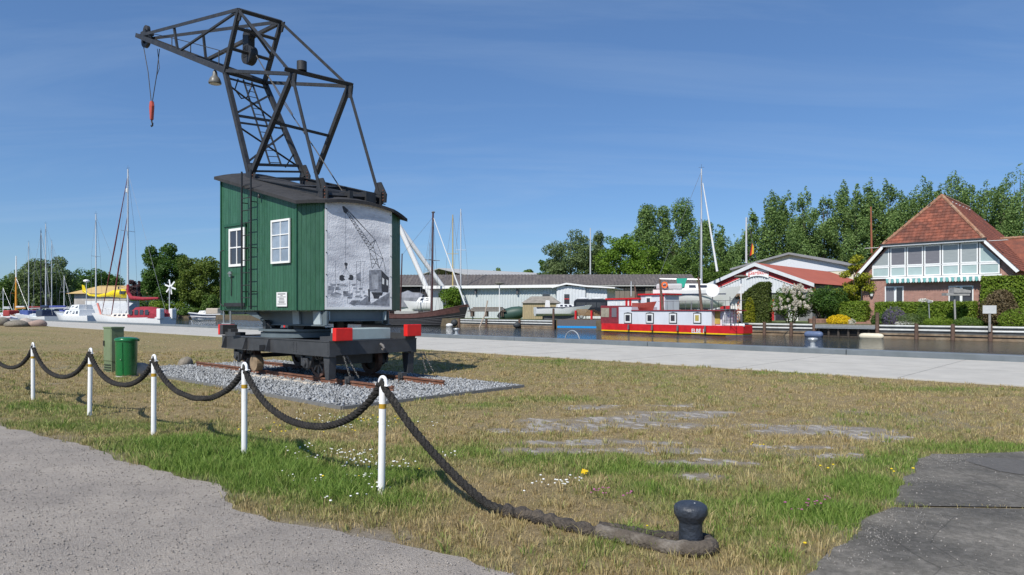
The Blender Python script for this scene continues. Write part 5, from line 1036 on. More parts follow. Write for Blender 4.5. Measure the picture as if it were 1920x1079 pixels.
# awning with striped scalloped valance
az1, az0 = HF.px(1750, 521, -.6).z, HF.px(1750, 530, -.6).z; ax0, ax1 = HF.px(zx(312), 525, -.6).x, HF.px(zx(1000), 525, -.6).x
aw = MB().box(ax0, ax1, -.62, -.12, az1-.02, az1+.06).build('awning_case', wht, house); ns = 34; tl, wc = M('awning_teal', (.14, .38, .37), rough=.8), M('awning_white', (.75, .76, .74), rough=.8)
for k in range(ns):
    x0, x1 = ax0+(ax1-ax0)*k/ns, ax0+(ax1-ax0)*(k+1)/ns; bow = .05*math.sin(k*1.3); MB().prism([(x0, -.62+bow, az1), (x1, -.62-bow, az1), (x1, -.60, az0+.10), ((x0+x1)/2, -.66, az0), (x0, -.60, az0+.10)], (0, .01, 0)).build('awning_stripe', (tl, wc)[k % 2], aw)
# ground-floor windows and flower pot
def hwin(xa, xb, yt, yb, cols, glasses):
    p, q = HF.px(zx(xa), 360+yt/3.853, -.05), HF.px(zx(xb), 360+yb/3.853, -.05); n = len(cols)-1; xs = [p.x+(q.x-p.x)*c for c in cols]
    MB().box(p.x-.1, q.x+.1, -.10, -.001, q.z-.14, q.z-.06).build('window_sill', stm, house)
    for k in range(n):
        f = MB(); x0, x1 = xs[k], xs[k+1]; f.box(x0, x1, -.07, -.001, q.z-.05, q.z+.06); f.box(x0, x1, -.07, -.001, p.z-.09, p.z); f.box(x0, x0+.09, -.07, -.001, q.z+.06, p.z-.09); f.box(x1-.09, x1, -.07, -.001, q.z+.06, p.z-.09); w = f.build('window_frame', wht, house)
        MB().box(x0+.09, x1-.09, -.03, -.002, q.z+.06, p.z-.09).build('pane', glasses[k], w)
hwin(305, 440, 685, 803, (0, .56, 1), (blind, dark_pane)); hwin(765, 945, 680, 800, (0, .51, 1), (dark_pane, dark_pane))
q = HF.px(zx(210), 360+745/3.853, -.15); pt = MB().lathe((q.x, -.18, q.z-.12), [(.10, 0), (.16, .22), (.17, .24)], 12).build('hanging_pot', wht, house); MB().ball((q.x, -.2, q.z+.15), .2, 8, 6, (1, .8, .6), .2, 3).build('pot_plant', leafmat('shrub_leaf_mid', (.03, .07, .012), (.09, .15, .03)), pt)
MB().bar((xl-.08, -.1, zE+.6), (xl-.08, -.1, 0), .08).build('downpipe', trim_d, house)
# side wing with its own ridge, right of the main roof
wy0, wy1 = ya_+3.0, yE+1.5; wz = zE+(zr-zE)*.50; wx1 = xc+EX+7.0; wm_ = (wy0+wy1)/2; fx = lambda z: xc+EX-(z-zE)/m_
MB().add([(xc+EX+.2, wy0-.3, zE), (wx1, wy0-.3, zE), (wx1, wm_, wz), (fx(wz)-.1, wm_, wz), (xc+EX+.2, wy1, zE), (wx1, wy1, zE)], [(0, 1, 2, 3), (5, 4, 3, 2)]).build('wing_roof', tile, house)
MB().box(xr-.5, wx1-.4, wy0+.1, wy1-.3, 0, zE+.1).prism([(wx1-.45, wy0+.1, zE), (wx1-.45, wy1-.3, zE), (wx1-.45, wm_, wz-.15)], (-.2, 0, 0)).build('wing_wall', bk, house)
ridge(V1((fx(wz), wm_, wz)), V1((wx1, wm_, wz)), .5)
# ---------------------------------------------------------------- boatyard hall with red gable trim
clad = M('corrugated_white', (.60, .63, .65), rough=.45, var=.06, scale=1.0, stretch=(1, 1, .2)); redt = M('red_trim', (.45, .03, .035), rough=.55, var=.2); redroof = M('red_sheet_roof', (.42, .115, .07), rough=.6, var=.12, scale=.6)
def corrug(name, parent, x0, x1, y, zf, z0, mat, pitch=.34, dep=.05):
    """standing ribs: wall of trapezoid corrugations from z0 up to zf(x)"""
    vs = []; fs = []; n = int((x1-x0)/pitch)*4; offs = (0, 0, dep, dep)
    for i in range(n+1):
        x = x0+(x1-x0)*i/n; yy = y-offs[i % 4]; vs += [(x, yy, z0), (x, yy, zf(x))]
    for i in range(n): fs.append((2*i, 2*i+2, 2*i+3, 2*i+1))
    return MB().add(vs, fs).build(name, mat, parent)
YO = at(1418, 582, 80); YF = Frame((YO.x, YO.y, FAR_Z), -43.0); yard = thing('boatyard_hall', 'white corrugated boatyard hall with red gable trim and curved name sign', 'hall', YF)
ap, le, re_ = YF.px(1418, 493, 0), YF.px(1325, 529, 0), YF.px(1512, 531, 0); sl = (ap.z-le.z)/(ap.x-le.x); sr = (ap.z-re_.z)/(re_.x-ap.x); sl = sr = (sl+sr)/2; XL, XR = -(ap.z-3.0)/sl*.0+le.x-.2, re_.x+1.0
gz = lambda x: ap.z-abs(x-ap.x)*sl
corrug('gable_cladding', yard, XL+.4, XR-.4, 0, lambda x: gz(x)-.62, YF.px(1365, 551, 0).z, clad)
MB().prism([(XL+.4, .15, 0), (XR-.4, .15, 0), (XR-.4, .15, gz(XR)-.1), (ap.x, .15, ap.z-.2), (XL+.4, .15, gz(XL)-.1)], (0, 24, 0)).build('hall_body', M('hall_shade', (.20, .2, .2), rough=.8), yard)
for s, X in ((-1, XL), (1, XR)):
    MB().prism([(ap.x, -.5, ap.z), (X, -.5, gz(X)), (X, -.5, gz(X)-.42), (ap.x, -.5, ap.z-.42)], (0, .1, 0)).build('verge_board', M('verge_white', (.62, .64, .66), rough=.5, var=.12, scale=2), yard)
    MB().add([(ap.x, -.45, ap.z-.01), (X, -.45, gz(X)-.01), (X, 25, gz(X)-.01), (ap.x, 25, ap.z-.01)], [(0, 1, 2, 3)]).build('roof_sheet', redroof, yard)
    n = 26
    for k in range(n):
        x0, x1 = ap.x+(X-ap.x)*(k+.06)/n, ap.x+(X-ap.x)*(k+.94)/n; MB().prism([(x0, -.10, gz(x0)-.43), (x1, -.10, gz(x1)-.43), (x1, -.10, gz(x1)-1.02), (x0, -.10, gz(x0)-1.02)], (0, .04, 0)).build('red_board', redt, yard)
    MB().prism([(ap.x, -.12, ap.z-1.02), (X, -.12, gz(X)-1.02), (X, -.12, gz(X)-1.09), (ap.x, -.12, ap.z-1.09)], (0, .05, 0)).build('trim_strip', white, yard)
s0, s1 = YF.px(1399, 523, -.15), YF.px(1441, 523, -.15); sw = s1.x-s0.x; scx = (s0.x+s1.x)/2; sz = YF.px(1420, 514, -.15).z; arcs = lambda x: .32*(1-((x-scx)/(sw/2))**2)
pts = [(s0.x+sw*k/12, -.16, sz-.55+arcs(s0.x+sw*k/12)) for k in range(13)]+[(s1.x-sw*k/12, -.16, sz+.25+arcs(s1.x-sw*k/12)) for k in range(13)]
sg = MB().prism(pts, (0, .04, 0)).build('name_sign', M('sign_white', (.80, .80, .80), rough=.4, var=.02), yard)
text_part('lettering', 'Gartikow', .62, M('sign_red_letters', (.62, .10, .09), rough=.5), sg, (scx+.15, -.165, sz-.05), (1, 0, 0), (0, 0, 1), .004)
MB().prism([(scx-sw*.40, -.165, sz-.32), (scx-sw*.33, -.165, sz-.32), (scx-sw*.385, -.165, sz+.28)], (0, -.01, 0)).build('sail_emblem', redt, sg)
for k in range(9): x = s0.x+sw*(k+.8)/10; MB().box(x-.09, x+.09, -.165, -.155, sz-.62+arcs(x), sz-.55+arcs(x)).build('sign_dash', ink, sg)
e0 = YF.px(1345, 553, -.8); e1 = YF.px(1392, 553, -.8); shp = M('awning_brown', (.22, .16, .11), rough=.8); aw2 = MB().box(e0.x, e1.x+3, -.8, 0, e0.z-.02, e0.z+.08).build('shop_awning', shp, yard)
for k in range(14): x0 = e0.x+(e1.x+3-e0.x)*k/14; x1 = e0.x+(e1.x+3-e0.x)*(k+1)/14; MB().prism([(x0, -.81, e0.z), (x1, -.81, e0.z), ((x0*.3+x1*.7), -.81, e0.z-.28), ((x0*.7+x1*.3), -.81, e0.z-.28)], (0, .02, 0)).build('valance', shp, aw2)
for k, mt in enumerate((white, redt, white, dark_pane, white, redt, dark_pane, white)): x0 = XL+.6+k*1.35; MB().box(x0, x0+1.2, .08, .13, 0, 2.5).build('front_panel', mt, yard)
# cream hall behind it
KO = at(1490, 582, 108); KF = Frame((KO.x, KO.y, FAR_Z), -43); kr = thing('cream_hall', 'long cream storage hall with low grey roof behind the boatyard', 'hall', KF)
kap, kl, krr = KF.px(1482, 474, 0), KF.px(1372, 504, 0), KF.px(1622, 500, 0); crm = M('cream_render', (.68, .62, .48), rough=.7, var=.05); gyr = M('grey_eternit', (.24, .24, .25), rough=.8, var=.12, scale=1)
MB().prism([(kl.x, 0, 0), (krr.x, 0, 0), (krr.x, 0, krr.z-.3), (kap.x, 0, kap.z-.3), (kl.x, 0, kl.z-.3)], (0, 30, 0)).build('wall', crm, kr)
a_, b_2 = KF.px(1418, 490, -.03), KF.px(1535, 492, -.03); MB().prism([(kap.x-6, -.06, kap.z-3.2), (kap.x+9, -.06, kap.z-3.2), (kap.x+7, -.06, kap.z-1.9), (kap.x, -.06, kap.z-.9), (kap.x-4, -.06, kap.z-1.7)], (0, .05, 0)).build('gable_panel', M('pale_grey_panel', (.62, .64, .68), rough=.5, var=.05), kr)
for P in (kl, krr): MB().prism([(kap.x, -.7, kap.z), (P.x, -.7, P.z), (P.x, -.7, P.z-.32), (kap.x, -.7, kap.z-.32)], (0, 31, 0)).build('roof', gyr, kr)
# ---------------------------------------------------------------- long dark shed, truss hall, white workshop, hut
darkr = M('old_fibre_roof', (.105, .092, .088), rough=.9, var=.35, scale=1.2, stretch=(3, 1, 1), col2=(.17, .15, .13), c2pos=(.5, .7), bump=.4, bscale=6); oldw = M('old_boards', (.20, .17, .14), rough=.9, var=.4, scale=3, stretch=(8, 1, .3))
SO = at(1030, 582, 120); SF2 = Frame((SO.x, SO.y, FAR_Z), -2.0); shed = thing('long_shed', 'very long low timber shed with dark fibre-cement roof', 'shed', SF2)
x0, x1 = SF2.px(700, 540, 0).x, SF2.px(1306, 540, 0).x; ze = SF2.px(1000, 535, -.6).z; D = 11.0
zrg = SF2.px(1000, 515.5, D/2).z
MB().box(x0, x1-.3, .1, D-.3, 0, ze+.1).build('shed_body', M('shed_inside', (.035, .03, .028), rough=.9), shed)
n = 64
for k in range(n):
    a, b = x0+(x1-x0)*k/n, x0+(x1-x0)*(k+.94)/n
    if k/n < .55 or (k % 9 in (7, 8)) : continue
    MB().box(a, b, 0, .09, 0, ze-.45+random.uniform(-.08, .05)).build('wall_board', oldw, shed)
def corr_roof(name, parent, xa, xb, y0, z0, y1, z1, mat, pitch=.6, dep=.08):
    vs = []; fs = []; n = int((xb-xa)/pitch)*2
    for i in range(n+1): x = xa+(xb-xa)*i/n; d = dep*(i % 2); vs += [(x, y0, z0+d), (x, y1, z1+d)]
    for i in range(n): fs.append((2*i, 2*i+2, 2*i+3, 2*i+1))
    return MB().add(vs, fs).build(name, mat, parent)
corr_roof('roof_near_slope', shed, x0, x1+.4, -.6, ze, D/2, zrg, darkr); corr_roof('roof_far_slope', shed, x0, x1+.4, D/2, zrg, D+.6, ze, darkr)
MB().box(x0, x1+.3, -.66, -.58, ze-.22, ze-.02).build('gutter', M('gutter_pale', (.42, .42, .40), rough=.6), shed)
MB().add([(x1-.2, .2, 0), (x1-.2, D-.2, 0), (x1-.2, D-.2, ze), (x1-.2, D/2, zrg-.15), (x1-.2, .2, ze)], [(0, 1, 2, 3, 4)]).build('gable_wall', M('gable_grey', (.26, .22, .18), rough=.9, var=.3), shed)
HO2 = at(850, 582, 150); HF2 = Frame((HO2.x, HO2.y, FAR_Z), -48); hal = thing('open_truss_hall', 'open-fronted hall with bare roof trusses behind the long shed', 'hall', HF2)
a1_, a2_, a3_ = HF2.px(828, 503, 0), HF2.px(745, 521, 0), HF2.px(897, 519, 0); s_ = (a1_.z-a3_.z)/(a3_.x-a1_.x); xl2, xr2 = a1_.x-(a3_.x-a1_.x)*1.15, a3_.x; ge = a3_.z
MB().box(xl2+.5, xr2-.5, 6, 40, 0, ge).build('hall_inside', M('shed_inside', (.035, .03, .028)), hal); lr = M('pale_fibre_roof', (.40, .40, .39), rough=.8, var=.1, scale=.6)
MB().prism([(a1_.x, -.8, a1_.z), (xr2, -.8, ge), (xr2, -.8, ge-.2), (a1_.x, -.8, a1_.z-.2)], (0, 46, 0)).build('roof', lr, hal); MB().prism([(a1_.x, -.8, a1_.z), (xl2, -.8, ge), (xl2, -.8, ge-.2), (a1_.x, -.8, a1_.z-.2)], (0, 46, 0)).build('roof', lr, hal)
tm = M('truss_timber', (.09, .065, .05), rough=.9)
for k in range(5):
    y = -.3+k*1.6
    t_ = MB().bar((xl2, y, ge-.1), (xr2, y, ge-.1), .25).build('truss', tm, hal)
    for j in range(7): xx = xl2+(xr2-xl2)*(j+.5)/7; zt_ = a1_.z-abs(xx-a1_.x)*s_-.2; MB().bar((xx, y, ge), (xx+(.8 if j % 2 else -.8), y, zt_), .16).build('truss_web', tm, t_)
WO = at(940, 582, 102); WF2 = Frame((WO.x, WO.y, FAR_Z), -16); ws = thing('white_workshop', 'long white corrugated workshop with flat fascia on the far bank', 'workshop', WF2)
cl2 = M('corrugated_grey_white', (.50, .545, .55), rough=.5, var=.06, scale=.8); g0, g1 = WF2.px(806, 560, 0).x, WF2.px(1047, 560, 0).x; zt2 = WF2.px(930, 541, 0).z
corrug('wall', ws, g0+2.0, g1, 0, lambda x: zt2, 0, cl2, .42, .06); MB().box(g0, g1, .3, 9, 0, zt2).build('body', cl2, ws)
MB().box(g0-.8, g1+.3, -.9, 9.5, zt2, zt2+.42).build('roof_fascia', white, ws)
g2_, g3 = WF2.px(1140, 560, -.0).x, 0; zz2 = WF2.px(1090, 540, -1.2).z
corrug('annexe_wall', ws, g1, g1+4.2, -1.2, lambda x: zz2+.35-.05*(x-g1), 0, clad, .42, .05); corrug('annexe_wall', ws, g1+4.2, g2_, -.9, lambda x: zz2-.1, 0, clad, .42, .04); MB().box(g1+.01, g2_, -.85, 8, 0, zz2-.12).build('annexe_body', clad, ws)
MB().prism([(g1-.6, -1.7, zz2+.2), (g1+1.5, -1.7, zz2+.72), (g1+4.6, -1.7, zz2+.30), (g2_+1.2, -1.7, zz2+.02), (g2_+1.2, -1.7, zz2-.15), (g1+4.6, -1.7, zz2+.08), (g1+1.5, -1.7, zz2+.48), (g1-.6, -1.7, zz2-.02)], (0, 10, 0)).build('annexe_roof', white, ws)
dpx = WF2.px(1058, 552, -1.25); dpy = WF2.px(1067.5, 570, -1.25); dor = MB().box(dpx.x, dpy.x, -1.3, -.8, dpy.z, dpx.z).build('window', dark_pane, ws); MB().box(dpx.x, dpy.x, -1.32, -1.301, (dpx.z+dpy.z)/2-.05, (dpx.z+dpy.z)/2+.08).build('window_bar', redt, dor)
v1, v2 = WF2.px(1017, 552, -.4), WF2.px(1030, 556, -.4); MB().box(v1.x, v2.x, -.42, -.06, v2.z, v1.z).build('vent', dark_pane, ws)
for px in (892, 970): q = WF2.px(px, 547, -.3); MB().box(q.x-.12, q.x+.12, -.5, -.06, q.z-.35, q.z+.35).build('wall_light', ink, ws)
for px, py, pw in ((940, 590, 8),): pass
UO = at(1013, 582, 92.5); UF = Frame((UO.x, UO.y, FAR_Z), -8); hut = thing('timber_hut', 'small ochre timber hut with grey hipped roof behind the white dinghy', 'hut', UF); hm = M('ochre_boards', (.36, .29, .17), rough=.85, var=.25, scale=4, stretch=(6, 1, .4))
u0, u1, uz = UF.px(980, 570, 0).x, UF.px(1047, 570, 0).x, UF.px(1013, 568, 0).z; ut = UF.px(1013, 556, 1.6).z
for k in range(16): a = u0+(u1-u0)*k/16; MB().box(a, a+(u1-u0)/16*.95, -.04, .0, 0, uz).build('wall_board', hm, hut)
MB().box(u0+.02, u1-.02, .01, 3, 0, uz).build('body', hm, hut); MB().add([(u0-.2, -.25, uz-.05), (u1+.2, -.25, uz-.05), (u1+.2, 3.2, uz-.05), (u0-.2, 3.2, uz-.05), (u0+1.0, 1.5, ut), (u1-1.0, 1.5, ut)], [(0, 1, 5, 4), (2, 3, 4, 5), (0, 4, 3), (1, 2, 5), (3, 2, 1, 0)]).build('roof', M('hut_felt', (.24, .22, .19), rough=.9, var=.3, scale=2), hut)
# ---------------------------------------------------------------- lamps, poles, yard clutter
def lamp(px, ytop, Y, label, h=None, head=True):
    b = at(px, ytop, Y); fr_ = Frame((b.x, b.y, FAR_Z), 10); t = thing('street_lamp', label, 'lamp', fr_); H = b.z-FAR_Z
    MB().tube((0, 0, 0), (0, 0, .9), .10, n=10).build('pole_base', ink, t); MB().tube((0, 0, .9), (0, 0, H-.1), .075, .05, 10).build('pole', white, t)
    MB().lathe((0, 0, H-.25), [(.05, 0), (.62, .12), (.66, .2), (.60, .27), (.1, .36)], 18).build('lamp_head', M('lamp_head_olive', (.16, .15, .12), rough=.6), t, smooth=True); return t
lamp(936.5, 531, 93, 'white street lamp with disc head before the white workshop'); lamp(1389.5, 518, 66, 'white street lamp with disc head left of the round hedge')
def pole(px, y0, y1, Y, r, mat, label, cat='mast', lean=0.0, name='pole'):
    a, b = at(px, y1, Y), at(px+lean, y0, Y); return tag(MB().tube(a, b, r, r*.7, 8).build(name, mat, smooth=True), label, cat)
alu = M('mast_alloy', (.60, .61, .62), rough=.4, metal=.3, var=.06); pole(1107, 428, 520, 140, .16, alu, 'thin pale mast rising behind the long shed', name='mast'); pole(1183.5, 528, 556, 108, .10, alu, 'thin grey pole in front of the long shed', 'pole')
pole(1634.5, 388, 475, 90, .13, M('rust_pole', (.28, .10, .055), rough=.8), 'rust brown pole standing between poplars and brick house', 'pole', -1.5)
pole(1399.3, 408, 494, 100, .16, alu, 'pale mast with flag halyard behind the boatyard gable', name='mast')
fl = thing('flag', 'black, red and gold flag hanging limp beside the mast', 'flag', Frame(at(1408, 478, 99), 0))
for k, c_ in enumerate(((.03, .03, .03), (.5, .02, .02), (.65, .42, .03))):
    P = [at(px, py, 99-.05*k) for px, py in ((1403+k*3.2, 482-k*2), (1407+k*3.2, 480-k*2), (1411+k*1.2, 458+k*2), (1409.5+k*.8, 455+k*1.5))]; MB().prism(P, (0, .03, 0)).build('flag_stripe', M('flag_%d' % k, c_, rough=.8), fl, WORLD)
MB().tube(at(1401, 408, 99), at(1420, 495, 99), .03, n=5).build('halyard', ink, fl, WORLD)
lm_ = M('white_tube', (.72, .72, .70), rough=.45, var=.08)
sl_ = thing('mast_crane', 'white tubular sheerlegs mast crane behind the dark ship', 'crane', Frame(at(813, 565, 110), 0)); MB().tube(at(748, 424, 110), at(809, 560, 110), .40, n=12).build('leg', lm_, sl_, WORLD, smooth=True); MB().tube(at(748, 424, 110.2), at(829, 537, 114), .38, n=12).build('leg', lm_, sl_, WORLD, smooth=True); MB().tube(at(748, 424, 110), at(700, 575, 113), .38, n=12).build('leg', lm_, sl_, WORLD, smooth=True); MB().box(-.35, .55, -.4, .4, -2.2, 2.2).build('foot_plate', lm_, sl_)
# picnic table / timber pile, upturned green boat
wp = thing('timber_stack', 'dark weathered timber stack on the lawn before the white workshop', 'timber', Frame(at(918, 592, 94.5)+V1((0, 0, 0)), -10)); tw = M('old_timber', (.12, .09, .07), rough=.9, var=.4, scale=4)
for k in range(4): MB().box(-3.0+k*.25, 2.4-k*.2, -.6, .6, .55+k*.16, .68+k*.16).build('plank', tw, wp)
for x in (-2.6, -.6, 1.7): MB().box(x, x+.35, -.5, .5, -.15, .55).build('support', tw, wp)
ub = MB(); bp_ = at(962, 592, 94.5)
for j in range(7):
    pass
pts = [(-2.2, .1), (-1.9, .5), (-1.0, .85), (0, .95), (1.0, .85), (1.8, .55), (2.1, .15)]
ub.path([(x, 0, .75+.18*x) for x, r in pts], [r for x, r in pts], 14); tag(ub.build('upturned_boat', M('boat_dark_green', (.035, .075, .06), rough=.5, var=.2), frame=Frame((bp_.x, bp_.y, FAR_Z), -8), smooth=True), 'upturned dark green rowing boat propped before the white workshop', 'boat')
# garden things
gp = thing('bird_table', 'grey wooden bird table on a post before the low hedge', 'bird table', Frame(bankpt(1781, -1.6)+V1((0, 0, FAR_Z)), 0)); MB().tube((0, 0, 0), (-.08, 0, 2.5), .07, n=8).build('post', jw, gp); MB().box(-.9, .95, -.3, .3, 2.35, 2.55).prism([(-.35, -.35, 2.56), (1.0, -.35, 2.56), (1.0, -.35, 2.75), (-.35, -.35, 3.0)], (0, .6, 0)).build('tray', jw, gp)
gs = thing('water_sign', 'small grey sign board on the tall pile at the bank', 'sign', Frame(bankpt(1860, .72)+V1((0, 0, .5)), -43)); MB().box(-.07, .07, -.05, .05, -.4, 1.2).build('post', jw, gs); MB().box(-.42, .42, -.09, -.05, .95, 1.55).build('board', M('sign_grey', (.52, .53, .52), rough=.6, var=.1), gs)
gl = thing('garden_lamp', 'thin green-grey garden lamp post before the low hedge', 'lamp', Frame(bankpt(1735, -1.2)+V1((0, 0, FAR_Z)), 0)); MB().tube((0, 0, 0), (-.08, 0, 1.75), .035, n=8).build('post', galv, gl); MB().lathe((-.08, 0, 1.7), [(.03, 0), (.12, .1), (.12, .25), (.03, .35)], 10).build('lantern', galv, gl)
pl = thing('brick_planter', 'low round brick planter below the dark shrub', 'planter', Frame(bankpt(1512, -2.6)+V1((0, 0, FAR_Z)), 0)); MB().lathe((0, 0, 0), [(.85, 0), (.9, .38), (.85, .42), (.75, .42), (.75, .36)], 22).build('ring', stm, pl); pg = MB().tube((-.1, 0, .3), (-.1, 0, 1.9), .06, n=8).build('hand_pump', ink, pl); MB().bar((-.1, 0, 1.5), (.7, 0, 1.55), .06).build('pump_spout', ink, pg)
pot = thing('patio_pots', 'cluster of patio pots on the steps between the hedges', 'pots', Frame(bankpt(1632, -4.6)+V1((0, 0, FAR_Z+.3)), -35))
for k, (x, y, r, h, c_) in enumerate(((-.7, .4, .25, .8, (.08, .09, .1)), (-.2, .1, .2, .35, (.38, .13, .07)), (.25, .2, .22, .4, (.42, .15, .08)), (.6, -.1, .15, .5, (.7, .62, .45)), (0, .7, .4, .9, (.06, .10, .09)))): MB().lathe((x, y, 0), [(r*.75, 0), (r, h), (r*1.08, h+.02)], 12).build('pot', M('pot_%d' % k, c_, rough=.7), pot)
# ================================================================== BOATS
gel = M('gelcoat_white', (.74, .75, .74), rough=.3, var=.04, scale=2, spec=.5); gelg = M('gelcoat_grey', (.36, .39, .41), rough=.35, var=.06); navy = M('navy_paint', (.02, .03, .07), rough=.35); teak = M('teak', (.26, .15, .075), rough=.7, var=.25, scale=5); bord = M('burgundy_canvas', (.28, .025, .04), rough=.8, var=.25, scale=3, bump=.3, bscale=6); wine = M('wine_red_rig', (.13, .02, .025), rough=.6); tarpw = M('white_tarp', (.46, .475, .48), rough=.75, var=.10, scale=1.5, bump=.6, bscale=2.5); tarpg = M('blue_grey_tarp', (.20, .21, .24), rough=.7, var=.25, scale=1.2, bump=.8, bscale=2.0); wirem = M('rigging_wire', (.30, .31, .33), rough=.4, metal=.5)
def hull(L, B, fb, dr=.4, tr=.7, sheer=.22, rake=.10, full=2.4, n=14):
    """lofted hull, bow at +x, waterline at z=0; returns (hull, deck)"""
    h, d = MB(), MB(); R = []
    for i in range(n+1):
        t = i/n; b = B/2*(tr+(1-tr)*min(1, t/.45)**.8)*(1-max(0, (t-.42)/.58)**full); b = max(b, .015); zt = fb*(1+sheer*(2*t-.85)**2*(1.3 if t > .42 else .5)); x0 = -L/2+L*t; k = max(0, (t-.7)/.3)
        sec = [(b, zt), (b*(.97-.12*k), zt*.55), (b*(.88-.35*k), 0), (b*(.6-.3*k), -dr*.6), (0, -dr*(1-.9*k*k))]
        R.append([(x0+L*rake*k*k*(z/fb if z > 0 else z/fb*.6), y, z) for y, z in sec])
    vs = [p for s in R for p in s+[(x, -y, z) for x, y, z in s[-2::-1]]]; m = 9; fs = []
    for i in range(n):
        for j in range(m-1): fs.append((i*m+j, i*m+j+1, (i+1)*m+j+1, (i+1)*m+j))
    fs.append(tuple(range(m))); h.add(vs, fs)
    dv = []
    for s in R: x, y, z = s[0]; dv += [(x, y*.97, z-.02), (x, -y*.97, z-.02)]
    d.add(dv, [(2*i, 2*i+1, 2*i+3, 2*i+2) for i in range(n)]); return h, d, R
def boat(name, label, cat, fr_, L, B, fb, hm, dm, group=None, **kw):
    t = thing(name, label, cat, fr_, group); h, d, R = hull(L, B, fb, **kw); hu = h.build('hull', hm, t, smooth=True); d.build('deck', dm, t); return t, hu, R
def coach(t, x0, x1, w0, w1, z0, h, mat, win=None, wins=0, slope=.35):
    """cabin trunk with raked ends and windows in both sides"""
    mb = MB(); s = slope*h*1.6; vs = [(x0, -w0, z0), (x1, -w1, z0), (x1, w1, z0), (x0, w0, z0), (x0+s*.3, -w0*.86, z0+h), (x1-s, -w1*.8, z0+h*.92), (x1-s, w1*.8, z0+h*.92), (x0+s*.3, w0*.86, z0+h)]
    c = mb.add(vs, [(3, 2, 1, 0), (4, 5, 6, 7), (0, 1, 5, 4), (1, 2, 6, 5), (2, 3, 7, 6), (3, 0, 4, 7)]).build('cabin', mat, t, bevel=.04)
    for k in range(wins):
        f0, f1 = (k+.2)/wins, (k+.8)/wins
        for sg in (-1, 1):
            def q(f, g): a, b = V1(vs[0]).lerp(V1(vs[1]), f), V1(vs[4]).lerp(V1(vs[5]), f); p = a.lerp(b, g); return (p.x, sg*(-p.y+.012), p.z)
            MB().add([q(f0*.86+.04, .35), q(f1*.86+.04, .35), q(f1*.86+.04, .78), q(f0*.86+.04, .78)], [(0, 1, 2, 3)]).build('window', win or dark_pane, c)
    return c
def rig(t, x, z0, H, L, fb, mm, r=.09, spread=True, fore=True, boom=None, col=None, head=True):
    m = MB().tube((x, 0, z0), (x, 0, z0+H), r, r*.6, 10).build('mast', mm, t, smooth=True); w = MB()
    if spread: MB().tube((x, -1.0, z0+H*.58), (x, 1.0, z0+H*.58), .03, n=6).build('spreader', mm, m)
    for s in (-1, 1):
        w.tube((x-.2, s*1.3, z0), (x, s*1.0, z0+H*.58), .018, n=4); w.tube((x, s*1.0, z0+H*.58), (x, 0, z0+H*.97), .018, n=4)
    w.tube((-L/2, 0, fb+.3), (x, 0, z0+H*.98), .018, n=4)
    w.build('stays', wirem, m)
    if fore: MB().path([(L/2+.1, 0, fb+.3), ((L/2+x)/2+.05, 0, z0+H*.47), (x+.12, 0, z0+H*.94)], [.035, .09, .03], 8).build('furled_headsail', col or gel, m)
    if head: MB().tube((x, 0, z0+H), (x, 0, z0+H+.5), .015, n=4).tube((x-.3, 0, z0+H+.15), (x+.3, 0, z0+H+.15), .015, n=4).build('masthead_vane', ink, m)
    if boom: MB().tube((x, 0, z0+boom[1]), (x-boom[0], 0, z0+boom[1]+.05), .10, n=8).build('boom', mm, m)
    return m
def water_at(px, Y): t = (px-CX)/FPX; return V1((t*Y, Y, WZ))
# ---- red houseboat ELBE 1
hbp = gnd(1360, 630.5, WZ); HB = Frame((hbp.x, hbp.y, WZ), -52)
hb_ = thing('houseboat', 'red and white houseboat with four small square windows, lettered ELBE 1', 'houseboat', HB)
P = lambda px, py, y=0: HB.px(px, py, y)
red2 = M('houseboat_red', (.54, .016, .02), rough=.42, var=.2, scale=1.5, col2=(.40, .03, .03), c2pos=(.55, .75)); yel = M('boot_stripe_yellow', (.75, .50, .01), rough=.4); hbw = M('houseboat_white', (.62, .645, .69), rough=.45, var=.07, scale=1.2, col2=(.54, .55, .56), c2pos=(.55, .78), stretch=(1, 1, .35)); mar = M('maroon_canvas', (.20, .025, .035), rough=.8, var=.3, scale=3)
xl_, xb_, xr_ = P(1124, 620).x, 0.0, P(1400, 622, 1.8).x; zt_ = P(1340, 611).z; Bm = 4.0
def slab(z0, z1, o=0.0): return [(xl_+.3-o*.3, -o, z0), (xb_, -o, z0), (xr_+o, 1.3, z0), (xr_+o, Bm-1.3, z0), (xb_, Bm+o, z0), (xl_+.3, Bm+o, z0), (xl_, Bm-.5, z0), (xl_, .5, z0)]
MB().prism(slab(.22, 0), (0, 0, zt_-.22)).build('hull', red2, hb_); MB().prism([(p[0]*(1 if p[0] < xb_+.1 else .9), p[1], p[2]) for p in slab(.11, 0, .015)], (0, 0, .115)).build('yellow_stripe', yel, hb_); MB().prism([(p[0]*.985, p[1]*.96+.08, p[2]) for p in slab(-.3, 0)], (0, 0, .39)).build('bottom', ink, hb_)
cl_, cr_, ct = P(1160, 590).x, P(1334, 590).x, P(1260, 583.5).z; zw = P(1334, 613).z
MB().box(cl_, cr_, .02, Bm-.05, zw-.25, ct).build('deckhouse', hbw, hb_); MB().box(cl_, P(1184, 580).x, .01, Bm-.04, ct, P(1170, 576).z).build('deckhouse_step', hbw, hb_)
MB().box(P(1184, 583).x, cr_+1.0, -.06, Bm, ct, ct+.10).build('roof_edge', M('maroon_trim', (.26, .03, .04), rough=.6), hb_)
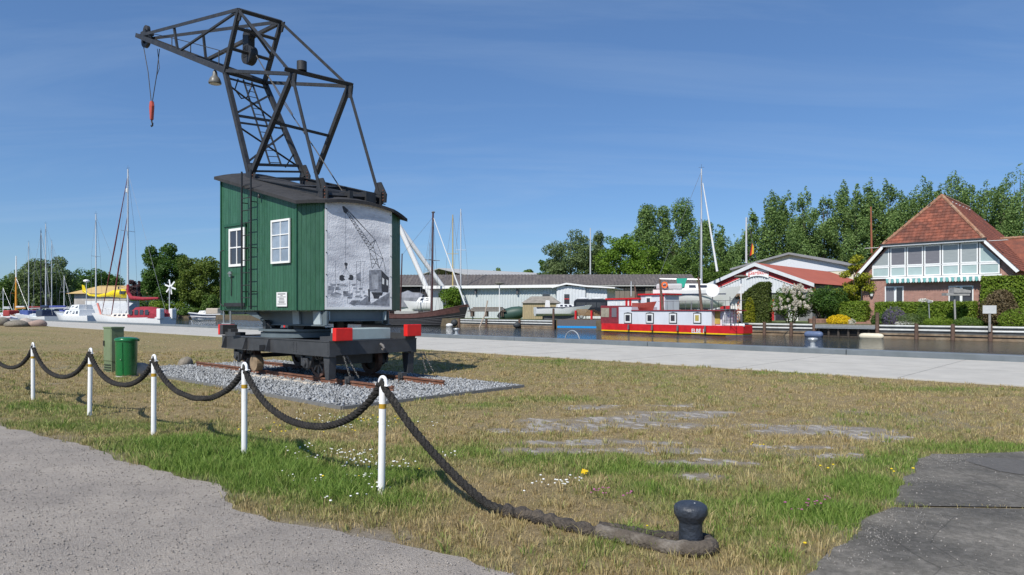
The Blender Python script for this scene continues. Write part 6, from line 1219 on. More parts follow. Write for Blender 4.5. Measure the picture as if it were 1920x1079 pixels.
for px in (1177.5, 1218.5, 1262, 1307.5):
    a, b = P(px-6.5, 588), P(px+6.5, 606); g_l = M('curtain_ochre', (.42, .33, .08), rough=.5, var=.25, scale=4, stretch=(6, 1, 1)) if px > 1300 else dark_pane
    o = MB(); o.prism([(a.x-.06, -.02, b.z-.06), (b.x+.06, -.02, b.z-.06), (b.x+.06, -.02, a.z+.04), ((a.x+b.x)/2, -.02, a.z+.12), (a.x-.06, -.02, a.z+.04)], (0, .03, 0)); w = o.build('window_surround', M('surround_charcoal', (.05, .055, .06), rough=.5), hb_)
    f = MB(); f.box(a.x+.03, b.x-.03, -.05, -.021, b.z+.02, a.z-.03); f.build('window_frame', gel, w); MB().box(a.x+.18, b.x-.18, -.058, -.051, b.z+.18, a.z-.16).build('pane', g_l, w)
q = P(1319, 626.5, -.03); text_part('name_letters', 'ELBE 1', .52, gel, hb_, (P(1309, 625).x, -.025, P(1309, 624.5).z), (1, 0, 0), (0, 0, 1), .006)
cv = MB(); cv.box(xl_+.1, cl_-.02, .05, Bm-.1, zt_-.1, P(1140, 573.5).z); cnp = cv.build('canvas_cover', mar, hb_, bevel=.06)
for (a, b, m2) in ((1127, 1142, M('clear_vinyl', (.32, .29, .22), rough=.25, var=.3, scale=2)), (1147, 1156, M('grey_vinyl', (.16, .15, .17), rough=.3))): u, v = P(a, 578, .03), P(b, 595, .03); MB().box(u.x, v.x, .02, .049, v.z, u.z).build('vinyl_window', m2, cnp)
MB().prism([(cr_+.05, .6, zt_), (cr_+1.0, .6, zt_), (cr_+1.0, .6, ct+.05), (cr_+.05, .6, ct+.05)], (0, 1.2, 0)).build('entrance_box', hbw, hb_); u = P(1343, 582, .55); v = P(1350, 608, .55); MB().box(u.x-.4, v.x, .53, .59, v.z, u.z-.1).build('entrance_window', M('curtain_ochre', (.42, .33, .08)), hb_); MB().box(cr_+.0, cr_+1.25, .5, 1.95, ct+.06, ct+.18).build('entrance_roof', ink, hb_)
rl = MB(); rk = M('railing_grey', (.16, .17, .18), rough=.5, metal=.3)
for k in range(7): x = cr_+1.1+k*(xr_-cr_-1.2)/6; yy = .08 if x < xb_ else .08+1.3*(x-xb_)/(xr_-xb_); rl.tube((x, yy, zt_), (x, yy, zt_+1.0), .025, n=6)
for z in (.5, 1.0): rl.path([(cr_+1.1, .08, zt_+z), (xb_, .08, zt_+z), (xr_-.1, 1.36, zt_+z)], .022, 6)
rl.build('bow_railing', rk, hb_)
rr_ = MB()
for k in range(12): x = P(1188, 583).x+.4+k*(cr_-P(1188, 583).x)/12; rr_.tube((x, 3.8, ct+.1), (x, 3.8, ct+1.0), .02, n=5)
rr_.tube((P(1188, 583).x, 3.8, ct+1.0), (cr_+.9, 3.8, ct+1.0), .022, n=5); rr_.build('roof_railing', rk, hb_)
ldr = MB().bar((cr_+1.9, .05, zt_), (cr_+1.9, .05, zt_+2.6), .04).bar((cr_+2.4, .05, zt_), (cr_+2.4, .05, zt_+2.6), .04).build('boarding_ladder', rk, hb_)
for k in range(8): MB().tube((cr_+1.9, .05, zt_+.3+k*.3), (cr_+2.4, .05, zt_+.3+k*.3), .02, n=6).build('rung', rk, ldr)
h, d, _ = hull(2.6, 1.1, .45, n=8); du = h.build('roof_dinghy', M('dinghy_red', (.30, .06, .045), rough=.5), hb_); u = P(1205, 583, 1.2); du.location = (u.x, 1.4, ct+.35)
MB().disc((P(1336, 545, 2.5).x, 2.5, P(1336, 545, 2.5).z), (.55, -.83, .1), .62, .05, 24, 0).build('satellite_dish', gel, hb_); MB().tube((P(1336, 545, 2.6).x, 2.6, ct), (P(1336, 545, 2.6).x, 2.6, P(1336, 545, 2.6).z), .04, n=8).build('dish_pole', rk, hb_)
for k in range(3): MB().path([(xr_-1.6+k*.55, .5+k*.28, zt_+.05), (xr_-1.1+k*.55, .9+k*.28, zt_+.05)], [.16, .16], 10).build('white_fender', gel, hb_)
for px, c_ in ((1316, rk), (1243, rk)): u = P(px, 575, 1.5); MB().tube((u.x, 1.5, ct), (u.x-.4, 1.5, ct+3.2), .14, .10, 8).build('timber_post', pilem, hb_)
MB().path([(xr_-.2, 2.4, zt_+.1), (xr_+1.5, 4.2, zt_-.1), (xr_+3.0, 6.0, 1.0)], .03, 5).path([(xl_+.2, 3.6, zt_), (xl_-1.5, 5.0, .7), (xl_-3.0, 6.5, 1.0)], .03, 5).build('mooring_lines', tw, hb_)
for k in range(4): x = cl_+1.5+k*3.1; MB().path([(x, -.16, zt_-.05), (x, -.2, .35)], [.09, .11], 8).build('side_fender', ink, hb_)
# ---- second red-trimmed houseboat lying behind
B2 = Frame(HB.w((0, 0, 0)), -52); t2 = thing('houseboat', 'red-trimmed white houseboat wheelhouse half hidden behind the ELBE 1 roof', 'houseboat', Frame(HB.w((P(1200, 600, 5.2).x, 5.2, 0)), -52)); F2 = FR[t2]; Q = lambda px, py, y=0: F2.px(px, py, y)
a, b = Q(1139, 561), Q(1196, 572); MB().box(a.x, b.x, 0, 2.6, .2, a.z-.1).build('deckhouse', gel, t2); MB().box(a.x-.2, b.x+.3, -.15, 2.8, a.z-.1, a.z+.08).build('roof_edge', red2, t2)
for px in (1146, 1152, 1160, 1170): u = Q(px, 564); MB().box(u.x-.22, u.x+.22, -.03, -.001, u.z-1.3, u.z-.1).build('window', glassmat('bright_window', (.62, .66, .68)), t2)
for px in (1175, 1182): u = Q(px, 566); MB().box(u.x-.15, u.x+.15, -.05, -.002, u.z-1.6, u.z+.4).build('red_post', red2, t2)
a, b = Q(1199, 554), Q(1244, 580); MB().box(a.x, b.x, .2, 2.6, .2, a.z).build('wheelhouse', hbw, t2); MB().box(a.x-.25, b.x+.2, 0, 2.8, a.z, a.z+.16).build('wheelhouse_roof', red2, t2); u, v = Q(1208.5, 556.5), Q(1219.5, 573); w = MB().box(u.x, v.x, .15, .199, v.z, u.z).build('window_frame', gel, t2); MB().box(u.x+.18, v.x-.18, .14, .1495, v.z+.18, u.z-.18).build('pane', dark_pane, w); u = Q(1239, 560); MB().box(u.x-.25, u.x+.25, .12, .199, .2, a.z).build('red_door', M('red_trim', (.45, .03, .035)), t2)
MB().box(a.x-4.2, b.x+.8, -.3, 3.0, -.2, .85).build('hull', ink, t2)
u = Q(1190, 545); MB().tube((u.x, 1.0, .5), (u.x-.9, 1.0, u.z+.6), .13, .08, 8).build('timber_post', pilem, t2)
# ---- white sailing yacht on stands in the yard
yb_ = at(1298, 582, 77); sy, hu, R = boat('sailing_yacht', 'white sailing yacht on yard stands behind the houseboat, green canvas', 'yacht', Frame((yb_.x, yb_.y, at(1300, 573, 77).z+.55), -20), 8.5, 2.9, 1.15, gel, gel, dr=1.0)
coach(sy, -2.0, 2.6, 1.0, .7, 1.15, .75, gel, wins=3); rig(sy, 1.0, 1.2, at(0, 318, 77).z-at(0, 573, 77).z-1.75, 8.5, 1.15, alu, .12, fore=False)
MB().path([(1.15, 0, at(0, 345, 77).z-FR[sy].o.z), (2.7, 0, at(0, 510, 77).z-FR[sy].o.z)], [.05, .13], 8).build('furled_headsail', gel, sy); MB().tube((1.0, 0, 2.35), (-3.6, 0, 2.5), .07, n=8).build('boom', alu, sy)
MB().box(-4.3, 3.7, -1.46, -1.42, .62, .74).build('hull_stripe', navy, sy); MB().add([(-1.7, -.5, 2.5), (-.5, -.5, 2.5), (-.8, -1.0, 1.5), (-1.5, -1.0, 1.3), (-1.6, .6, 2.5), (-.7, .6, 2.5)], [(0, 1, 2, 3), (0, 4, 5, 1)]).build('green_canvas', M('green_canvas', (.01, .25, .18), rough=.8), sy)
MB().disc((-2.9, -1.35, 1.75), (0, 1, 0), .36, .14, 18, .2).build('lifebuoy', M('buoy_orange', (.75, .16, .03), rough=.5), sy)
pr = MB().box(-3.9, -1.0, -1.1, 1.1, 1.2, 1.9).build('cockpit_hood', tarpw, sy, bevel=.2)
for x in (-2.6, 0, 2.2):
    for s in (-1, 1): MB().tube((x, s*1.7, -2.4), (x*.95, s*1.0, -.1), .07, n=6).build('stand_leg', rk, sy)
MB().box(-3.5, 2.8, -.5, .5, -2.4, -1.05).build('keel_block', ink, sy)
# ---- white dinghy cruiser on the lawn
yb2 = at(1050, 598, 88); d1_, hu, R = boat('dinghy_cruiser', 'small white sailing dinghy with brown rubbing strake ashore beside the hut', 'boat', Frame((yb2.x, yb2.y, FAR_Z+.75), 10), 6.6, 2.3, .75, gel, gel, dr=.35, sheer=.3, tr=.8)
coach(d1_, -.4, 1.9, .75, .5, .75, .5, gel, wins=3); MB().path([(-3.3, -1.0, .80), (0, -1.19, .80), (1.6, -.85, .9), (3.3, -.05, 1.08)], .05, 6).build('rubbing_strake', navy, d1_); MB().box(-2.6, -.8, -.7, .7, .72, .82).build('cockpit', teak, d1_); MB().prism([(-1.9, .5, .75), (-1.2, .5, .75), (-1.25, .5, 1.7), (-1.75, .5, 1.75)], (0, .1, 0)).build('white_backrest', gel, d1_); MB().box(-2.2, 2.2, -.5, .5, -.75, -.3).build('trailer', ink, d1_)
# ---- dark van and black-blue barge
vb = at(1112, 592, 93); van = thing('black_van', 'black minibus parked beside the annexe of the white workshop', 'van', Frame((vb.x, vb.y, FAR_Z), -6)); blk = M('van_black', (.012, .014, .02), rough=.25, var=.1, spec=.6)
MB().prism([(-2.6, -.95, .4), (2.6, -.95, .4), (2.7, -.95, 1.1), (2.0, -.95, 2.55), (1.7, -.95, 2.7), (-2.3, -.95, 2.7), (-2.6, -.95, 2.4)], (0, 1.9, 0)).build('body', blk, van, bevel=.08)
for k, (a, b) in enumerate(((-2.3, -1.0), (-.9, .4), (.5, 1.7))): MB().box(a, b, -.965, -.951, 1.55, 2.25).build('window', dark_pane, van)
for x in (-1.6, 1.7):
    for s in (-1, 1): w = MB().disc((x, s*.9, .36), (0, 1, 0), .36, .24, 20, .16).build('wheel', ink, van); MB().disc((x, s*.95, .36), (0, 1, 0), .2, .18, 14, .04).build('rim', galv, w)
for k in range(2): MB().ball((-1.4+k*2.0, 0, 2.78), .7, 14, 6, (1.2, .9, .22)).build('roof_vent', gel, van, smooth=True)
bb = gnd(1085, 618.5, WZ); bg_ = thing('work_pontoon', 'black work pontoon with bright blue stripe left of the red houseboat', 'pontoon', Frame((bb.x, bb.y, WZ), -28)); xa_, xb2 = FR[bg_].px(1045, 610).x, FR[bg_].px(1128, 610).x; zt3 = FR[bg_].px(1085, 600).z
MB().box(xa_, xb2+1, 0, 3.5, -.2, zt3).build('hull', ink, bg_); MB().box(xa_, xb2+1, -.02, -.001, .18, .42).build('blue_stripe', M('stripe_blue', (.02, .26, .62), rough=.4), bg_); MB().box(xa_+.2, xb2, .1, 3.3, zt3, zt3+.06).build('deck', tw, bg_)
for k in range(6): MB().box(xa_+2.0+k*.05, xb2-.4-k*.3, .5, 2.8, zt3+.5+k*.13, zt3+.60+k*.13).build('stacked_plank', M('stack_timber', (.26, .17, .09), rough=.9, var=.35, scale=4), bg_)
for x in (xa_+2.2, xa_+4.2, xa_+6.4): MB().box(x, x+.22, .1, .3, zt3+.06, zt3+1.1).build('red_post', red2, bg_)
# ---- dark wooden sailing ship
db = gnd(772, 611.2, WZ); ship, hu, R = boat('wooden_ship', 'old dark brown wooden sailing ship with black bulwark moored behind the crane', 'ship', Frame((db.x, db.y+1.5, WZ), -14), 15.5, 4.4, 1.55, M('tarred_hull', (.022, .022, .024), rough=.5, var=.3, scale=3), teak, dr=.8, sheer=.55, tr=.75, rake=.03, full=3.2)
strp = M('ship_brown', (.085, .038, .032), rough=.6, var=.3, scale=3)
for lev, (r0, r1) in enumerate(((.0, .42),)):
    m = MB(); vs = []
    for s in R: (x, y, z), (x2, y2, z2) = s[0], s[1]; vs += [(x, -y-.03, z+.15), (x2, -(y*.35+y2*.65)-.05, z*.35+z2*.65)]
    m.add(vs, [(2*i, 2*i+1, 2*i+3, 2*i+2) for i in range(len(R)-1)]); m.build('brown_bulwark', strp, ship)
for j in range(5):
    pts = [V1(s[1]).lerp(V1(s[2]), j/5) for s in R]; MB().path([(p.x, -p.y-.02, p.z) for p in pts], .03, 5).build('hull_plank_seam', ink, ship)
MB().path([(s[0][0], -s[0][1]-.03, s[0][2]+.17) for s in R], .05, 6).build('cap_rail', strp, ship)
coach(ship, -6.8, -3.2, 1.3, 1.3, 1.7, 1.75, strp, wins=3, win=dark_pane, slope=.1); MB().box(-7.0, -2.6, -1.5, 1.5, 3.35, 3.45).build('wheelhouse_roof', M('pale_roof', (.55, .53, .48), rough=.6), ship); MB().box(-2.6, 1.2, -1.0, 1.0, 1.6, 2.15).build('hatch', M('hatch_grey', (.3, .31, .3), rough=.7), ship)
sf = FR[ship]; mk = sf.px(809, 575, 0); mh = sf.px(821, 400, 0); MB().tube((mk.x, 0, 1.5), (mk.x+.25, 0, mh.z), .20, .13, 10).build('mast', M('dark_mast', (.075, .03, .028), rough=.6), ship, smooth=True); MB().ball((mk.x+.28, 0, mh.z+.15), .22, 10, 6, (1.3, 1, .7)).build('mast_cap', ink, ship)
q = sf.px(820, 488, 0); MB().tube((mk.x+.15, -1.2, q.z), (mk.x+.15, 1.2, q.z), .05, n=6).tube((mk.x-1.0, 0, q.z+.1), (mk.x+1.3, 0, q.z-.1), .05, n=6).build('crosstrees', ink, ship)
bw = sf.px(873, 574, 0); MB().path([(mk.x+.3, 0, mh.z-.6), (bw.x, 0, bw.z)], [.05, .13], 8).build('white_forestay', gel, ship); MB().tube((6.6, 0, 2.2), (bw.x+.6, 0, bw.z), .15, .08, 8).build('bowsprit', strp, ship)
mz = sf.px(754, 476, 0); MB().tube((mz.x-.3, 0, 1.5), (mz.x, 0, mz.z), .13, .09, 8).build('mizzen_mast', M('dark_mast', (.075, .03, .028)), ship, smooth=True)
sw_ = MB()
for s in (-1, 1):
    for dx in (-1.6, -.6, .6): sw_.tube((mk.x+dx, s*1.9, 1.7), (mk.x+.25, 0, mh.z-.3), .02, n=4)
sw_.tube((mz.x, 0, mz.z-.2), (mk.x+.2, 0, mh.z-.6), .02, n=4); sw_.build('shrouds', wirem, ship)
MB().disc((6.1, -.78, 2.15), (.3, -1, 0), .12, .06, 14, .05).build('hawse_hole', gel, ship)
# ---- covered boats ashore behind the ship
cb_ = at(766, 582, 115); cvb = thing('covered_boat', 'boat under a blue-grey tarpaulin ashore behind the dark ship', 'boat', Frame((cb_.x, cb_.y, FAR_Z), -8)); tp = MB(); n = 9
rows = []
for i in range(n): x = -2.6+5.2*i/(n-1); hgt = 4.4-.5*abs(i-4)/4+.12*math.sin(i*2.1); rows.append([(x, -1.35+.06*math.sin(i*1.7), 1.7), (x, -1.25+.08*math.sin(i*2.3), 3.3), (x, -.5, hgt), (x, .5, hgt), (x, 1.3, 3.2), (x, 1.4, 1.7)])
tp.add([p for r in rows for p in r], [(i*6+j, i*6+j+1, (i+1)*6+j+1, (i+1)*6+j) for i in range(n-1) for j in range(5)]+[tuple(range(6)), tuple(range((n-1)*6, n*6))]).build('tarpaulin', tarpg, cvb); h, d, _ = hull(6.5, 2.4, .9); h.build('hull', gel, cvb).location = (0, 0, 1.0); MB().box(-2, 2, -.8, .8, 0, .7).build('cradle', ink, cvb)
cb2 = at(800, 582, 108); t, hu, R = boat('cabin_cruiser', 'white cabin cruiser ashore between the tarpaulin boat and the white gantry', 'boat', Frame((cb2.x, cb2.y, FAR_Z+1.5), 170), 6.0, 2.3, .9, gel, gel, dr=.5); coach(t, -1.8, 1.6, .9, .6, .9, .9, gel, wins=3); MB().box(-2, 2, -.7, .7, -1.5, -.4).build('cradle', ink, t)
for px, y0, Y, m2, r, lab in ((849, 403, 110, M('yellow_mast', (.42, .32, .12), rough=.6), .13, 'yellowish wooden mast behind the bush by the white workshop'), (864, 392, 118, alu, .13, 'tall thin grey mast right of the yellowish mast'), (806, 455, 120, wirem, .06, 'faint thin mast between the white gantry and the dark mast')):
    a = at(px, 560, Y); b_ = at(px, y0, Y); t = thing('mast', lab, 'mast', Frame((a.x, a.y, FAR_Z), 0)); H = b_.z-FAR_Z; MB().tube((0, 0, 0), (0, 0, H), r, r*.6, 8).build('spar', m2, t, smooth=True); MB().tube((-.9, 0, H*.62), (.9, 0, H*.62), .04, n=5).build('spreader', m2, t); w = MB()
    for s in (-1, 1): w.tube((s*1.6, 0, 1), (s*.9, 0, H*.62), .02, n=4); w.tube((s*.9, 0, H*.62), (0, 0, H), .02, n=4)
    w.build('stays', wirem, t)
# ---- left basin: big yacht with burgundy canvas
LB = water_at(238, 86); yl, hu, R = boat('sailing_yacht', 'sailing yacht with burgundy cockpit tent and sail cover moored at the quay', 'yacht', Frame((LB.x, LB.y+1.5, WZ), 158), 12.0, 3.5, 1.35, gel, M('deck_cream', (.66, .58, .48), rough=.6), dr=.7, sheer=.25)
yf = FR[yl]
coach(yl, -1.0, 3.4, 1.15, .75, 1.35, .55, M('cabin_cream', (.70, .64, .56), rough=.4), wins=4)
sec = []
for x, w_, h_ in ((-5.8, 1.2, .6), (-5.0, 1.4, 1.1), (-3.2, 1.5, 1.45), (-1.4, 1.4, 1.45), (-.3, 1.1, .8), (.1, .9, .4)): sec.append([(x, -w_, 1.3), (x, -w_*.98, 1.3+h_*.55), (x, -w_*.6, 1.3+h_*.93), (x, 0, 1.3+h_), (x, w_*.6, 1.3+h_*.93), (x, w_*.98, 1.3+h_*.55), (x, w_, 1.3)])
tn = MB().add([p for s in sec for p in s], [(i*7+j, i*7+j+1, (i+1)*7+j+1, (i+1)*7+j) for i in range(5) for j in range(6)]+[tuple(range(7)), tuple(range(35, 42))]).build('cockpit_tent', bord, yl, smooth=True)
for k, x in enumerate((-4.4, -3.5, -2.6, -1.6)):
    for s in (-1, 1): MB().add([(x, s*1.50, 1.75), (x+.6, s*1.52, 1.75), (x+.6, s*1.48, 2.35), (x, s*1.47, 2.35)], [(0, 1, 2, 3)]).build('tent_window', dark_pane, tn)
Hm = (HY-312)*86/FPX+EYE-WZ-1.5; ms = rig(yl, 1.0, 1.5, Hm, 11.5, 1.35, alu, .14, fore=True, col=wine); MB().path([(4.0, 0, 1.7), (2.6, 0, 1.5+Hm*.35), (1.1, 0, 1.5+Hm*.68)], [.05, .10, .03], 8).build('inner_headsail', wine, ms)
MB().path([(1.0, 0, 5.6), (.95, 0, 4.6), (.4, 0, 3.9), (-1.6, 0, 3.75), (-4.4, 0, 3.8)], [.16, .24, .26, .22, .15], 10).build('sail_cover', bord, ms, smooth=True); MB().lathe((1.18, 0, 1.5+Hm*.84), [(.02, 0), (.16, .1), (.16, .5), (.02, .6)], 10).build('radar_reflector', gel, ms)
wg = MB().tube((-5.2, -.9, 1.3), (-5.2, -.9, 5.2), .06, n=8).build('wind_generator_pole', alu, yl); hbx = MB().ball((-5.2, -.95, 5.25), .16, 8, 6).build('generator_hub', gel, yl)
for k in range(6): a = k*math.pi/3+.3; MB().bar((-5.2+.12*math.cos(a), -1.05, 5.25+.12*math.sin(a)), (-5.2+.95*math.cos(a), -1.05, 5.25+.95*math.sin(a)), .20, .04, up=(0, 1, 0)).build('generator_blade', gel, hbx)
for x, y in ((-5.9, -.8), (-5.9, 1.0)): MB().box(x-.25, x+.35, y-.35, y+.35, 1.2, 2.5).build('fender_board', gel, yl, bevel=.08)
pu = MB()
for s in (-1, 1): pu.path([(5.9, 0, 2.5), (5.2, s*.5, 2.5), (3.6, s*1.1, 2.35)], .03, 5); pu.tube((5.2, s*.5, 2.5), (5.2, s*.5, 1.6), .03, n=5); pu.tube((3.6, s*1.1, 2.35), (3.6, s*1.1, 1.5), .03, n=5)
pu.build('pulpit', gel, yl); MB().path([(5.8, 0, 1.5), (6.6, 0, 3.2)], .14, 6).build('anchor_board', M('anchor_red_white', (.62, .2, .16), rough=.6), yl)
# ---- big white yacht under tarpaulin behind
WB = water_at(185, 112); wy, hu, R = boat('covered_yacht', 'large white motor sailer under a pale tarpaulin behind the burgundy yacht', 'yacht', Frame((WB.x, WB.y, WZ), 172), 13, 4.2, 1.6, gelg, gel, dr=.6, sheer=.2); n = 10; rows = []
for i in range(n): x = -6.2+9.6*i/(n-1); k = 1 if i < 8 else (.75, .35)[i-8]; hz_ = (1.75+.18*math.sin(i*2.2))*k; rows.append([(x, -1.9*k**.3, 1.7), (x, -1.2*k, 1.7+hz_*.6), (x, 0, 1.7+hz_), (x, 1.2*k, 1.7+hz_*.6), (x, 1.9*k**.3, 1.7)])
MB().add([p for r in rows for p in r], [(i*5+j, i*5+j+1, (i+1)*5+j+1, (i+1)*5+j) for i in range(n-1) for j in range(4)]+[tuple(range(5)), tuple(range((n-1)*5, n*5))]).build('tarpaulin', tarpw, wy); rig(wy, .5, 1.6, (HY-402)*112/FPX+EYE-WZ-1.6, 13, 1.6, alu, .13, fore=False)
MB().path([(-6.3, 2.11, 1.15), (0, 2.13, 1.15), (4.5, 1.1, 1.3)], .06, 6).build('hull_stripe', navy, wy)
CBt = water_at(145, 104); t, hu, R = boat('motor_cruiser', 'white motor cruiser with dark windows left of the tarpaulin yacht', 'motorboat', Frame((CBt.x, CBt.y, WZ), 150), 9.5, 3.2, 1.4, gel, gel, dr=.5); coach(t, -2.8, 2.6, 1.25, .8, 1.4, 1.0, gel, wins=4); coach(t, -2.4, .6, 1.1, .9, 2.35, .8, gel, wins=2); MB().tube((-2.5, 0, 2.2), (-2.5, 0, 6.6), .06, n=6).build('radar_pole', alu, t); MB().ball((-2.5, 0, 6.7), .45, 10, 6, (1, 1, .5)).build('radar_dome', gel, t)
TB = water_at(205, 90.5); t, hu, R = boat('tender', 'small low white tender at the quay left of the burgundy yacht', 'dinghy', Frame((TB.x-2.5, TB.y+3.5, WZ), 135), 4.2, 1.7, .95, gel, teak, dr=.2)
def small_yacht(px, Y, ytop, rot, L, label, mm, hm=gel, cabin=gel, cover=None, r=.11):
    b = water_at(px, Y); t, hu, R = boat('sailing_yacht', label, 'yacht', Frame((b.x, b.y, WZ), rot), L, L*.31, 1.15, hm, gel, dr=.5, group='yachts moored in the left basin'); coach(t, -1.2, L*.28, L*.11, L*.07, 1.15, .55, cabin, wins=3); rig(t, L*.06, 1.2, (HY-ytop)*Y/FPX+EYE-WZ-1.2, L, 1.15, mm, r, fore=False, col=gel, boom=(L*.38, 1.5)); MB().path([(L*.04, 0, 2.95), (-L*.30, 0, 3.0)], [.22, .15], 8).build('sail_cover', cover or tarpw, t)
    if cover is not None: MB().box(-L*.42, -1.2, -L*.12, L*.12, 1.2, 2.4).build('spray_hood', cover, t, bevel=.15)
    return t
orm = M('orange_mast', (.62, .27, .03), rough=.5, var=.1)
oy = small_yacht(33, 140, 520, 150, 10, 'yacht with varnished orange mast at the far left', orm, r=.26); FRo = FR[oy]
MB().tube((.6, 0, 1.2+((HY-520)*140/FPX+EYE-WZ-1.2)*.86), (.6, 0, (HY-480)*140/FPX+EYE-WZ), .17, .10, 8).build('white_topmast', gel, oy)
small_yacht(58, 150, 455, 165, 10.5, 'yacht with single grey mast between orange and dark masts', alu, cover=M('canvas_dark_red', (.20, .03, .03), rough=.8)); small_yacht(79, 122, 432, 140, 11, 'yacht with near-black mast and red-white stern in the left basin', M('black_mast', (.03, .028, .045), rough=.4), hm=gel, cover=navy); small_yacht(92, 128, 420, 170, 12, 'yacht with the tallest white mast of the left cluster', alu, cover=M('canvas_blue', (.05, .07, .25), rough=.8)); small_yacht(100.5, 158, 453, 160, 10, 'yacht with thin white mast directly right of the tallest white mast', alu); small_yacht(8, 165, 540, 150, 9, 'low-masted yacht cut by the left edge of the photo', gel); small_yacht(122, 170, 517, 145, 9, 'yacht with short pale mast before the yellow helicopter', gel)
MBt = water_at(389, 178); t, hu, R = boat('motorboat', 'white motorboat with navy stripe moored just left of the crane cabin', 'motorboat', Frame((MBt.x, MBt.y, WZ), 172), 8.6, 3.0, 1.3, gel, gel, dr=.4); MB().path([(s[0][0], s[0][1]+.04, s[0][2]*.78) for s in R], .16, 6).build('navy_stripe', navy, t); MB().path([(s[0][0], s[0][1]+.04, s[0][2]*.3) for s in R], .10, 6).build('navy_stripe', navy, t); MB().box(-3.6, -.2, -1.2, 1.2, 1.3, 2.8).build('canopy', M('beige_canopy', (.46, .40, .33), rough=.8), t, bevel=.25); coach(t, -.2, 2.4, 1.15, .7, 1.3, .9, gel, wins=2)
for k, (px, Y, cm, lb) in enumerate(((14, 134, M('canopy_red', (.30, .04, .04), rough=.8), 'small motorboat with red canopy at the far left'), (44, 131, M('canopy_blue', (.05, .08, .24), rough=.8), 'small motorboat with blue canopy below the orange mast'), (68, 136, M('canopy_grey', (.30, .31, .33), rough=.8), 'small motorboat with grey canopy left of the dark mast'), (110, 133, M('canopy_tan', (.45, .38, .28), rough=.8), 'small motorboat with tan canopy right of the tall white masts'))):
    b = water_at(px, Y); t, hu, R = boat('motorboat', lb, 'motorboat', Frame((b.x, b.y, WZ), 150+k*9), 6.5, 2.4, 1.1, gel, teak, dr=.3, group='small motorboats in the left basin'); MB().box(-2.6, -.2, -.95, .95, 1.1, 2.3).build('canopy', cm, t, bevel=.2); coach(t, -.2, 1.8, .9, .5, 1.1, .6, gel, wins=2); MB().path([(s[0][0], s[0][1]+.03, s[0][2]*.7) for s in R], .06, 5).build('rubbing_strake', cm, t); MB().tube((-2.4, 0, 1.2), (-2.4, 0, 3.6), .03, n=5).build('flag_staff', alu, t)
# old timber piles and leaning fence at the shore by the motorboat
pf = thing('pile_fence', 'row of leaning grey timber piles on the shore left of the motorboat', 'piles', Frame(gnd(350, 597, WZ)+V1((0, -2, 0)), 0))
for k in range(12): x = -3.2+k*.6; MB().tube((x, random.uniform(-.5, .5), -.5), (x+.9+random.uniform(-.3, .3), random.uniform(-.4, .4), 2.6+random.uniform(-.7, .6)), .14, n=6).build('pile', jw, pf)
# ---- yellow helicopter and ochre-roofed building
OB = at(190, 582, 240); of = Frame((OB.x, OB.y, FAR_Z), -4); ob = thing('clubhouse', 'white building with wide ochre roof beyond the masts', 'building', of); r0, r1 = of.px(127, 550).x, of.px(246, 550).x; ez, rz_ = of.px(180, 551).z, of.px(180, 536, 6).z
MB().box(r0+2, r1-1, .5, 14, 0, ez+.2).build('wall', M('club_wall', (.42, .39, .36), rough=.7, var=.2, scale=.5), ob); MB().add([(r0, -1, ez), (r1+1, -1, ez), (r1+1, 15, ez), (r0, 15, ez), (r0+7, 7, rz_), (r1-3, 7, rz_)], [(0, 1, 5, 4), (2, 3, 4, 5), (0, 4, 3), (1, 2, 5), (3, 2, 1, 0)]).build('roof', M('ochre_roof', (.52, .36, .15), rough=.8, var=.08, scale=.3), ob)
for k in range(9): x = r0+3+k*(r1-r0-5)/9; MB().box(x, x+1.2, .44, .499, 1.0, 2.6).build('window', (dark_pane, M('poster_red', (.5, .15, .13)), navy)[k % 3], ob)
ye = M('helicopter_yellow', (.72, .55, .01), rough=.4); hc_ = at(220, 552, 205); hf = Frame((hc_.x, hc_.y, hc_.z), -6); he = thing('helicopter', 'yellow helicopter standing beyond the tarpaulin yacht', 'helicopter', hf)
MB().path([(-10.8, 0, 1.0), (-9.0, 0, -.3), (-6.0, 0, -.5), (-3.0, 0, -.1), (-1.0, 0, .2), (2.0, 0, .2), (3.4, 0, -.2), (4.2, 0, -.6)], [.25, .32, .4, .6, 1.1, 1.35, 1.0, .3], 12).build('fuselage', ye, he, smooth=True); MB().prism([(-11.2, -.1, .6), (-9.6, -.1, .2), (-10.6, -.1, 2.6), (-11.4, -.1, 2.9)], (0, .2, 0)).build('tail_fin', ye, he); rt = MB().tube((.4, 0, 1.3), (.4, 0, 2.3), .2, n=8).build('rotor_mast', ink, he)
for k in range(4): a = k*math.pi/2+.4; MB().bar((.4, 0, 2.3), (.4+5.2*math.cos(a), 5.2*math.sin(a), 2.15), .3, .05).build('rotor_blade', ink, rt)
MB().box(1.6, 3.2, -1.35, 1.35, 0, .9).build('windscreen', dark_pane, he)
for s in (-1, 1): MB().tube((-2, s*1.2, -2.0), (3, s*1.2, -2.0), .08, n=6).tube((0, s*1.2, -2.0), (0, s*.8, -1), .06, n=6).build('skid', ink, he)
MB().box(-8, 5, -3, 3, -hc_.z+FAR_Z-.2, -2.08).build('landing_platform', gel, he)
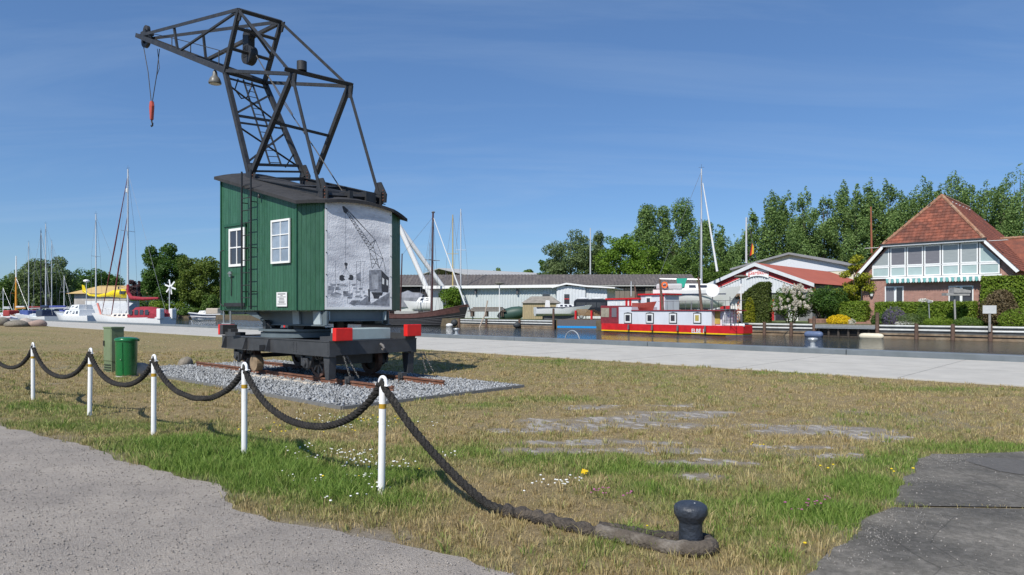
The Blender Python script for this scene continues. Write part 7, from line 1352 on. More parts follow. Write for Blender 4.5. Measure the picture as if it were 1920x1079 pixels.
# ================================================================== TREES, HEDGES, SHRUBS
def leaf_cloud(bl, n, size, seed, shell=.55, gap=.0):
    """leaf quads through ellipsoid clumps (cx,cy,cz,rx,ry,rz), denser towards the outside"""
    rg = np.random.default_rng(seed); B = np.array(bl, float); wt = (B[:, 3]*B[:, 4]*B[:, 5])**(2/3); wt /= wt.sum(); k = rg.choice(len(B), n, p=wt); d = rg.normal(size=(n, 3)); d /= np.linalg.norm(d, axis=1)[:, None]
    r = shell+(1.04-shell)*rg.random(n)**.6; c = B[k, :3]+d*B[k, 3:]*r[:, None]
    if gap: q = fbm(c[:, 0]*.9/size*.12+seed, (c[:, 2]+c[:, 1]*.6)*.9/size*.12, 3); keep = q > gap; c, d = c[keep], d[keep]; n = len(c)
    nr = d*.8+rg.normal(size=(n, 3))*.75+np.array([0, 0, .35]); nr /= np.linalg.norm(nr, axis=1)[:, None]; a = np.cross(nr, rg.normal(size=(n, 3))); a /= np.linalg.norm(a, axis=1)[:, None]; b = np.cross(nr, a); s = size*rg.uniform(.55, 1.25, n)[:, None]
    V = np.stack([c-a*s*.5, c+b*s*.32, c+a*s*.5, c-b*s*.32], 1).reshape(-1, 3); F = np.arange(4*n).reshape(-1, 4); return V, F
LM = dict(poplar=leafmat('poplar_leaves', (.06, .125, .03), (.24, .35, .11)), dark=leafmat('dark_leaves', (.024, .070, .012), (.11, .20, .035)), bright=leafmat('bright_leaves', (.055, .13, .010), (.21, .33, .04)), willow=leafmat('willow_leaves', (.06, .105, .034), (.20, .265, .105)), mid=leafmat('mid_leaves', (.045, .105, .018), (.165, .25, .05)), yellow=leafmat('golden_leaves', (.13, .17, .015), (.40, .40, .03)), hedge=leafmat('hedge_leaves', (.075, .15, .012), (.24, .33, .04), scale=2), thuja=leafmat('thuja_leaves', (.045, .075, .014), (.125, .16, .035), scale=1.5), purple=leafmat('copper_leaves', (.06, .03, .03), (.16, .09, .09)), brown=leafmat('dead_leaves', (.10, .075, .04), (.22, .17, .09), scale=2), chest=leafmat('chestnut_leaves', (.045, .09, .012), (.18, .235, .04)))
bark = M('tree_bark', (.10, .08, .06), rough=.95, var=.3, scale=3, bump=.5, bscale=8)
def trunk_mesh(H, r, targets, z0=0):
    mb = MB(); mb.path([(0, 0, -.3), (.05*r, 0, H*.35), (-.1*r, .05, H*.7), (0, 0, H)], [r*1.25, r*.9, r*.55, r*.12], 8)
    for (x, y, z) in targets: zb = max(H*.2, z*.62); mb.path([(0, 0, zb), (x*.45, y*.45, zb+(z-zb)*.55), (x*.9, y*.9, z)], [r*.42, r*.25, r*.06], 6)
    return mb
def crown_blobs(kind, H, Wd, seed, cz=None):
    rn = random.Random(seed); out = []
    if kind == 'poplar':
        n = 52
        for k in range(n):
            t = k/(n-1); z = H*(.10+.86*t); pr = (.6+.4*min(1, t/.3))*(1-max(0, (t-.62)/.38)**2.2*.62); rr = Wd/2*pr; a = rn.uniform(0, 6.28); o = rr*rn.uniform(.25, .85); s = rr*rn.uniform(.30, .46); out.append((o*math.cos(a), o*math.sin(a), z, s, s, s*rn.uniform(1.4, 2.1)))
        out.append((0, 0, H*.985, Wd*.07, Wd*.07, H*.05))
    elif kind == 'tall':
        n = 60
        for k in range(n):
            t = rn.random(); z = H*(.15+.8*t); pr = math.sin(math.pi*min(1, .22+.72*t))**.6*(1 if t < .6 else 1-.6*(t-.6)/.4); rr = Wd/2*pr; a = rn.uniform(0, 6.28); o = rr*rn.uniform(.3, .75); s = Wd*rn.uniform(.10, .19); out.append((o*math.cos(a), o*math.sin(a), z, s, s, s*rn.uniform(.9, 1.6)))
    else:
        n = 64
        for k in range(n):
            ph = math.asin(rn.uniform(-.95, 1)); a = rn.uniform(0, 6.28); q = rn.uniform(.55, .87); s = Wd*rn.uniform(.085, .15); out.append((Wd/2*q*math.cos(ph)**.7*math.cos(a), Wd/2*q*math.cos(ph)**.7*math.sin(a), H*.52+H*.45*q*math.sin(ph), s, s, s*rn.uniform(.7, 1.0)))
        out.append((0, 0, H*.55, Wd*.3, Wd*.3, H*.28))
    return out
def tree(px, ytop, wpx, Y, kind, mat, label, seed, n=9000, leaf=None, group=None, name='tree', rtr=.25, gap=.0, base=FAR_Z, shell=.5):
    b = at(px, ytop, Y); H = b.z-base; Wd = wpx*Y/FPX; t = thing(name, label, 'tree', Frame((b.x, b.y, base), 0), group); bl = crown_blobs(kind, H, Wd, seed); V, F = leaf_cloud(bl, n, leaf or .0029*Y, seed, shell, gap); npmesh('crown', V, F, mat, t)
    rn = random.Random(seed); tg = [b_[:3] for b_ in rn.sample(bl, min(9, len(bl)))]; trunk_mesh(H*(.72 if kind == 'poplar' else .85), rtr*max(1, H/20), tg).build('trunk', bark, t, smooth=True); return t
RG = 'row of poplars behind the brick house'
tops = [(1408, 398, 44), (1447, 363, 46), (1479, 365, 42), (1512, 358, 46), (1545, 356, 44), (1582, 344, 48), (1607, 352, 40), (1632, 341, 46), (1660, 342, 48), (1690, 364, 46), (1731, 336, 50), (1763, 352, 40), (1788, 328, 56), (1822, 350, 50), (1850, 346, 54), (1882, 345, 56), (1913, 314, 64), (1960, 325, 70), (2020, 335, 80)]
PL = ['leftmost poplar of the row, beside the pale flag mast', 'poplar second from the left in the row behind the boatyard', 'poplar third from the left in the row behind the boatyard', 'poplar above the cream hall gable', 'poplar just right of the cream hall gable', 'tall poplar above the golden shrub', 'slim poplar right of the tall one above the golden shrub', 'tall poplar directly behind the rust brown pole', 'broad poplar just right of the rust brown pole', 'lower poplar in the dip left of the house ridge', 'tall poplar left of the house roof apex', 'slim poplar directly behind the roof apex', 'tall poplar just right of the house roof apex', 'rounded poplar behind the house ridge', 'poplar behind the rear end of the house ridge', 'poplar second from the right edge, behind the house', 'tallest poplar at the right edge of the photo', 'poplar beyond the right edge of the photo', 'outermost poplar beyond the right edge of the photo']
for i, ((px, yt, wp_), lb) in enumerate(zip(tops, PL)): tree(px, yt, wp_*1.45, 122-24*i/18+(i % 3)*3, 'poplar', LM['poplar'], lb, 100+i, 17000, group=RG, name='poplar_tree', gap=.30)
# low mixed wood between the trunks
ug = []
for i in range(26): px = 1395+i*24; Y = 128-i*1.0; b = at(px, 478+12*math.sin(i*1.9), Y); ug.append((b.x, b.y, b.z*.55, 3.2, 3.0, b.z*.48))
V, F = leaf_cloud(ug, 26000, .42, 77, .5); tag(npmesh('undergrowth', V, F, LM['mid']), 'dense undergrowth below the row of poplars', 'undergrowth', kind='stuff')
MG = 'trees behind the long shed'
for i, (px, yt, wp_, Y, kd, mt, lb, n) in enumerate(((1070, 419, 106, 150, 'round', 'willow', 'big rounded grey-green willow left of the thin pale mast', 15000), (1122, 436, 44, 158, 'tall', 'willow', 'slim grey-green tree just right of the thin pale mast', 7000), (1163, 428, 104, 146, 'round', 'bright', 'broad bright green tree behind the middle of the long shed', 15000), (1213, 386, 66, 165, 'tall', 'poplar', 'tall narrow tree left of the tallest one behind the shed', 11000), (1245, 384, 50, 168, 'tall', 'poplar', 'narrow tree directly left of the tallest crown behind the shed', 8000), (1279, 377, 80, 162, 'tall', 'poplar', 'tallest tree behind the long shed, left of the yacht mast', 13000), (1325, 415, 54, 170, 'tall', 'poplar', 'tree half hidden by the yacht mast behind the shed', 8000), (1353, 421, 40, 172, 'poplar', 'poplar', 'slender poplar between yacht mast and boatyard gable', 6000), (1377, 444, 34, 170, 'poplar', 'poplar', 'small poplar just left of the boatyard gable', 5000), (1215, 452, 70, 140, 'round', 'bright', 'low bright green tree before the tall narrow ones', 8000), (1285, 462, 90, 142, 'round', 'mid', 'low mid-green tree left of the yacht mast', 9000), (1345, 480, 70, 140, 'round', 'mid', 'low tree directly behind the long shed gable', 7000), (1030, 470, 50, 155, 'round', 'dark', 'dark low tree at the left foot of the big willow', 5000), (993, 489, 40, 200, 'round', 'mid', 'small distant tree above the left part of the shed roof', 4000), (936, 494, 34, 205, 'round', 'mid', 'small distant tree left of the other one above the shed', 3500), (878, 497, 20, 210, 'round', 'mid', 'tiny distant tree above the truss hall roof', 2000), (962, 500, 20, 215, 'round', 'mid', 'tiny tree between the two small distant trees', 1500))):
    tree(px, yt, wp_*(1.28 if kd == 'tall' else 1.08), Y, kd, LM[mt], lb, 200+i, int(n*1.5), group=MG, name='deciduous_tree', gap=.30 if kd != 'round' else .22)
LG = 'trees round the left basin'
for i, (px, yt, wp_, Y, kd, mt, lb, n) in enumerate(((311, 448, 92, 205, 'round', 'dark', 'dense dark green rounded tree left of the chestnut', 17000), (383, 473, 100, 195, 'round', 'chest', 'chestnut tree beside the crane cabin with yellowish crown', 17000), (90, 480, 112, 270, 'round', 'willow', 'large grey-green willow behind the left cluster of masts', 15000), (178, 504, 104, 330, 'round', 'dark', 'dark rounded tree hill behind the ochre roof', 12000), (18, 514, 80, 300, 'round', 'mid', 'low green tree at the far left edge', 8000), (125, 520, 70, 290, 'round', 'mid', 'lower tree right of the big willow', 7000), (253, 520, 30, 235, 'round', 'purple', 'small copper-purple tree right of the ochre roof', 4000), (50, 505, 60, 310, 'round', 'dark', 'dark tree behind the orange mast', 7000), (230, 535, 40, 260, 'round', 'mid', 'low tree at the right end of the ochre roof', 3000))):
    tree(px, yt, wp_, Y, kd, LM[mt], lb, 300+i, int(n*1.6), group=LG, name='deciduous_tree', gap=.0)
ug = []
for i in range(16): px = 250+i*12; b = at(px, 556+5*math.sin(i*1.7), 222); ug.append((b.x, b.y, 2.2, 2.6, 2, max(2, b.z-2.0)))
V, F = leaf_cloud(ug, 9000, .6, 78, .4); tag(npmesh('undergrowth', V, F, LM['dark']), 'dark undergrowth below the left shore trees', 'undergrowth', kind='stuff')
# far wood closing the horizon
fb_ = []
for i in range(70): px = -260+i*32; Y = 420+60*math.sin(i); b = at(px, 552+9*math.sin(i*2.3)+6*math.sin(i*.7), Y); fb_.append((b.x, b.y, 3, 9, 9, max(4, b.z-3)))
V, F = leaf_cloud(fb_, 22000, 2.0, 99, .6); tag(npmesh('distant_wood', V, F, LM['dark']), 'distant wood closing the horizon', 'wood', kind='stuff')
def bushy(name, label, cat, cx, bl, mat, n, leaf, seed, core=None, group=None, shell=.6, stems=True):
    t = thing(name, label, cat, Frame(cx, 0), group); V, F = leaf_cloud(bl, n, leaf, seed, shell); npmesh('foliage', V, F, mat, t)
    mb = MB()
    for (x, y, z, rx, ry, rz) in bl[:8]: mb.path([(x*.3, y*.3, 0), (x*.8, y*.8, z*.6), (x, y, z)], [.06, .04, .015], 5)
    mb.build('stems', bark, t); return t
def shrub(px, ytop, wpx, setback, mat, label, seed, n=6000, leaf=.16, name='shrub', ybase=None, squash=1.0):
    p = bankpt(px, -setback); Y = p.y; H = at(px, ytop, Y).z-FAR_Z; Wd = wpx*Y/FPX; rn = random.Random(seed); bl = []
    for k in range(22):
        ph = math.asin(rn.uniform(-.4, 1)); a = rn.uniform(0, 6.28); q = rn.uniform(.45, .80); s = Wd*rn.uniform(.12, .2); bl.append((Wd/2*q*math.cos(ph)*math.cos(a), Wd/2*q*math.cos(ph)*math.sin(a), H*.42+H*.45*q*math.sin(ph), s, s, min(s, H*.25)))
    bl.append((0, 0, H*.42, Wd*.30, Wd*.30, H*.38)); return bushy(name, label, 'shrub', (p.x, p.y, FAR_Z), bl, mat, n, leaf, seed), (p, H, Wd)
def hedge(label, fr_, x0, x1, y0, y1, H, mat, n, leaf, seed, round_=.0, name='hedge', top=None):
    rg = np.random.default_rng(seed); t = thing(name, label, 'hedge', fr_); ar = np.array([(x1-x0)*H, (x1-x0)*H*.5, (y1-y0)*H, (y1-y0)*H, (x1-x0)*(y1-y0)*1.2]); f = rg.choice(5, n, p=ar/ar.sum()); u, v = rg.random(n), rg.random(n); dp = rg.random(n)**1.7*.35-.04
    x = np.where(f == 2, x0+dp, np.where(f == 3, x1-dp, x0+(x1-x0)*u)); y = np.where(f == 0, y0+dp, np.where(f == 1, y1-dp, y0+(y1-y0)*np.where(f == 4, v, u))); tz = (lambda xx: H) if top is None else top
    hh = np.array([tz(q) for q in x]) if top is not None else np.full(n, H); z = np.where(f == 4, hh-dp, hh*v); c = np.stack([x, y, z], -1)+rg.normal(0, .05, (n, 3))*np.array([1, 1, 1])+(fbm(x*1.2+seed, z*1.2+y)[:, None]-.5)*np.array([.1, .25, .1])
    nr = np.stack([np.where(f == 2, -1, np.where(f == 3, 1, 0)), np.where(f == 0, -1, np.where(f == 1, 1, 0)), np.where(f == 4, 1, .25)], -1)+rg.normal(size=(n, 3))*.6; nr /= np.linalg.norm(nr, axis=1)[:, None]; a = np.cross(nr, rg.normal(size=(n, 3))); a /= np.linalg.norm(a, axis=1)[:, None]; b = np.cross(nr, a); s = leaf*rg.uniform(.6, 1.3, n)[:, None]
    V = np.stack([c-a*s*.5, c+b*s*.35, c+a*s*.5, c-b*s*.35], 1).reshape(-1, 3); npmesh('foliage', V, np.arange(4*n).reshape(-1, 4), mat, t)
    MB().prism([(x0+.3, y0+.3, 0), (x1-.3, y0+.3, 0), (x1-.3, y0+.3, tz(x1-.3)-.3), ((x0+x1)/2, y0+.3, tz((x0+x1)/2)-.3), (x0+.3, y0+.3, tz(x0+.3)-.3)], (0, y1-y0-.6, 0)).build('solid_core', M('hedge_inside', (.02, .03, .010), rough=.95), t); return t  # solid dark green block filling the hedge behind its leaves
def hf(px0, px1, ytop, setback, deg=None):
    p = bankpt((px0+px1)/2, -setback); fr_ = Frame((p.x, p.y, FAR_Z), -40 if deg is None else deg); a, b = fr_.px(px0, ytop), fr_.px(px1, ytop); return fr_, a.x, b.x, at((px0+px1)/2, ytop, p.y).z-FAR_Z
fr_, a, b, H = hf(1550, 1622, 567, 3.0); hedge('low clipped bright green hedge behind the yellow flower cushion', fr_, a, b, 0, 1.4, H, LM['hedge'], 9000, .13, 41)
fr_, a, b, H = hf(1641, 1828, 568, 3.2); hedge('long low clipped bright green hedge before the house windows', fr_, a, b, 0, 1.4, H, LM['hedge'], 19000, .13, 42)
fr_, a, b, H = hf(1828, 2000, 518, 3.6); hedge('tall broad green conifer hedge at the right edge of the photo', fr_, a+.4, b, .3, 3.2, H, LM['hedge'], 26000, .15, 43)
pb = bankpt(1856, -3.0); Hb = at(1856, 543, pb.y).z-FAR_Z; bushy('dead_shrub', 'browned dead conifer bush at the near end of the tall hedge', 'shrub', (pb.x, pb.y, FAR_Z), [(0, 0, Hb*.42, 1.25, 1.2, Hb*.45), (-.5, -.2, Hb*.3, .9, .9, Hb*.3), (.5, -.2, Hb*.3, .9, .9, Hb*.3), (.1, 0, Hb*.7, .9, .9, Hb*.28), (.3, .1, Hb*.8, .7, .7, Hb*.2)], LM['brown'], 9000, .15, 44)
fr_, a, b, H = hf(1391, 1442, 530, 1.6, -25); hedge('dark olive conifer hedge with domed top left of the white lilac', fr_, a, b, 0, 2.6, H, LM['thuja'], 15000, .14, 45, top=lambda x, a=a, b=b, H=H: H*(.62+.38*min(1, ((x-a)/(b-a))/.65)**.6))
_, (p, H, Wd) = shrub(1468, 528, 82, 1.8, LM['mid'], 'big lilac bush covered in cream white blossom', 46, 9000, .17, 'lilac_bush')
lil = bpy.data.objects[[o.name for o in bpy.data.objects if o.name.startswith('lilac_bush')][0]]
rn = np.random.default_rng(8); bl = []
for k in range(85): a = rn.uniform(-2.9, -.3); ph = rn.uniform(-.25, 1.2); q = rn.uniform(.86, 1.05); bl.append((Wd/2*q*math.cos(ph)*math.cos(a)*1.02, Wd/2*q*math.cos(ph)*math.sin(a), H*.45+H*.5*q*math.sin(ph), .13, .13, .20))
V, F = leaf_cloud(bl, 7000, .10, 9, .2); npmesh('blossom', V, F, leafmat('lilac_blossom', (.52, .46, .36), (.80, .76, .66), .2), lil)
shrub(1522, 519, 74, 3.0, LM['dark'], 'dark green rounded shrub between lilac and golden shrub', 47, 10000, .17)
pg_ = bankpt(1561, -5.5); Hg = at(1561, 475, pg_.y).z-FAR_Z; bg2 = []; rn = random.Random(5)
for k in range(46): ph = math.asin(rn.uniform(-.8, 1)); a = rn.uniform(0, 6.28); q = rn.uniform(.35, .95); s = rn.uniform(.35, .75); bg2.append((2.3*q*math.cos(ph)*math.cos(a), 2.0*q*math.cos(ph)*math.sin(a), Hg*.54+Hg*.42*q*math.sin(ph), s, s, s*.6))
bushy('golden_shrub', 'tall golden yellow-green shrub left of the brick house', 'shrub', (pg_.x, pg_.y, FAR_Z), bg2, LM['yellow'], 15000, .19, 48, shell=.25)
shrub(1561, 560, 70, 4.5, LM['dark'], 'dark low shrub at the foot of the golden shrub', 49, 4000, .16)
def cushion(px, setback, w, h, mat, label, seed, n=2500, leaf=.07, name='flower_cushion'):
    p = bankpt(px, -setback); return bushy(name, label, 'flowers', (p.x, p.y, FAR_Z), [(0, 0, h*.35, w/2, w*.4, h*.6), (-w*.25, 0, h*.3, w*.3, w*.3, h*.5), (w*.25, 0, h*.25, w*.3, w*.3, h*.45)], mat, n, leaf, seed, shell=.75)
cushion(1566, .9, 1.95, .85, leafmat('yellow_bloom', (.55, .36, .005), (.85, .62, .02), .15), 'bright yellow flower cushion at the jetty', 50, 4000, .09)
cushion(1590, .9, .6, .5, leafmat('white_bloom', (.6, .58, .5), (.8, .78, .72), .15), 'small white flowers right of the yellow cushion', 51, 500)
cushion(1640, 1.2, 1.3, 1.0, LM['dark'], 'small round dark green bush right of the garden steps', 52, 3000, .10, 'small_bush'); cushion(1668, 1.2, 1.8, 1.6, leafmat('lavender_bloom', (.06, .08, .05), (.20, .14, .30), .2), 'lavender purple flowering clump before the long low hedge', 53, 3000, .09, 'flower_clump'); cushion(1700, 1.0, 1.8, 1.0, LM['willow'], 'grey-green perennial clump left of the white rose', 54, 2200, .10, 'perennial_clump')
t = cushion(1723, 1.3, 1.0, 2.0, LM['mid'], 'slim rose bush with white blooms before the low hedge', 55, 1800, .10, 'rose_bush'); V, F = leaf_cloud([(-.2, -.3, 2.0, .4, .3, .15), (.3, -.3, 1.9, .25, .2, .12)], 300, .12, 5, .2); npmesh('blooms', V, F, leafmat('white_bloom', (.6, .58, .5), (.8, .78, .72)), t)
cushion(1755, 1.0, 2.2, .7, LM['hedge'], 'low green plant before the bird table', 56, 2200, .10, 'perennial_clump'); cushion(1808, 1.0, 2.0, .7, LM['mid'], 'low plant with orange flowers right of the bird table', 57, 2000, .10, 'perennial_clump'); cushion(1692, .6, 1.4, .35, leafmat('white_bloom', (.6, .58, .5), (.8, .78, .72)), 'low mat of white flowers at the bank wall', 58, 700); cushion(1905, 1.0, 2.6, 1.4, LM['hedge'], 'leafy green clump at the right edge below the tall hedge', 59, 4000, .12, 'leafy_clump'); cushion(1398, .8, .9, 2.6, LM['yellow'], 'yellowish climber beside the street lamp at the houseboat bow', 60, 2200, .12, 'climber'); cushion(1376, 1.2, .7, 2.6, leafmat('orange_bloom', (.55, .12, .01), (.75, .22, .03)), 'orange bloom beside the houseboat bow', 61, 700, .12)
pb = at(846, 582, 103); Hb = at(846, 536, 103).z-FAR_Z; rn = random.Random(6); bushy('leafy_bush', 'leafy bright green bush in front of the white gantry foot', 'shrub', (pb.x, pb.y, FAR_Z), [(rn.uniform(-1.5, 1.5), rn.uniform(-1, 1), rn.uniform(.6, Hb-.6), .8, .8, .7) for _ in range(18)], LM['bright'], 7000, .24, 62)
for px, Y, w, yt, lb, sd in ((308, 190, 8, 560, 'bushes on the shore below the dark tree', 63), (275, 185, 6, 572, 'low shore bushes right of the burgundy yacht', 64), (405, 188, 7, 545, 'bush behind the white motorboat', 65), (352, 186, 5, 574, 'small shore bush by the leaning piles', 66)):
    p = at(px, 582, Y); H = at(px, yt, Y).z-FAR_Z; rn = random.Random(sd); bushy('shore_bush', lb, 'shrub', (p.x, p.y, FAR_Z-.3), [(rn.uniform(-w/2, w/2), rn.uniform(-1.5, 1.5), rn.uniform(.3, 1)*H*.7, w*.16, 1.3, H*.25) for _ in range(14)], LM['hedge'] if sd in (63, 64) else LM['mid'], 4000, .45, sd, group='bushes on the left shore')
# ================================================================== GRASS AND FLOWERS
def grassmat():
    m = bpy.data.materials.new('grass_blades'); m.use_nodes = True; t = m.node_tree; t.nodes.clear()
    g = nd(t, 'ShaderNodeNewGeometry'); a = nd(t, 'ShaderNodeAttribute'); a.attribute_name = 'green'
    def ramp(c0, c1):
        mx = nd(t, 'ShaderNodeMixRGB'); mx.inputs[1].default_value = c0+(1,); mx.inputs[2].default_value = c1+(1,); t.links.new(g.outputs['Random Per Island'], mx.inputs[0]); return mx.outputs[0]
    mx = nd(t, 'ShaderNodeMixRGB'); t.links.new(a.outputs['Fac'], mx.inputs[0]); t.links.new(ramp((.27, .195, .085), (.64, .51, .27)), mx.inputs[1]); t.links.new(ramp((.10, .19, .025), (.27, .37, .085)), mx.inputs[2])
    df = nd(t, 'ShaderNodeBsdfPrincipled'); df.inputs['Roughness'].default_value = .6; df.inputs['Specular IOR Level'].default_value = .2; t.links.new(mx.outputs[0], df.inputs['Base Color'])
    tr = nd(t, 'ShaderNodeBsdfTranslucent'); t.links.new(mx.outputs[0], tr.inputs[0]); ms = nd(t, 'ShaderNodeMixShader'); ms.inputs[0].default_value = .3; t.links.new(df.outputs[0], ms.inputs[1]); t.links.new(tr.outputs[0], ms.inputs[2])
    o = nd(t, 'ShaderNodeOutputMaterial'); t.links.new(ms.outputs[0], o.inputs[0]); return m
def scatter(n, y0, y1, half, rg):
    y = rg.uniform(y0, y1, n); x = rg.uniform(-1, 1, n)*(y*half+1.5); return x, y
rg = np.random.default_rng(21); X, Yv, HT, WD = [], [], [], []
for (n, y0, y1, hs, wd) in ((230000, 3.6, 7.2, 1.0, .0045), (210000, 7.2, 11, 1.0, .0065), (190000, 11, 17, 1.0, .009), (150000, 17, 28, 1.05, .014), (60000, 28, 60, 1.1, .03), (22000, 60, 110, 1.1, .06)):
    x, y = scatter(n, y0, y1, .80, rg); X.append(x); Yv.append(y); HT.append(np.full(n, hs)); WD.append(np.full(n, wd))
X, Yv, HT, WD = map(np.concatenate, (X, Yv, HT, WD))
qx, qy = X*QF.c+Yv*QF.s, -X*QF.s+Yv*QF.c
ok = (qy < PAV0-.03+.12*(fbm(X*1.5, Yv*1.5)-.5)*2)&~((qx > BED[0]-.02)&(qx < BED[1]+.02)&(qy > BED[2]-.02)&(qy < BED[3]+.02))
fr_n = fbm(X*2.6, Yv*2.6)
def shrink(poly, off): return [(p[0]+off[0], p[1]+off[1]) for p in poly]
inr = inpoly(X, Yv, ROAD); ina = inpoly(X, Yv, ASPH); dj = np.abs((X-jl.x)*jn.x+(Yv-jl.y)*jn.y)
edge_r = inr & ~inpoly(X-.22, Yv-.22, ROAD) & (fr_n > .56); edge_a = ina & ((~inpoly(X+.16, Yv-.05, ASPH) & (fr_n > .57)) | ((dj < .07) & (fbm(X*3, Yv*3+70) > .53)))
ok &= (~inr | edge_r) & (~ina | edge_a)
g, b, s = zones(X, Yv); cl = fbm(X*4.5+8, Yv*4.5)
pk = np.clip((.25+.95*cl)*(1-.84*b)*(1-.84*s)*(.5+.65*g)*(.35+1.3*fbm(X*9+3, Yv*9, 3)), 0, 1); ok &= rg.random(len(X)) < pk*1.15
X, Yv, HT, WD, g, s, cl = X[ok], Yv[ok], HT[ok], WD[ok], g[ok], s[ok], cl[ok]; n = len(X); print('blades', n)
lush = blobs(X, Yv, [(430, 868, 1.3, .9, 1.0), (330, 838, 1.2, .5, .7), (560, 895, .8, .6, 1.0), (680, 915, .6, .5, 1.0), (760, 940, .4, .3, .9), (1560, 968, .5, .35, .8), (1640, 920, .4, .4, .7), (1180, 1012, .25, .15, 1.0), (1450, 1045, .25, .15, .7), (1340, 1025, .2, .15, .6), (1290, 1045, .3, .12, .5)])
h = HT*(.016+.030*g+.085*lush*cl*1.4)*rg.uniform(.5, 1.45, n)*(1+.6*(rg.random(n) < .02)); az = rg.uniform(0, 2*math.pi, n); ln = rg.normal(0, .45, (n, 2))*h[:, None]
wd = WD*rg.uniform(.6, 1.3, n)*(1+.4*lush); c, sn = np.cos(az)*wd/2, np.sin(az)*wd/2
V = np.zeros((n, 5, 3)); zb = np.full(n, -.01)
V[:, 0] = np.stack([X-c, Yv-sn, zb], -1); V[:, 1] = np.stack([X+c, Yv+sn, zb], -1)
mx_, my_ = X+ln[:, 0]*.35, Yv+ln[:, 1]*.35
V[:, 2] = np.stack([mx_+c*.8, my_+sn*.8, h*.6], -1); V[:, 3] = np.stack([mx_-c*.8, my_-sn*.8, h*.6], -1); V[:, 4] = np.stack([X+ln[:, 0], Yv+ln[:, 1], h], -1)
tri = np.array([(0, 1, 2), (0, 2, 3), (3, 2, 4)]); F = (tri[None]+5*np.arange(n)[:, None, None]).reshape(-1, 3)
tone = np.clip(g*1.15+rg.normal(0, .26, n)-.10+lush*.5, 0, 1)
go = npmesh('grass', V.reshape(-1, 3), F, grassmat(), attrs=dict(green=np.repeat(tone, 5))); tag(go, 'short patchy grass, green near the road and dry elsewhere', 'grass', kind='stuff')
# tufts: small clumps of longer blades, each clump of one tone
nt_ = 15000; ty = 3.8+24*rg.random(nt_)**1.6; tx = rg.uniform(-1, 1, nt_)*(ty*.8+1.5); tqx, tqy = tx*QF.c+ty*QF.s, -tx*QF.s+ty*QF.c
k = ~inpoly(tx, ty, ROAD)&~inpoly(tx, ty, ASPH)&(tqy < PAV0-.1)&~((tqx > BED[0]-.1)&(tqx < BED[1]+.1)&(tqy > BED[2]-.1)&(tqy < BED[3]+.1)); tx, ty = tx[k], ty[k]; tg_, tb_, ts_ = zones(tx, ty); k = rg.random(len(tx)) < (.35+.6*fbm(tx*1.7, ty*1.7+30))*(1-.55*tb_)*(1-.4*ts_); tx, ty, tg_ = tx[k], ty[k], tg_[k]
m_t = len(tx); per = 16; R0 = rg.uniform(.02, .075, m_t)*(1+.03*ty); hh = rg.uniform(.03, .085, m_t)*(1+.5*tg_); ton = np.clip(tg_*.95+rg.normal(.0, .30, m_t), 0, 1); W0 = .0042*(1+.11*ty)
rep = lambda a: np.repeat(a, per); aa = rg.uniform(0, 6.28, m_t*per); rr = np.sqrt(rg.random(m_t*per))*rep(R0); bx_, by_ = rep(tx)+rr*np.cos(aa), rep(ty)+rr*np.sin(aa); h = rep(hh)*rg.uniform(.5, 1.3, m_t*per); out = rr/rep(R0)*h*.7; lx, ly = np.cos(aa)*out+rg.normal(0, .2, m_t*per)*h, np.sin(aa)*out+rg.normal(0, .2, m_t*per)*h; az = rg.uniform(0, 6.28, m_t*per); c, sn = np.cos(az)*rep(W0)/2, np.sin(az)*rep(W0)/2
n = m_t*per; V = np.zeros((n, 5, 3)); zb = np.full(n, -.01); V[:, 0] = np.stack([bx_-c, by_-sn, zb], -1); V[:, 1] = np.stack([bx_+c, by_+sn, zb], -1); V[:, 2] = np.stack([bx_+lx*.35+c*.8, by_+ly*.35+sn*.8, h*.62], -1); V[:, 3] = np.stack([bx_+lx*.35-c*.8, by_+ly*.35-sn*.8, h*.62], -1); V[:, 4] = np.stack([bx_+lx, by_+ly, h*.95], -1)
F = (tri[None]+5*np.arange(n)[:, None, None]).reshape(-1, 3); print('tufts', m_t)
tag(npmesh('grass_tufts', V.reshape(-1, 3), F, go.data.materials[0], attrs=dict(green=np.repeat(np.clip(rep(ton)+rg.normal(0, .1, n), 0, 1), 5))), 'scattered taller tufts of grass in the dry lawn', 'grass', kind='stuff')
# pebbles strewn over the gravel road and the asphalt edge
x, y = scatter(26000, 3.4, 9.5, .8, rg); k = inpoly(x, y, ROAD) | (inpoly(x, y, ASPH) & (rg.random(len(x)) < .12)); x, y = x[k], y[k]
gravel('road_pebbles', np.stack([x, y, np.full(len(x), .009)], -1), (.006, .019), M('pebbles', (.29, .265, .24), rough=.9, var=.2, scale=10, island=.3), label='loose pebbles on the gravel road', seed=8)
e = [gnd(px, py) for px, py in ((1600, 1010), (1660, 970), (1560, 1040), (1640, 990), (1720, 870), (1760, 860), (1800, 862), (1700, 900))]
pts = np.concatenate([np.stack([rg.normal(p.x, .22, 200), rg.normal(p.y, .15, 200)], -1) for p in e]); pts = pts[inpoly(pts[:, 0], pts[:, 1], ASPH)]
gravel('asphalt_gravel', np.concatenate([pts, np.full((len(pts), 1), .010)], 1), (.006, .017), M('pale_grit', (.25, .235, .215), rough=.9, island=.3), label='pale grit along the edge of the asphalt', seed=9)
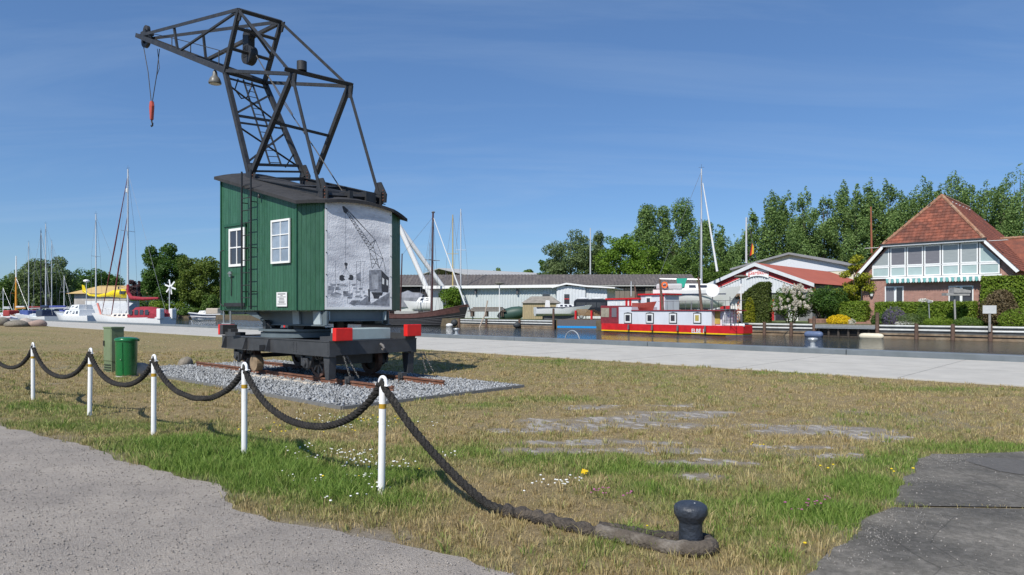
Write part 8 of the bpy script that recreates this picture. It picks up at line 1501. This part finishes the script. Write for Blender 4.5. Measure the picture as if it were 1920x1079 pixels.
def flowers(name, clusters, n, r, hgt, mat, label, seed):
    rn = np.random.default_rng(seed); P = []
    for (px, py, sx, sy, k) in clusters:
        c = gnd(px, py); P.append(np.stack([rn.normal(c.x, sx, k), rn.normal(c.y, sy, k)], -1))
    P = np.concatenate(P); m = len(P); mb = MB(); hh = rn.uniform(*hgt, m); rr = rn.uniform(*r, m)
    for (x, y), z, q in zip(P, hh, rr): mb.ball((x, y, z), q, 6, 4, (1, 1, .55))
    o = mb.build(name, mat, smooth=True); tag(o, label, 'flowers', kind='stuff')
flowers('daisies', [(575, 852, .12, .12, 14), (650, 862, .25, .15, 46), (690, 880, .2, .1, 30), (640, 800, .25, .25, 40), (665, 905, .12, .08, 14), (735, 880, .1, .1, 14), (600, 905, .05, .05, 5), (700, 925, .05, .05, 6), (840, 862, .05, .05, 6), (540, 905, .1, .1, 6), (590, 790, .3, .2, 14), (1035, 920, .2, .1, 16), (1060, 908, .1, .1, 8), (650, 945, .1, .1, 5), (760, 800, .4, .3, 10)], 0, (.008, .014), (.03, .10), M('daisy_white', (.80, .80, .76), rough=.6), 'white daisies and clover in the grass near the fence', 3)
flowers('dandelions', [(1412, 845, .02, .02, 2), (1432, 848, .03, .02, 2), (1553, 888, .05, .02, 2), (1562, 883, .02, .02, 1), (1690, 895, .05, .04, 3), (790, 892, .03, .03, 1), (1508, 1043, .01, .01, 1), (645, 905, .1, .1, 2), (700, 795, .4, .2, 20), (560, 815, .4, .2, 14), (1485, 708, .3, .1, 4), (1213, 1004, .01, .01, 1)], 0, (.009, .016), (.05, .10), M('dandelion_yellow', (.75, .55, .02), rough=.6), 'scattered yellow dandelions in the dry grass', 4)
flowers('pink_clover', [(1120, 940, .04, .03, 7), (1140, 938, .03, .03, 5), (1178, 945, .03, .03, 4), (1530, 962, .06, .03, 9), (1490, 972, .05, .03, 5), (1553, 955, .04, .03, 4)], 0, (.008, .014), (.06, .12), M('clover_pink', (.36, .12, .22), rough=.7), 'pink clover heads in the near grass', 5)
